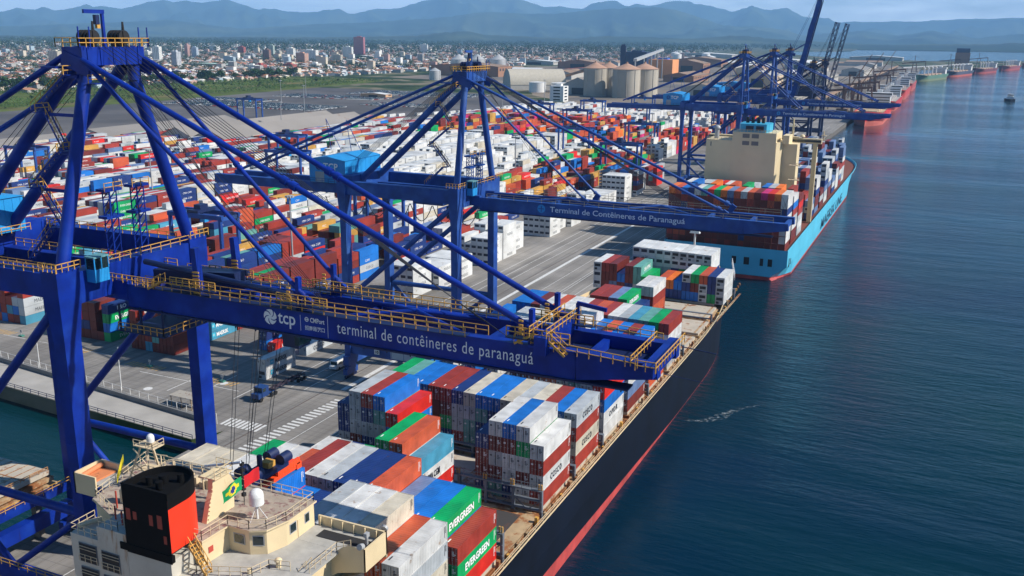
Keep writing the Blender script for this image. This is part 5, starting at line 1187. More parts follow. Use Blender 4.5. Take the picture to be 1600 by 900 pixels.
mb.box(-64.19, 423.5, 10.2, -58.2, 431, 44.5, 0); mb.box(-64.1, 421.8, 44.5, -61.5, 431, 48, 0)
cs = mb.build('casing', mat('tan_casing', (0.70, 0.58, 0.36), 0.6, vary=0.08, vscale=0.1, rust=0.14, rscale=0.2, streak=True, rustcol=(0.30, 0.16, 0.07)), s2)
mb = MB()
for x in (-80, -76.2):
    for z in (46.6, 43.6): mb.box(x, 418.38, z, x+2.9, 418.43, z+1.7)
mb.box(-93.6, 419.7, 42.4, -91.7, 419.9, 44.2)
build_each(mb, 'louvre_opening', mat('vent_grey', (0.18, 0.17, 0.16), 0.6), cs)
mb = MB(); mb.prism([(-81, 419), (-70.5, 419), (-69.5, 421), (-69.5, 429), (-70.5, 431), (-81, 431), (-82, 429), (-82, 421)], 49.01, 52.4); fn = mb.build('funnel', mat('funnel_light_blue', (0.05, 0.38, 0.58), 0.45), s2)
mb = MB(); mb.box(-79, 418.9, 49.8, -75.8, 418.98, 51.6); mb.box(-74.8, 418.9, 49.8, -71.6, 418.98, 51.6); build_each(mb, 'emblem_panel', M_letblk, fn)
mb = MB(); 
for x in (-79.5, -77.3, -75, -73): mb.tube((x, 425, 52.4), (x, 425, 54.8), 0.7, n=12)
mb.build('exhaust_pipe', M_black, fn)
mb = MB(); mb.tube((-92, 424, 45.2), (-92, 424, 49.5), 1.0, n=14); mb.dome(-92, 424, 49.5, 1.5, 14); mb.build('vent_cowl', [M_steel], s2)
mb = MB(); mb.rail([(-95.3, 420.2, 45.2), (-84.3, 418.8, 45.2)], t=0.12, sp=1.5); mb.rail([(-84, 418.6, 49), (-66.4, 418.6, 49)], t=0.12, sp=1.5)
for z in (18, 24, 30, 36): mb.box(-60.5, 419.6, z, -56, 421.4, z+0.25); mb.rail([(-60.5, 419.6, z), (-56, 419.6, z)], t=0.12, sp=1.5)
mb.build('railing', M_creamrail, s2)
mb = MB(); mb.box(-97.5, 434.1, 10.2, -60.5, 436.8, 33, 0); mb.box(-66, 434.1, 33, -59.5, 437, 46.5, 0); mb.box(-53.4, 434.4, 10.2, -51.6, 436.6, 44, 0); mb.box(-97.8, 434.2, 44, -50, 437, 46, 0)
mb.build('deckhouse', mat('deckhouse_cream', (0.58, 0.48, 0.30), 0.6, vary=0.06), s2)
mb = MB(); mb.box(-97.7, 434.08, 44.6, -50.1, 434.15, 45.5); mb.build('window', M_glass, s2)
mb = MB(); mb.tube((-62, 434.6, 46.5), (-62, 434.6, 54), 0.5, 0.3, 10); mb.beam((-64, 434.6, 51), (-60, 434.6, 51), 0.3, 0.3); mb.dome(-58, 435, 46.6, 1.1, 12); mb.build('radar_mast', M_cream, s2)
mb = MB(); mb.tube((-74, 652, 14), (-74, 652, 30), 0.5, 0.3, 10); mb.box(-75.5, 651, 27, -72.5, 653, 27.4); mb.build('foremast', M_cream, s2)
mb = MB(); text_on(mb, 'MAERSK LINE', 7.0, (-50.52, 466, 1.6), (0, 1, 0), (0, 0, 1), 0, bold=0.05, width=88); mb.build('lettering', mat('hull_letter_navy', (0.015, 0.06, 0.12), 0.5), s2)
mb = MB()
for (a, b_) in (((-84, 368, 6.4), (-98, 352, 4)), ((-79, 368, 6.4), (-98, 340, 4)), ((-74, 330, 15.5), (-98, 345, 4))): mb.beam(a, b_, 0.12, 0.12)
mb.build('mooring_line', mat('pale_rope', (0.5, 0.48, 0.42), 0.8), s2)

MB.build = _old
# ---------------------------------------------------------------- bulk carriers further along
def bulker(y0, y1, xc, hb, zd, colr, label, up='white', cranes=3, deck=(0.32, 0.22, 0.15), bootc=(0.42, 0.10, 0.08), ang=0, housefirst=False, boxes=0, z_wl=3.0):
    s = empty('bulk_carrier', (xc, (y0+y1)/2, 0), label, 'ship', None)
    L = y1-y0
    hm = mat('hull_%02d%02d%02d' % tuple(int(c*99) for c in colr), colr, 0.5, vary=0.12, vscale=0.05); bm_ = mat('boot_%02d%02d%02d' % tuple(int(c*99) for c in bootc), bootc, 0.6, vary=0.1); dm = mat('bulk_deck_%02d' % int(deck[0]*99), deck, 0.8, vary=0.2, vscale=0.08)
    # built pointing to -Y with the bow nearest the viewer
    h = hull('hull', None, y0, y1, xc, hb, zd, [hm, bm_, dm, hm], sheer=3, z_wl=z_wl, nose=36, stern_cut=2)
    me = h.data
    for v in me.vertices:
        yy = y0+y1-v.co.y; v.co.y = yy-(y0+y1)/2; v.co.x -= xc
    me.flip_normals(); h.parent = s
    def put(mb, nm, m_): 
        o = mb.build(nm, m_); 
        for v in o.data.vertices: v.co.x -= xc; v.co.y -= (y0+y1)/2
        o.parent = s; return o
    yh = y1-24
    mb = MB(); mb.box(xc-hb*0.85, yh, zd-1, xc+hb*0.85, yh+14, zd+11); mb.box(xc-hb*0.98, yh, zd+11, xc+hb*0.98, yh+9, zd+14); mb.box(xc-3, yh+10, zd+11, xc+3, yh+16, zd+17)
    hs = put(mb, 'deckhouse', M_white if up == 'white' else M_cream)
    mb = MB()
    for z in (zd+2, zd+5, zd+8): mb.box(xc-hb*0.8, yh-0.1, z, xc+hb*0.8, yh-0.02, z+1)
    mb.box(xc-hb*0.95, yh-0.1, zd+12, xc+hb*0.95, yh-0.02, zd+13.3); put(mb, 'window_band', M_glass)
    mb = MB(); nh = 5; seg = (L-60)/nh
    for k in range(nh): ya_ = y0+28+k*seg; mb.box(xc-hb*0.6, ya_+2, zd-1, xc+hb*0.6, ya_+seg-5, zd+1.4); 
    put(mb, 'hatch_cover', mat('hatch_'+label[:8], tuple(min(1, c*1.25) for c in deck), 0.75, vary=0.15))
    for k in range(cranes):
        mb = MB(); yc = y0+28+(k+1)*seg*nh/(cranes+0.6); mb.beam((xc, yc, zd-1), (xc, yc, zd+13), 2.2, 2.2); mb.box(xc-2, yc-2, zd+13, xc+2, yc+2, zd+16); mb.beam((xc, yc-1, zd+14.5), (xc+2, yc-22, zd+19), 1.0, 1.2)
        put(mb, 'deck_crane', M_white if up == 'white' else M_yel)
    mb = MB(); mb.beam((xc, y0+12, zd+1), (xc, y0+12, zd+13), 0.6, 0.6); put(mb, 'foremast', M_white)
    if ang: s.rotation_euler = (0, 0, ang)
    return s
bulker(1052, 1240, -80, 15, 13, (0.62, 0.03, 0.022), 'bright red bulk carrier moored with its bow nearest the container quay', deck=(0.45, 0.33, 0.20), bootc=(0.55, 0.13, 0.10), cranes=0, z_wl=5.5)
bulker(1275, 1470, -81, 16, 12, (0.48, 0.03, 0.025), 'red bulk carrier with white deckhouse moored behind the first bright red one', cranes=4, z_wl=3.5, deck=(0.35, 0.32, 0.30))
bulker(1530, 1740, -82, 16, 14, (0.50, 0.05, 0.035), 'red hulled bulk carrier third along the grain quay, white cranes on deck', cranes=4, z_wl=4, deck=(0.25, 0.2, 0.18))
bulker(1800, 2000, -83, 16, 13, (0.40, 0.06, 0.05), 'dull red bulk carrier fourth along the grain quay', cranes=4, z_wl=4, deck=(0.25, 0.2, 0.18))
for (px_, y_, cl, lb, bc) in ((5, 2380, (0.10, 0.20, 0.13), 'green hulled bulk carrier at the angled pier beyond the red ships', (0.18, 0.22, 0.12)), (62, 2700, (0.06, 0.06, 0.09), 'dark hulled bulk carrier with rusty lower side, beside the green one', (0.45, 0.10, 0.07)), (128, 3010, (0.16, 0.03, 0.03), 'maroon bulk carrier at the angled pier in front of the blue topped silo', (0.36, 0.07, 0.06)), (205, 3370, (0.25, 0.05, 0.05), 'brick red bulk carrier near the far end of the angled pier', (0.36, 0.07, 0.06)), (290, 3800, (0.45, 0.05, 0.03), 'orange red bulk carrier furthest out at the angled pier', (0.42, 0.08, 0.05))):
    bulker(y_-110, y_+110, px_-60, 16, 12, cl, lb, cranes=4, ang=radians(-12), bootc=bc, z_wl=4)
# pilot boat and its wake
pb = empty('pilot_boat', (77, 1626, 0), 'small dark pilot boat with pale cabin running up the open channel', 'boat')
mb = MB(); pts = [(70.5, 1616), (77.2, 1611), (84, 1616), (84.5, 1640), (70, 1640)]; mb.prism(pts, -0.6, 3.4); mb.build('hull', M_navyhull, pb)
mb = MB(); mb.box(73, 1620, 3.4, 82, 1634, 7.2); mb.box(74, 1622, 7.2, 81, 1630, 10.6); mb.build('cabin', M_white, pb)
mb = MB(); mb.box(73.95, 1621.9, 8.4, 81.05, 1622, 9.7); mb.build('window', M_glass, pb)
mb = MB(); mb.beam((77.5, 1627, 10.6), (77.5, 1627, 17), 0.5, 0.5); mb.beam((75, 1627, 14), (80, 1627, 14), 0.35, 0.35); mb.build('mast', M_steel, pb)
M_foam = bpy.data.materials.new('foam'); M_foam.use_nodes = True; n = M_foam.node_tree.nodes; l = M_foam.node_tree.links; b = n['Principled BSDF']; b.inputs['Base Color'].default_value = (0.62, 0.68, 0.70, 1); b.inputs['Roughness'].default_value = 0.8
geo = n.new('ShaderNodeNewGeometry'); no = n.new('ShaderNodeTexNoise'); no.inputs['Scale'].default_value = 0.9; no.inputs['Detail'].default_value = 8; no.inputs['Roughness'].default_value = 0.75; l.new(geo.outputs['Position'], no.inputs['Vector'])
mr = n.new('ShaderNodeMapRange'); mr.inputs[1].default_value = 0.5; mr.inputs[2].default_value = 0.72; mr.inputs[4].default_value = 0.6; l.new(no.outputs[0], mr.inputs[0]); l.new(mr.outputs[0], b.inputs['Alpha'])
def ribbon(name, pts, label_kind):
    mb = MB(); 
    for i in range(len(pts)-1):
        (x0, y0, w0), (x1, y1, w1) = pts[i], pts[i+1]; d = Vector((x1-x0, y1-y0, 0)).normalized(); q = Vector((-d.y, d.x, 0))
        mb._add([(x0-q.x*w0, y0-q.y*w0, 0.03), (x1-q.x*w1, y1-q.y*w1, 0.03), (x1+q.x*w1, y1+q.y*w1, 0.03), (x0+q.x*w0, y0+q.y*w0, 0.03)], [(0, 1, 2, 3)])
    return tag(mb.build(name, M_foam), kind='stuff')
ribbon('foam_patch', [(-50, 208, 0.1), (-47, 209.3, 0.6), (-44, 211, 1.0), (-42, 214.5, 1.5), (-40.3, 218.5, 1.0), (-38.5, 222, 0.5), (-35, 226, 0.2)], '')
ribbon('boat_wake', [(70, 1606, 1.5), (76, 1612, 10), (80, 1640, 13), (92, 1700, 12), (112, 1790, 10), (140, 1900, 8), (175, 2050, 4)], '')
# ================================================================ YARD EQUIPMENT
def plates(parent, x, y, z, txt):
    mb = MB(); mb.box(x, y-0.02, z, x+1.5, y, z+1.25, 0); text_on(mb, txt, 1.0, (x+0.75, y-0.035, z+0.27), (1, 0, 0), (0, 0, 1), 1, bold=0.04, center=True)
    mb.build('number_plate', [M_white, M_letblk], parent)
plates(c2, -123.6, 190.0, 11.0, '10')
mb = MB(); mb.box(-119, 190.2, 10.4, -112, 190.3, 12.3, 0)
for k in range(2): mb.box(-118.8+3.5*k, 190.17, 10.5, -118.7+3.5*k, 190.2, 12.2, 1)
mb.build('notice_board', [mat('notice_pale', (0.45, 0.50, 0.55), 0.5), M_blue2], c2)

def rtg(x, y, label, h=21, first=[None]):
    """rubber tyred gantry spanning one block; x = seaward edge"""
    if first[0] is None:
        r = empty('yard_gantry_crane', (0, 0, 3.55), label, 'crane', 'rubber tyred yard cranes'); S = 23; D = 9
        for xx in (0, -S):
            mb = MB()
            for yy in (-D/2, D/2): mb.beam((xx, yy, 5), (xx, yy, 3.55+h), 1.0, 1.2)
            mb.beam((xx, -D/2-1.5, 5), (xx, D/2+1.5, 5), 1.2, 1.2); mb.beam((xx, -D/2, 3+h), (xx, D/2, 3+h), 0.8, 1.2)
            lg = mb.build('leg_frame', M_blue2, r)
            mb = MB()
            for yy in (-D/2-1, -D/2+1, D/2-1, D/2+1): mb.tube((xx-0.3, yy, 4.35), (xx+0.3, yy, 4.35), 0.8, n=12)
            mb.build('tyre', M_black, lg)
        mb = MB()
        for yy in (-D/2, D/2): mb.beam((-S-1, yy, 3.55+h), (1, yy, 3.55+h), 1.0, 1.6)
        mb.build('bridge_girder', M_blue2, r)
        mb = MB(); mb.box(-15, -D/2, 4.4+h, -10, D/2, 5.4+h); mb.box(-14, -2, 5.4+h, -11, 2, 7+h); mb.build('trolley', M_bluedk, r)
        mb = MB(); mb.box(-10, -3.5, 1.2+h, -8, -1.5, 3.2+h); mb.build('operator_cab', M_cabin, r)
        r.location = (x, y, 3.55); WL[r.name] = Vector((0, 0, 3.55)); first[0] = r; return r
    return copy_tree(first[0], loc=(x, y, 3.55), label=label)
places = [(-232+2, 262, 'blue yard gantry straddling the coloured block just behind the near crane'), (-458, 374, 'blue yard gantry among the white boxes seen past the left leg of the near crane'), (-321, 430, 'blue yard gantry straddling the mixed block inland of the second crane'),
          (-170, 560, 'blue yard gantry at the edge of the tall red stacks'), (-200, 700, 'blue yard gantry among the red stacks behind the third crane'), (-290, 800, 'blue yard gantry in the white refrigerated field, nearest of the far row'), (-320, 925, 'blue yard gantry in the far row below the concrete silos'), (-260, 880, 'blue yard gantry in the far row right of the silos'), (-290, 1000, 'blue yard gantry behind all others below the dark grain building'), (-620, 760, 'blue yard gantry standing alone on the car yard edge'), (-230, 640, 'blue yard gantry over the orange and red stacks'), (-350, 860, 'blue yard gantry beside the white striped control building'), (-375, 500, 'blue yard gantry inland of the mixed block, near the grey sheds'), (-196, 330, 'blue yard gantry over red stacks behind the second crane legs'), (-180, 900, 'blue yard gantry at the far end of the quay apron')]
for x, y, lab in places: rtg(x, y, lab)

def pole(x, y, h, label, first={}):
    key = round(h)
    if key not in first:
        r = empty('floodlight_mast', (0, 0, 0), label, 'light mast', 'floodlight masts over the yard')
        mb = MB(); mb.tube((0, 0, 0), (0, 0, h), 0.42, 0.2, 8); mb.build('mast_pole', M_steel, r)
        mb = MB(); mb.tube((0, 0, h-0.4), (0, 0, h-0.2), 1.1, n=10)
        for k in range(8): a = k*pi/4; mb.box(1.2*cos(a)-0.3, 1.2*sin(a)-0.3, h-0.9, 1.2*cos(a)+0.3, 1.2*sin(a)+0.3, h-0.3)
        mb.build('lamp_head', M_steel, r); first[key] = r; r.location = (x, y, 3.55); return r
    return copy_tree(first[key], loc=(x, y, 3.55), label=label)
POLES = [(-206, 266, 30, 'grey floodlight mast rising between the coloured stacks behind the near boom'), (-216, 479, 32, 'grey floodlight mast by the mixed stacks behind the second boom'), (-347, 343, 30, 'grey floodlight mast among white boxes beside the tower leg of the near crane'), (-387, 715, 34, 'tall floodlight mast near the grey gabled sheds'), (-442, 1062, 34, 'tall floodlight mast on the car yard edge before the round sheds'), (-732, 939, 30, 'floodlight mast standing in the car yard near the grass'), (-640, 860, 30, 'floodlight mast at the corner of the asphalt yard'), (-800, 1080, 30, 'floodlight mast in the middle of the parked cars'), (-600, 1120, 32, 'floodlight mast behind the parked car rows'), (-346, 739, 34, 'floodlight mast in the white container field'), (-186, 640, 34, 'floodlight mast by the red stacks past the second crane'), (-290, 560, 32, 'floodlight mast inland of the tan ship block'), (-150, 720, 34, 'floodlight mast behind the third crane legs'), (-500, 640, 30, 'floodlight mast at the shed gable')]
for p in POLES: pole(*p)
for i, (x, y) in enumerate(((-207, 161), (-176, 158.5))):
    r = empty('street_lamp', (x, y, 3.5), 'thin white street lamp by the basin fence, %s' % ('nearer the grey parapet end' if i else 'the inland one'), 'street lamp', 'street lamps by the basin')
    mb = MB(); mb.tube((x, y, 3.5), (x, y, 14.5), 0.12, 0.08, 6); mb.build('lamp_post', M_white, r)
    mb = MB(); mb.beam((x, y, 14.4), (x+1.6, y, 14.7), 0.1, 0.1); mb.box(x+1.2, y-0.15, 14.6, x+2.0, y+0.15, 14.8); mb.build('lamp_head', M_white, r)
sh = empty('shelter', (-154, 157, 3.5), 'small rusty framed shelter standing on the basin road beside the parapet', 'shelter')
mb = MB()
for x in (-157.5, -154.5, -151.5):
    for y in (155.8, 158.8): mb.beam((x, y, 3.5), (x, y, 6.3), 0.15, 0.15)
mb.build('post', mat('rusty_frame', (0.35, 0.24, 0.14), 0.8), sh)
mb = MB(); mb.box(-157.9, 155.5, 6.3, -151.1, 159.1, 6.42); mb.build('roof', mat('shelter_roof', (0.36, 0.33, 0.28), 0.7, rust=0.5, rscale=1), sh)
mb = MB(); mb.box(-157, 157, 3.5, -152, 157.6, 4.1); mb.build('bench', M_steel, sh)
for i, (x, y) in enumerate(((-182.5, 174.2), (-158, 173.6), (-234, 177.4))):
    b = empty('barrier_post', (x, y, 3.5), 'small teal traffic block on yellow hatching, before the %s stack' % ORD[i], 'traffic block', 'traffic blocks on the hatching')
    mb = MB(); mb.box(x-0.7, y-0.5, 3.51, x+0.7, y+0.5, 3.9); mb.build('base', mat('teal_block', (0.06, 0.22, 0.17), 0.7), b)
    mb = MB(); mb.beam((x, y, 3.9), (x, y, 5.4), 0.12, 0.12); mb.box(x-0.4, y-0.05, 4.7, x+0.4, y+0.05, 5.4); mb.build('board', M_steel, b)
# truck with empty container chassis, driving towards the viewer
tx, ty = -141.6, 169.5
t = empty('terminal_truck', (tx, ty, 3.55), 'dark blue truck tractor pulling an empty skeletal chassis on the lane', 'truck')
mb = MB(); mb.prism([(tx-1.25, ty-2.2), (tx+1.25, ty-2.2), (tx+1.25, ty+0.2), (tx-1.25, ty+0.2)], 4.5, 6.9); mb.box(tx-1.1, ty-3.4, 4.4, tx+1.1, ty-2.2, 5.6); mb.box(tx-0.45, ty+0.2, 4.3, tx+0.45, ty+3.6, 4.6)
cab = mb.build('cab', mat('truck_blue', (0.012, 0.045, 0.17), 0.4), t)
mb = MB(); mb.box(tx-1.1, ty-2.24, 5.75, tx+1.1, ty-2.2, 6.7); mb.box(tx+1.26, ty-2.0, 5.8, tx+1.29, ty-0.9, 6.6); mb.build('window', M_glass, cab)
mb = MB()
for sx in (-0.45, 0.45): mb.beam((tx+sx, ty+2.2, 4.95), (tx+sx, ty+15.2, 4.95), 0.16, 0.35)
for k in range(6): mb.beam((tx-1.2, ty+2.6+k*2.4, 4.9), (tx+1.2, ty+2.6+k*2.4, 4.9), 0.3, 0.22)
mb.build('chassis', mat('chassis_dark', (0.03, 0.02, 0.035), 0.6), t)
for (y_, ww) in ((-2.5, 1), (1.6, 1), (2.9, 1), (11.9, 1), (13.2, 1), (14.5, 1)):
    for sx in (-1, 1): mb = MB(); mb.tube((tx+sx*0.75, ty+y_, 4.05), (tx+sx*1.25, ty+y_, 4.05), 0.5, n=14); mb.build('wheel', M_black, t)
# white van
vx, vy = -138.0, 193.2
v = empty('minibus', (vx, vy, 3.55), 'white minibus driving beside the number ten crane leg', 'van')
mb = MB(); mb.box(vx-1.1, vy-0.2, 3.95, vx+1.1, vy+6, 6.0); mb._add([(vx-1.1, vy-0.2, 3.95), (vx+1.1, vy-0.2, 3.95), (vx+1.05, vy-0.9, 4.0), (vx-1.05, vy-0.9, 4.0), (vx-1.1, vy-0.2, 4.9), (vx+1.1, vy-0.2, 4.9), (vx+1.05, vy-0.9, 4.7), (vx-1.05, vy-0.9, 4.7)], [(3, 2, 6, 7), (7, 6, 5, 4), (2, 1, 5, 6), (0, 3, 7, 4)]); bd = mb.build('body', M_white, v)
mb = MB(); mb.box(vx-0.95, vy-0.24, 4.95, vx+0.95, vy-0.2, 5.75)
for k in range(3): mb.box(vx+1.1, vy+0.3+k*1.8, 4.95, vx+1.13, vy+1.8+k*1.8, 5.6)
mb.build('window', M_glass, bd)
for y_ in (0.6, 4.6):
    for sx in (-1, 1): mb = MB(); mb.tube((vx+sx*0.8, vy+y_, 3.95), (vx+sx*1.12, vy+y_, 3.95), 0.38, n=12); mb.build('wheel', M_black, v)
# hatch covers piled on the apron behind the near crane
for i, (z0, dx) in enumerate(((12.1, 0),)):
    hc = empty('hatch_cover_pile', (-141, 94, z0), 'rusty cream hatch cover panels stacked inland of the near crane leg', 'hatch covers')
    mb = MB(); 
    for k in range(3): mb.box(-151.5+0.4*k, 80-1.2*k, z0+k*1.15, -132.9-0.3*k, 104.0-0.4*k, z0+k*1.15+0.75, 1 if k < 2 else 0)
    for k in range(9): mb.box(-150+1.9*k, 78.4, z0+3.05, -149.8+1.9*k, 103, z0+3.09, 1)
    for k in range(5): mb.box(-150.5, 80+4.6*k, z0+3.05, -133.8, 80.25+4.6*k, z0+3.1, 1)
    mb.build('panel', [M_hatch, M_deckr], hc)
    mb = MB(); mb.rail([(-133.6, 78, z0+3.05), (-133.6, 103, z0+3.05)], t=0.08, h=0.7); mb.build('railing', mat('ochre_rail', (0.45, 0.22, 0.08), 0.7), hc)
    mb = MB()
    for x in (-149, -135):
        for y in (83, 101): mb.box(x-0.6, y-0.6, -2, x+0.6, y+0.6, z0)
    mb.build('support_column', M_conc, hc)

e = empty('flat_rack_stack', (-168, 520, 3.55), 'tall pile of folded grey flat racks standing alone by the quay road', 'racks')
for i_ in range(2):
    mb = MB()
    for k in range(7): mb.box(-176+8*i_, 505, 3.6+k*1.7, -169+8*i_, 517, 4.5+k*1.7)
    mb.build('folded_rack', mat('rack_grey', (0.20, 0.21, 0.24), 0.7, vary=0.1), e)
mb = MB()
for x in (-175.5, -169.5, -167.5, -161.5): mb.box(x-0.2, 504.9, 3.55, x+0.2, 505.0, 15.6)
mb.build('corner_post', M_white, e)

# ================================================================ SHEDS, SILOS, PLANT
M_gry = mat('shed_roof_grey', (0.24, 0.22, 0.20), 0.8, vary=0.15, vscale=0.02, rust=0.25, rscale=0.05); M_wall = mat('shed_wall', (0.42, 0.40, 0.36), 0.8, vary=0.1)
M_brick = mat('brown_brick', (0.30, 0.155, 0.09), 0.85, vary=0.15, vscale=0.05); M_broof = mat('brown_roof', (0.27, 0.18, 0.12), 0.85, vary=0.2, vscale=0.03)
M_silo = mat('silo_concrete', (0.42, 0.38, 0.31), 0.85, vary=0.1, vscale=0.04); M_silor = mat('silo_roof_pink', (0.42, 0.25, 0.17), 0.85, vary=0.15, vscale=0.1)
M_metal = mat('corrugated_metal', (0.48, 0.48, 0.47), 0.45, 0.2, vary=0.1, vscale=0.1); M_dkb = mat('dark_blue_cladding', (0.015, 0.03, 0.085), 0.6, vary=0.1); M_org = mat('orange_cladding', (0.72, 0.30, 0.11), 0.7, vary=0.1, vscale=0.03)
M_whr = mat('white_roof', (0.66, 0.66, 0.64), 0.6, vary=0.06, vscale=0.02); M_blr = mat('blue_roof', (0.03, 0.12, 0.48), 0.6)
def rotp(x, y, a, X, Y): return X+x*cos(a)-y*sin(a), Y+x*sin(a)+y*cos(a)
def shed(X, Y, w, L, h, hr, label, mw=None, mr=None, ang=0.0, doors=True, bays=1, cat='warehouse'):
    """gabled shed: ridge along its length L (local y)"""
    e = empty('warehouse', (X, Y, 3.5), label, cat); mw = mw or M_wall; mr = mr or M_gry; W1 = w/bays
    mw_ = MB(); mr_ = MB(); mo = MB()
    for b in range(bays):
        x0 = -w/2+b*W1; x1 = x0+W1; xm = (x0+x1)/2
        def P(x, y, z): p = rotp(x, y, ang, X, Y); return (p[0], p[1], z)
        mw_._add([P(x0, -L/2, 3.5), P(x1, -L/2, 3.5), P(x1, L/2, 3.5), P(x0, L/2, 3.5), P(x0, -L/2, 3.5+h), P(x1, -L/2, 3.5+h), P(x1, L/2, 3.5+h), P(x0, L/2, 3.5+h), P(xm, -L/2, 3.5+h+hr), P(xm, L/2, 3.5+h+hr)], [(0, 1, 5, 8, 4), (1, 2, 6, 5), (2, 3, 7, 9, 6), (3, 0, 4, 7)])
        o_ = 0.6; t = 0.25
        mr_._add([P(x0-o_, -L/2-o_, 3.4+h), P(xm, -L/2-o_, 3.6+h+hr), P(xm, L/2+o_, 3.6+h+hr), P(x0-o_, L/2+o_, 3.4+h)], [(0, 1, 2, 3)]); mr_._add([P(xm, -L/2-o_, 3.6+h+hr), P(x1+o_, -L/2-o_, 3.4+h), P(x1+o_, L/2+o_, 3.4+h), P(xm, L/2+o_, 3.6+h+hr)], [(0, 1, 2, 3)])
        if doors:
            mo._add([P(xm-W1*0.18, -L/2-0.05, 3.5), P(xm+W1*0.18, -L/2-0.05, 3.5), P(xm+W1*0.18, -L/2-0.05, 3.5+h*0.75), P(xm-W1*0.18, -L/2-0.05, 3.5+h*0.75)], [(0, 1, 2, 3)])
            nn = int(L/14)
            for k in range(nn):
                y = -L/2+7+k*14; mo._add([P(x1+0.05, y, 3.5+h*0.55), P(x1+0.05, y+7, 3.5+h*0.55), P(x1+0.05, y+7, 3.5+h*0.8), P(x1+0.05, y, 3.5+h*0.8)], [(0, 1, 2, 3)])
    mw_.build('wall', mw, e); mr_.build('roof', mr, e)
    if doors: build_each(mo, 'opening', mat('dark_opening', (0.03, 0.03, 0.032), 0.8), e, 4, 1)
    return e
shed(-508, 640, 62, 190, 9, 7, 'large grey gabled shed with twin roofs behind the yard stacks', bays=2)
shed(-590, 600, 40, 150, 8, 5, 'low grey shed inland of the twin roofed shed', bays=1)
shed(-600, 470, 34, 70, 7, 4, 'small grey roofed shed near the inland yard edge')
shed(-944, 1860, 159, 70, 21, 6, 'long brown brick warehouse below the three metal silos', M_brick, M_broof)
shed(-509, 1385, 52, 70, 13, 12, 'grey roofed shed between the white tanks and the concrete silos')
shed(-911, 2440, 111, 60, 17, 7, 'brown roofed warehouse left of the dark grain building', M_brick, M_broof)
shed(-586, 2320, 80, 70, 24, 8, 'brown grain shed right of the orange building', M_brick, M_broof)
shed(-598, 2130, 50, 60, 16, 13, 'pale gabled shed in front of the brown grain shed', M_wall, M_whr)
shed(-700, 2900, 140, 90, 20, 8, 'long brown roofed warehouse far behind the orange building', M_brick, M_broof)
shed(-487, 1900, 60, 120, 12, 6, 'brown low warehouse behind the third crane', M_brick, M_broof)
shed(-340, 1500, 60, 170, 12, 6, 'long brown shed behind the raised booms', M_wall, M_broof)
shed(-316, 1772, 60, 90, 20, 8, 'beige shed with curved roof behind the third crane machinery house', mat('beige_wall', (0.60, 0.47, 0.32), 0.8), M_wall)
shed(-420, 2250, 60, 110, 18, 7, 'beige gabled shed among the brown roofs', mat('beige_wall', (0.60, 0.47, 0.32), 0.8), M_broof)
shed(-250, 2000, 60, 200, 14, 6, 'grey roofed quay shed behind the red ships', M_wall, M_gry)
shed(-220, 2500, 50, 220, 14, 6, 'grey quay shed further along the grain quay', M_wall, M_gry)
shed(-210, 1360, 50, 130, 10, 5, 'low grey shed at the end of the container quay', M_wall, M_gry)
shed(-400, 2900, 80, 200, 16, 7, 'pale roofed shed in the middle of the grain terminal', M_wall, M_whr)
shed(-600, 3500, 200, 120, 12, 5, 'long white roofed shed far along the port', M_wall, M_whr)
shed(-1000, 4200, 260, 120, 14, 6, 'long white roofed shed before the distant forest', M_wall, M_whr)
shed(-300, 4200, 200, 90, 14, 6, 'white roofed shed near the far water', M_wall, M_whr)
shed(-1303, 2075, 100, 40, 8, 3, 'shed with bright blue roof edge among town trees', M_blr, M_whr, ang=0.2)
shed(-1432, 1520, 26, 34, 7, 3, 'shed with purple blue walls below the paired towers', mat('purple_wall', (0.12, 0.10, 0.42), 0.7), M_whr, ang=0.3)
shed(-1680, 1860, 180, 50, 8, 3, 'very long pale green roofed market shed in the town', M_wall, mat('pale_green_roof', (0.36, 0.48, 0.40), 0.7), ang=0.25)
shed(-2245, 1980, 90, 50, 13, 4, 'white factory shed at the inland end of the town', M_whr, M_whr, ang=0.3)
shed(-1900, 2900, 120, 40, 8, 3, 'white roofed market hall amid the distant houses', M_wall, M_whr, ang=0.1)
shed(-1150, 2700, 120, 60, 10, 4, 'white roofed workshop left of the metal silos', M_wall, M_whr, ang=0.1)
shed(-790, 2150, 100, 60, 9, 4, 'orange tiled long hall beside the brown warehouse', M_wall, mat('orange_tile', (0.60, 0.14, 0.06), 0.8), ang=0.1)
shed(-720, 1130, 40, 16, 5, 1.5, 'low orange and cream office building between the parked car fields', mat('orange_cream', (0.55, 0.33, 0.18), 0.8), M_whr)
rs = random.Random(41)
for k in range(30):
    X, Y = rs.uniform(-950, -230), rs.uniform(1560, 3700)
    if any(abs(X-ax) < 75 and abs(Y-ay) < 110 for ax, ay in ((-638, 2062), (-568, 2020), (-944, 1860), (-586, 2320), (-487, 1900), (-316, 1772), (-420, 2250), (-250, 2000), (-911, 2440), (-622, 1450), (-1056, 2100))): continue
    q_ = rs.choice((0, 1, 2)); shed(X, Y, rs.uniform(24, 50), rs.uniform(40, 110), rs.uniform(7, 14), rs.uniform(3, 7), 'industrial shed with %s roof among the works behind the silos' % ('brown', 'grey', 'white')[q_], M_wall, (M_broof, M_gry, M_whr)[q_], ang=rs.choice((0, 0, pi/2)), doors=False)['group'] = 'industrial sheds behind the silos'
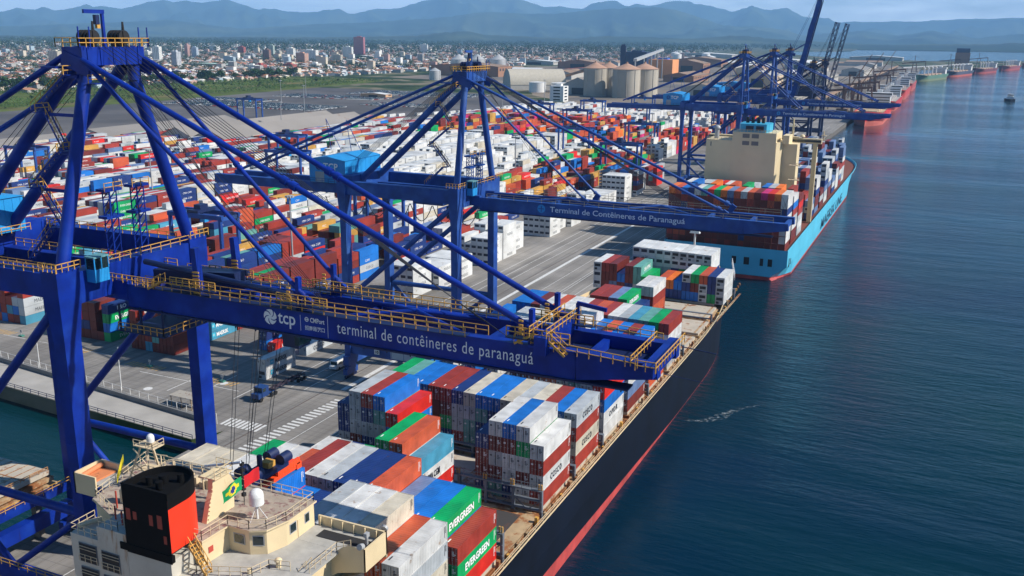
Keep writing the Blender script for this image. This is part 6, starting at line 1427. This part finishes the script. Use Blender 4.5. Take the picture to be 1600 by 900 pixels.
# round-roofed shed
e = empty('round_roof_shed', (-622, 1432, 3.5), 'large pale shed with half round roof right of the second crane head', 'warehouse'); mb = MB(); vs = []; NX = 20
for k in range(NX+1):
    a = pi*k/NX; xx = -cos(a)*26; zz = 3.5+8+sin(a)*24
    for yy in (-46, 46): p = rotp(xx, yy, -0.9, -622, 1450); vs.append((p[0], p[1], zz if 0 < k < NX else 3.5+8))
mb._add(vs, [(2*k, 2*k+1, 2*k+3, 2*k+2)[::-1] for k in range(NX)], 0, True); mb.build('roof', mat('pale_round_roof', (0.46, 0.42, 0.34), 0.8, vary=0.08), e)
mb = MB()
for s_ in (-1, 1):
    q = [(*rotp(-cos(pi*k/NX)*25.5, 45.5*s_, -0.9, -622, 1450), 3.5+8+sin(pi*k/NX)*23.5) for k in range(NX+1)]; mb.poly(q if s_ > 0 else q[::-1]); mb.poly([(*rotp(-25.5, 45.5*s_, -0.9, -622, 1450), 3.5), (*rotp(25.5, 45.5*s_, -0.9, -622, 1450), 3.5), (*rotp(25.5, 45.5*s_, -0.9, -622, 1450), 11.5), (*rotp(-25.5, 45.5*s_, -0.9, -622, 1450), 11.5)])
for s_ in (-1, 1): mb.poly([(*rotp(25.5*s_, -45.5, -0.9, -622, 1450), 3.5), (*rotp(25.5*s_, 45.5, -0.9, -622, 1450), 3.5), (*rotp(25.5*s_, 45.5, -0.9, -622, 1450), 11.5), (*rotp(25.5*s_, -45.5, -0.9, -622, 1450), 11.5)])
mb.build('wall', M_wall, e)
def tank(X, Y, r, h, label, m_=None, roof=None, hr=0, cat='tank', name='storage_tank', bands=0):
    e = empty(name, (X, Y, 3.5), label, cat); mb = MB(); mb.cyl(X, Y, 3.5, 3.5+h, r, 28); 
    for k in range(bands): mb.cyl(X, Y, 3.5+h*(k+1)/(bands+1), 3.7+h*(k+1)/(bands+1), r+0.12, 28)
    mb.build('shell', m_ or M_white, e)
    mb = MB(); mb.tube((X, Y, 3.5+h), (X, Y, 3.5+h+hr), r*1.02, r*0.08, 28); mb.build('roof', roof or m_ or M_white, e)
    mb = MB(); mb.beam((X+r+0.3, Y-1, 3.5), (X+r+0.3, Y-1, 3.5+h+1), 0.5, 0.5); mb.build('ladder', M_steel, e); return e
tank(-585, 1377, 13, 15, 'white oil tank beside the round roofed shed, the nearer of two', hr=1)
tank(-556, 1395, 13, 14, 'white oil tank beside the grey roofed shed, the further of two', hr=1)
tank(-906, 1631, 11, 17, 'single small metal silo with conical cap before the brown warehouse', M_metal, hr=6, cat='silo', name='grain_silo', bands=3)
for i, (x, y) in enumerate(((-1090, 2080), (-1056, 2112), (-1018, 2150))): tank(x, y, 19, 27, '%s of three big metal silos with conical roofs above the brown warehouse' % ['leftmost', 'middle', 'rightmost'][i], M_metal, hr=12, cat='silo', name='grain_silo', bands=4)
for i, (x, y) in enumerate(((-958, 3589), (-1143, 4300), (-900, 3800), (-1050, 3900))): tank(x, y, 16, 22, 'white fuel tank of the distant tank farm, %s from the grain terminal' % ORD[i], hr=4)
for i, (X, Y, r) in enumerate(((-478, 1340, 17), (-466, 1366, 16), (-426, 1326, 20), (-408, 1354, 20))):
    lab = ['slimmer concrete silo with pink conical roof, in front at the pair by the grey shed', 'slimmer concrete silo with pink conical roof, behind its twin by the grey shed', 'broad concrete silo with pink conical roof nearest the blue cranes', 'broad concrete silo with pink conical roof behind its twin, beside the dark building'][i]
    e = empty('concrete_silo', (X, Y, 3.5), lab, 'silo'); mb = MB(); mb.cyl(X, Y, 3.5, 43, r, 32)
    for k in range(10): a = 2*pi*k/10; mb.box(X+r*cos(a)-0.4, Y+r*sin(a)-0.4, 3.5, X+r*cos(a)+0.4, Y+r*sin(a)+0.4, 43)
    mb.build('shell', M_silo, e); mb = MB(); mb.tube((X, Y, 43), (X, Y, 51), r*1.04, 1.2, 32); mb.cyl(X, Y, 50.5, 53, 1.6, 10); mb.build('roof', M_silor, e)
e = empty('conveyor_gallery', (-500, 1600, 40), 'long inclined conveyor gallery joining the concrete silos and the dark building', 'conveyor'); mb = MB(); mb.beam((-425, 1360, 55), (-560, 1980, 62), 5, 4); mb.build('gallery', M_metal, e); mb = MB()
for k in range(5): t_ = k/4; mb.beam((-425-135*t_, 1360+620*t_, 3.5), (-425-135*t_, 1360+620*t_, 54+6*t_), 2, 2)
mb.build('trestle', M_steel, e)
e = empty('conveyor_gallery', (-640, 1500, 20), 'rusty conveyor gallery rising from the round roofed shed towards the silos', 'conveyor'); mb = MB(); mb.beam((-640, 1560, 12), (-490, 1380, 44), 4, 3.4); mb.build('gallery', M_broof, e)
def block(X, Y, w, d, h, label, m_, win=None, cat='building', name='building', roofm=None, ang=0.0, floors=None, cols=None, hue=None):
    """block with a real grid of window openings in the faces one can see"""
    e = empty(name, (X, Y, 3.5), label, cat)
    def P(x, y, z): p = rotp(x, y, ang, X, Y); return (p[0], p[1], z)
    mb = MB(); mb._add([P(-w/2, -d/2, 3.5), P(w/2, -d/2, 3.5), P(w/2, d/2, 3.5), P(-w/2, d/2, 3.5), P(-w/2, -d/2, 3.5+h), P(w/2, -d/2, 3.5+h), P(w/2, d/2, 3.5+h), P(-w/2, d/2, 3.5+h)], [(4, 5, 6, 7), (0, 1, 5, 4), (1, 2, 6, 5), (2, 3, 7, 6), (3, 0, 4, 7)])
    wallb = mb
    if win is not False:
        fl = floors or max(2, int(h/3)); 
        mw = MB()
        for face in ('s', 'e'):
            wid = w if face == 's' else d; nc = cols or max(2, int(wid/4.2)); cw = wid/nc
            for i in range(fl):
                z0 = 3.5+(i+0.35)*h/fl; z1 = 3.5+(i+0.8)*h/fl
                for j in range(nc):
                    a = -wid/2+(j+0.25)*cw; b_ = -wid/2+(j+0.75)*cw
                    if face == 's': mw._add([P(a, -d/2-0.06, z0), P(b_, -d/2-0.06, z0), P(b_, -d/2-0.06, z1), P(a, -d/2-0.06, z1)], [(0, 1, 2, 3)])
                    else: mw._add([P(w/2+0.06, a, z0), P(w/2+0.06, b_, z0), P(w/2+0.06, b_, z1), P(w/2+0.06, a, z1)], [(0, 1, 2, 3)])
        if name == 'control_building': build_each(mw, 'window', M_glass, e, 4, 1)
        else: wallb._add(mw.v, mw.f, 1)
    wallb.build('wall', [m_, M_glass], e)
    mb = MB(); mb._add([P(-w*0.2, -d*0.2, 3.5+h), P(w*0.2, -d*0.2, 3.5+h), P(w*0.2, d*0.2, 3.5+h), P(-w*0.2, d*0.2, 3.5+h), P(-w*0.2, -d*0.2, 6.5+h), P(w*0.2, -d*0.2, 6.5+h), P(w*0.2, d*0.2, 6.5+h), P(-w*0.2, d*0.2, 6.5+h)], [(4, 5, 6, 7), (0, 1, 5, 4), (1, 2, 6, 5), (2, 3, 7, 6), (3, 0, 4, 7)]); mb.build('roof_housing', roofm or m_, e)
    return e
block(-638, 2062, 56, 60, 52, 'tall dark blue windowless grain building with a narrow head tower', M_dkb, False, cat='grain elevator', name='grain_elevator')
e = empty('head_tower', (-660, 2050, 3.5), 'narrow dark tower rising at the corner of the dark blue grain building', 'tower'); mb = MB(); mb.box(-668, 2029, 3.5, -656, 2031.9, 68); mb.build('shaft', M_dkb, e); mb = MB(); mb.box(-666, 2028.6, 68, -658, 2031.5, 71); mb.build('cap', M_bluedk, e)
block(-568, 2020, 52, 50, 38, 'bright orange clad building beside the dark blue grain building', M_org, False, cat='factory', name='factory_building', roofm=M_blr)
block(-478, 1199, 19, 18, 20, 'white and blue banded control building in front of the grey shed', M_white, floors=5, cols=1, cat='office', name='control_building')
block(42-30, 3539, 44, 44, 44, 'square brick grain silo with dark blue top near the angled pier', M_brick, False, roofm=M_dkb, cat='grain elevator', name='grain_elevator')
block(12, 3539.5, 46, 46, 46.2, 'x', M_brick, False) if False else None
e = empty('silo_head', (12, 3539, 47), 'dark blue penthouse on top of the square brick grain silo', 'building'); mb = MB(); mb.box(-8, 3519, 47.5, 32, 3559, 61); mb.build('wall', M_dkb, e)
CW = dict(white=(0.76, 0.76, 0.72), grey=(0.50, 0.53, 0.56), cream=(0.55, 0.50, 0.40), pink=(0.50, 0.30, 0.26), red=(0.42, 0.10, 0.08), brown=(0.28, 0.15, 0.11), green=(0.42, 0.50, 0.44), salmon=(0.55, 0.33, 0.24), tallpink=(0.48, 0.17, 0.19), pale=(0.45, 0.52, 0.60))
TOW = [(-2031, 2069, 20, 44, 'white', 'slim white tower left of the town, standing alone'), (-1682, 1773, 17, 39, 'grey', 'slim grey white tower nearest the purple shed'), (-2269, 2413, 11, 41, 'cream', 'narrow cream tower, first of a tight trio'), (-2250, 2423, 14, 45, 'pink', 'pink banded tower in the middle of a tight trio'), (-2231, 2436, 17, 37, 'pale', 'pale blue grey tower, last of a tight trio'), (-2577, 3075, 25, 29, 'red', 'brick red block far back in the town'), (-1859, 2329, 19, 36, 'brown', 'brown tower beside a thin white one'), (-1890, 2370, 10, 29, 'white', 'very thin white tower touching the brown one'), (-2241, 2834, 18, 41, 'green', 'pale greenish tower behind the brown one'), (-1985, 2608, 25, 36, 'white', 'white tower left of the salmon block'), (-1739, 2375, 45, 36, 'white', 'wide white apartment block behind the salmon block'), (-1642, 2207, 32, 31, 'salmon', 'salmon pink apartment block in front of the wide white one'), (-1857, 2747, 32, 41, 'white', 'ribbed white tower below the tall pink tower'), (-2031, 3081, 38, 72, 'tallpink', 'tallest tower of the town, dark pink with pale ribs'), (-2103, 3693, 30, 42, 'white', 'lone white striped tower right of the tall pink one'), (-1751, 2534, 26, 20, 'cream', 'cream low block left of the ribbed white tower'), (-1460, 1912, 31, 12, 'red', 'long red office building, right hand part'), (-1500, 1853, 24, 12, 'red', 'long red office building, left hand part'), (-1457, 1770, 24, 13, 'white', 'white office with black window bands beside the red offices'), (-1414, 1952, 23, 14, 'white', 'small square white office right of the red offices'), (-1868, 2621, 17, 21, 'pale', 'short pale blue tower between white towers'), (-2166, 2781, 16, 22, 'cream', 'short cream block left of the greenish tower'), (-2020, 2459, 14, 18, 'grey', 'short grey block left of the brown tower'), (-2129, 2452, 16, 18, 'white', 'short white block right of the trio'), (-2155, 3087, 15, 19, 'salmon', 'small salmon block left of the tall pink tower'), (-2129, 1814, 26, 33, 'cream', 'cream mill building at the inland end of town'), (-1590, 2700, 30, 16, 'brown', 'brown flat block right of the ribbed white tower'), (-1330, 2400, 26, 14, 'cream', 'cream flat block left of the metal silos'), (-2500, 2500, 30, 20, 'white', 'white flat block beyond the trio'), (-3000, 3400, 40, 26, 'white', 'white block on the far edge of town')]
for (x, y, w, h, c, lab) in TOW: block(x, y, w, w*0.8 if w < 30 else w*0.5, h, lab, mat('town_'+c, CW[c], 0.8, vary=0.05, vscale=0.02), cat='apartment tower' if h > 17 else 'office building', name='apartment_tower' if h > 17 else 'office_building', ang=0.25 if (int(x) % 2) else -0.1)

# ---------------------------------------------------------------- town houses, trees, parked cars
rr = random.Random(77)
HC = [('white', (0.74, 0.72, 0.67)), ('cream', (0.60, 0.52, 0.40)), ('pink', (0.50, 0.32, 0.27)), ('pale blue', (0.36, 0.45, 0.50)), ('grey', (0.36, 0.35, 0.33))]
RC = [('red tiled', (0.33, 0.13, 0.08)), ('brown tiled', (0.22, 0.13, 0.09)), ('white', (0.68, 0.67, 0.64)), ('grey', (0.30, 0.29, 0.28)), ('orange tiled', (0.42, 0.20, 0.11))]
HM = [mat('house_'+n_, c, 0.85) for n_, c in HC]; RM = [mat('houseroof_'+n_.split()[0], c, 0.85) for n_, c in RC]
def house_into(mb, X, Y, w, d, h, hr, a, mi, mr):
    def P(x, y, z): p = rotp(x, y, a, X, Y); return (p[0], p[1], z)
    z0 = 3.5
    mb._add([P(-w/2, -d/2, z0), P(w/2, -d/2, z0), P(w/2, d/2, z0), P(-w/2, d/2, z0), P(-w/2, -d/2, z0+h), P(w/2, -d/2, z0+h), P(w/2, d/2, z0+h), P(-w/2, d/2, z0+h), P(0, -d/2, z0+h+hr), P(0, d/2, z0+h+hr)], [(0, 1, 5, 8, 4), (1, 2, 6, 5), (2, 3, 7, 9, 6), (3, 0, 4, 7)], mi)
    mb._add([P(-w/2-0.4, -d/2-0.4, z0+h-0.1), P(0, -d/2-0.4, z0+h+hr+0.1), P(0, d/2+0.4, z0+h+hr+0.1), P(-w/2-0.4, d/2+0.4, z0+h-0.1), P(w/2+0.4, -d/2-0.4, z0+h-0.1), P(w/2+0.4, d/2+0.4, z0+h-0.1)], [(0, 1, 2, 3), (1, 4, 5, 2)], mr)
from mathutils import noise as NZ
occ = [(x, y, w) for (x, y, w, h, c, l_) in TOW]+[(-1680, 1860, 95), (-1303, 2075, 60), (-944, 1860, 90), (-1050, 2110, 70), (-911, 2440, 70), (-638, 2062, 60), (-2245, 1980, 60), (-1432, 1520, 26), (-906, 1631, 20), (-1150, 2700, 70), (-1900, 2900, 70), (-790, 2150, 60)]
def in_town(x, y):
    if x > -1185 and y < 1600: return False
    if y < 2600 and x > -1090: return False
    if x > -1150+max(0, (y-2600)*0.12): return False
    v = Vector((x, y, -85)); d = v.dot(_f); 
    if d <= 0: return False
    px = 800+1485*v.dot(_rt2)/d
    if px < -60 or px > 1300: return False
    return True
hs = []; tr_ = []
tries = 0
while len(hs) < 12000 and tries < 120000:
    tries += 1; u = rr.random(); dist = 1450*(5.2**(u**0.75)); ang_ = radians(rr.uniform(14, 58)); x = -dist*sin(ang_); y = dist*cos(ang_)
    if not in_town(x, y): continue
    g = NZ.noise(Vector((x*0.0035, y*0.0035, 1)))
    if g > 0.36 or any(abs(x-ox)+abs(y-oy) < ow*0.9 for ox, oy, ow in occ):
        if g > 0.1: tr_.append((x, y))
        continue
    if dist > 3500 and rr.random() < (dist-3500)/9500: tr_.append((x, y)); continue
    hs.append((x, y, dist))
    if rr.random() < 0.3: tr_.append((x+rr.uniform(-14, 14), y+rr.uniform(-14, 14)))
hs.sort(key=lambda q: q[2]); mb = MB(); cache = {}
for i, (x, y, dist) in enumerate(hs):
    a = 0.25+rr.choice((0, pi/2))+rr.uniform(-0.05, 0.05); big = rr.random() < 0.13
    tall = i >= 285 and rr.random() < 0.013
    w = rr.uniform(8, 13)*(2.2 if big else 1); d = rr.uniform(9, 15)*(1.9 if big else 1); h = rr.choice((3.2, 3.5, 6.2))*(1.2 if big else 1); hr = rr.uniform(1.2, 2.6)
    if tall: w, d, h, hr = rr.uniform(13, 22), rr.uniform(13, 18), rr.uniform(12, 26), 0.4
    ci, ri = rr.choice((0, 0, 0, 1, 1, 2, 3, 4)), rr.choice((0, 0, 1, 2, 2, 3, 4, 4))
    if i < 285:
        k = (ci, ri, i % 3, big)
        if k not in cache:
            m2 = MB(); house_into(m2, 0, 0, w, d, h, hr, 0, 0, 1)
            cache[k] = (m2.build('house', [HM[ci], RM[ri]], mesh_only=True))
        o = mk('house', cache[k], None, (x, y, 0)); o.rotation_euler = (0, 0, a)
        tag(o, 'small %s walled house with %s roof among the low houses of the town' % (HC[ci][0], RC[ri][0]), 'house', 'low houses of the town')
    else: house_into(mb, x, y, w, d, h, hr, a, ci, len(HC)+ri)
o = mb.build('distant_houses', HM+RM); tag(o, 'mass of low pale houses of the distant town', 'houses', kind='stuff')
# trees: leaf clump crowns
M_leaf = mat('foliage', (0.035, 0.075, 0.018), 0.9, spec=0.1, rnd=0.35, vary=0.35, vscale=0.15); M_bark = mat('bark', (0.10, 0.075, 0.05), 0.9)
def crown(seed, r=4.5, n=190):
    q = random.Random(seed); mb = MB(); lobes = [(q.uniform(-1, 1)*r*0.55, q.uniform(-1, 1)*r*0.55, r*q.uniform(0.7, 1.5), r*q.uniform(0.4, 0.65)) for _ in range(6)]
    for k in range(n):
        lx, ly, lz, lr = q.choice(lobes); th = q.uniform(0, 2*pi); ph = math.acos(q.uniform(-0.7, 1)); rad = lr*q.uniform(0.75, 1.1)
        c = Vector((lx+rad*sin(ph)*cos(th), ly+rad*sin(ph)*sin(th), 2.5+lz+rad*cos(ph))); s_ = q.uniform(0.45, 0.95)*r/4.5
        a = Vector((q.uniform(-1, 1), q.uniform(-1, 1), q.uniform(-0.5, 0.5))).normalized(); b_ = a.cross(Vector((q.uniform(-1, 1), q.uniform(-1, 1), 1))).normalized()
        mb._add([c-a*s_-b_*s_*0.6, c+a*s_-b_*s_*0.6, c+a*s_+b_*s_*0.7, c-a*s_+b_*s_*0.7], [(0, 1, 2, 3)])
    return mb
crowns = [crown(s_).build('crown', M_leaf, mesh_only=True) for s_ in range(4)]
mt = MB(); mt.tube((0, 0, 0), (0.2, 0.1, 4.5), 0.35, 0.2, 6); mt.tube((0.1, 0, 3), (1.6, 0.8, 6.2), 0.18, 0.08, 5); mt.tube((0.1, 0, 3.2), (-1.5, -0.5, 6.0), 0.18, 0.08, 5)
trunk = mt.build('trunk', M_bark, mesh_only=True)
marsh = []
for k in range(170):
    t_ = rr.random(); y = 760+t_*820; x = -1185-abs(rr.gauss(0, 14))-(0 if y > 900 else (900-y)*0.6); marsh.append((x, y, rr.uniform(0.9, 1.7)))
for k in range(60): y = rr.uniform(700, 1500); marsh.append((-1000-rr.uniform(0, 150), y, rr.uniform(0.35, 0.7)))
tsel = sorted([(x, y, rr.uniform(0.9, 1.5)) for x, y in tr_], key=lambda q: hypot(q[0], q[1]))
allt = marsh+tsel
for i, (x, y, s_) in enumerate(allt[:290]):
    r = bpy.data.objects.new('tree', None); COL.objects.link(r); r.location = (x, y, 3.5); r.scale = (s_, s_, s_*rr.uniform(0.8, 1.15)); r.rotation_euler = (0, 0, rr.uniform(0, 6.28)); r.empty_display_size = 0.1
    tag(r, ('dark green leafy tree in the line between the marsh grass and the town' if i < 170 else 'low green bush standing out in the marsh grass' if i < 230 else 'green tree standing among the nearest town houses'), 'tree', 'trees around the marsh and the town')
    mk('crown', crowns[i % 4], r); mk('trunk', trunk, r)
mb = MB(); cl = crown(50, 4.5, 46)
def clump(x, y, s_, src):
    a = rr.uniform(0, 6.28); ca, sa = cos(a)*s_, sin(a)*s_
    b = len(mb.v); mb.v.extend([(x+vx_*ca-vy_*sa, y+vx_*sa+vy_*ca, 3.5+(vz_-1.6)*s_) for vx_, vy_, vz_ in src.v]); mb.f.extend([tuple(b+i_ for i_ in f_) for f_ in src.f]); mb.m.extend(src.m); mb.sm.extend(src.sm)
for (x, y, s_) in allt[290:4200]: clump(x, y, s_*0.95*(1+hypot(x, y)/12000), cl)
cl2 = crown(51, 4.5, 22)
for k in range(5200):      # far woods beyond the town
    dist = rr.uniform(4200, 9500); ang_ = radians(rr.uniform(-2, 60)); x = -dist*sin(ang_); y = dist*cos(ang_)
    if x > -1100: continue
    clump(x, y, rr.uniform(2.2, 4.2), cl2)
o = mb.build('woodland', mat('woodland_foliage', (0.035, 0.062, 0.022), 0.9, spec=0.05, vary=0.35, vscale=0.01)); tag(o, 'far off mass of green trees between and behind the houses', 'woods', kind='stuff')
mb = MB(); q_ = random.Random(3)      # dense low mangrove scrub in the marsh
for k in range(26000):
    y = q_.uniform(420, 1560); x = q_.uniform(-1330, -1010) if q_.random() < 0.8 else q_.uniform(-1010, -950)
    if x < -1190 and y > 1000: continue
    d_ = NZ.noise(Vector((x*0.02, y*0.02, 5)))
    if d_ < -0.1 and x > -1150: continue
    z = 3.5+q_.uniform(0.4, 2.6+1.8*max(0, d_)); s_ = q_.uniform(0.7, 1.5); a = q_.uniform(0, 6.28); t1 = q_.uniform(-0.6, 0.9)
    mb._add([(x-s_*cos(a), y-s_*sin(a), z), (x+s_*cos(a), y+s_*sin(a), z+t1*0.3), (x+s_*cos(a)*0.6, y+s_*sin(a)*0.6+0.8, z+1.1), (x-s_*cos(a)*0.8, y-s_*sin(a)*0.8+0.8, z+0.9)], [(0, 1, 2, 3)])
o = mb.build('marsh_scrub', mat('scrub_foliage', (0.055, 0.095, 0.022), 0.9, spec=0.1, vary=0.4, vscale=0.05)); tag(o, 'low green scrub covering the marsh strip before the town', 'scrub', kind='stuff')
# parked cars
cc = [(0.62, 0.62, 0.62), (0.30, 0.31, 0.33), (0.04, 0.04, 0.045), (0.35, 0.03, 0.025), (0.07, 0.10, 0.2)]; cn = ['white', 'silver', 'black', 'red', 'blue']
def car_into(mb, x, y, a, mi, gi):
    def P(u, v_, z): p = rotp(u, v_, a, x, y); return (p[0], p[1], 3.52+z)
    mb._add([P(-0.9, -2.2, 0.3), P(0.9, -2.2, 0.3), P(0.9, 2.2, 0.3), P(-0.9, 2.2, 0.3), P(-0.9, -2.2, 0.85), P(0.9, -2.2, 0.85), P(0.9, 2.2, 0.9), P(-0.9, 2.2, 0.9)], [(4, 5, 6, 7), (0, 1, 5, 4), (1, 2, 6, 5), (2, 3, 7, 6), (3, 0, 4, 7)], mi)
    mb._add([P(-0.82, -1.2, 0.87), P(0.82, -1.2, 0.87), P(0.82, 1.7, 0.9), P(-0.82, 1.7, 0.9), P(-0.65, -0.5, 1.45), P(0.65, -0.5, 1.45), P(0.65, 1.2, 1.45), P(-0.65, 1.2, 1.45)], [(0, 1, 5, 4), (1, 2, 6, 5), (2, 3, 7, 6), (3, 0, 4, 7)], gi)
    mb._add([P(-0.65, -0.5, 1.46), P(0.65, -0.5, 1.46), P(0.65, 1.2, 1.46), P(-0.65, 1.2, 1.46)], [(0, 1, 2, 3)], mi)
CMt = [mat('car_'+n_, c, 0.3) for n_, c in zip(cn, cc)]
cm = []
for k in range(5): m2 = MB(); car_into(m2, 0, 0, 0, 0, 1); cm.append(m2.build('parked_car', [CMt[k], M_glass], mesh_only=True))
cars = []
for (x0, x1, y0, y1) in ((-870, -650, 890, 960), (-850, -690, 1075, 1130), (-800, -610, 1180, 1260), (-660, -560, 1000, 1040), (-900, -790, 980, 1010)):
    y = y0
    while y < y1:
        x = x0
        while x < x1:
            if rr.random() < 0.86: cars.append((x, y))
            x += 3.1
        y += 7.5 if int((y-y0)/7.5) % 2 else 6.0
cars.sort(key=lambda q: hypot(*q)); mb = MB()
for i, (x, y) in enumerate(cars):
    ci = rr.choice((0, 0, 0, 0, 0, 0, 1, 1, 2, 3, 4))
    if i < 285:
        o = mk('parked_car', cm[ci], None, (x, y, 0)); tag(o, '%s car parked in the close rows of the asphalt yard' % cn[ci], 'car', 'new cars parked in rows')
    else: car_into(mb, x, y, 0, ci, 5)
o = mb.build('further_parked_cars', CMt+[M_glass]); tag(o, 'further rows of small parked cars on the asphalt yard', 'cars', kind='stuff')
# grain terminal machinery behind the red ships
def loader(X, Y, label, m_, first=[None]):
    if first[0] is None:
        e = empty('ship_loader', (0, 0, 3.5), label, 'ship loader', 'ship loaders of the grain quay')
        mb = MB()
        for (x, y) in ((-6, -8), (6, -8), (-6, 8), (6, 8)): mb.beam((x, y, 3.5), (x*0.6, y*0.7, 30), 1.4, 1.4)
        mb.beam((-5, -7, 18), (5, 7, 18), 1, 1); mb.beam((-5, 7, 18), (5, -7, 18), 1, 1); mb.build('gantry_frame', m_, e)
        mb = MB(); mb.beam((-30, 0, 28), (26, 0, 34), 2.6, 2.4); mb.build('loading_boom', m_, e)
        mb = MB(); mb.beam((0, 0, 30), (0, 0, 48), 1.2, 1.2); mb.beam((0, 0, 48), (24, 0, 34), 0.4, 0.4); mb.beam((0, 0, 48), (-26, 0, 29), 0.4, 0.4); mb.build('stay_mast', m_, e)
        mb = MB(); mb.beam((25, 0, 33), (27, 0, 18), 1.6, 1.6); mb.build('spout', m_, e)
        first[0] = e; e.location = (X, Y, 3.5); WL[e.name] = Vector((0, 0, 3.5)); return e
    return copy_tree(first[0], loc=(X, Y, 3.5), label=label)
M_rustm = mat('rust_brown_machine', (0.15, 0.075, 0.05), 0.75, vary=0.2)
for i, y in enumerate((1190, 1345, 1620, 1960)): loader(-112-3*(i % 3), y, 'rusty brown ship loader, %s along the grain quay' % ORD[i], M_rustm)
for i, (x, y) in enumerate(((-40, 2700), (40, 3080), (120, 3450))): loader(x-60, y, 'rusty brown ship loader, %s along the angled pier' % ORD[i], M_rustm)
for i, y in enumerate((1200, 1390, 1660)):
    e = empty('mobile_harbour_crane', (-118, y, 3.5), 'dark harbour crane with long lattice jib, %s behind the red ships' % ORD[i], 'crane'); mb = MB(); mb.box(-124, y-6, 3.5, -112, y+6, 8); mb.beam((-118, y, 8), (-118, y, 34), 3, 3); mb.build('tower', M_rustm, e)
    mb = MB(); a0 = Vector((-117, y, 24)); b0 = Vector((-92, y+14, 70))
    for o_ in ((-1, 0), (1, 0), (0, 1.6)): mb.beam(a0+Vector((0, o_[0], o_[1])), b0+Vector((0, o_[0]*0.3, o_[1]*0.3)), 0.4, 0.4)
    for k in range(12): p = a0.lerp(b0, k/12); q = a0.lerp(b0, (k+1)/12); mb.beam(p+Vector((0, -1, 0)), q+Vector((0, 0.8, 0.8)), 0.25, 0.25)
    mb.build('jib', M_rustm, e)
e = empty('conveyor_gallery', (-135, 1700, 20), 'long raised pipe and conveyor gallery on trestles along the grain quay', 'conveyor'); mb = MB(); mb.beam((-140, 1130, 21), (-140, 2700, 21), 3.5, 3.2); mb.build('gallery', M_broof, e); mb = MB()
for k in range(40): y = 1130+k*40; mb.beam((-140, y, 3.5), (-140, y, 20), 1, 1); mb.beam((-146, y, 3.5), (-140, y, 20), 0.6, 0.6)
mb.build('trestle', M_rustm, e)
e = empty('conveyor_gallery', (-60, 3600, 20), 'pale conveyor gallery along the angled pier behind the moored ships', 'conveyor'); mb = MB(); mb.beam((-130, 2750, 16), (40, 3380, 16), 3, 3); mb.build('gallery', M_metal, e); mb = MB()
for k in range(18): t_ = k/17; mb.beam((-130+170*t_, 2750+630*t_, -1), (-130+170*t_, 2750+630*t_, 16), 1.6, 1.6)
mb.build('trestle', M_steel, e)

# ================================================================ AIR
HZ = bpy.data.materials.new('haze'); HZ.use_nodes = True; n = HZ.node_tree.nodes; l = HZ.node_tree.links; n.clear()
ou = n.new('ShaderNodeOutputMaterial'); pv = n.new('ShaderNodeVolumePrincipled'); pv.inputs['Color'].default_value = (0.32, 0.62, 1.0, 1); pv.inputs['Density'].default_value = 0.000052; pv.inputs['Anisotropy'].default_value = 0.0
l.new(pv.outputs[0], ou.inputs['Volume'])
mb = MB(); mb.box(-37000, -1400, -6, 37000, 39000, 2700)
hz = mb.build('haze', HZ); tag(hz, kind='stuff')
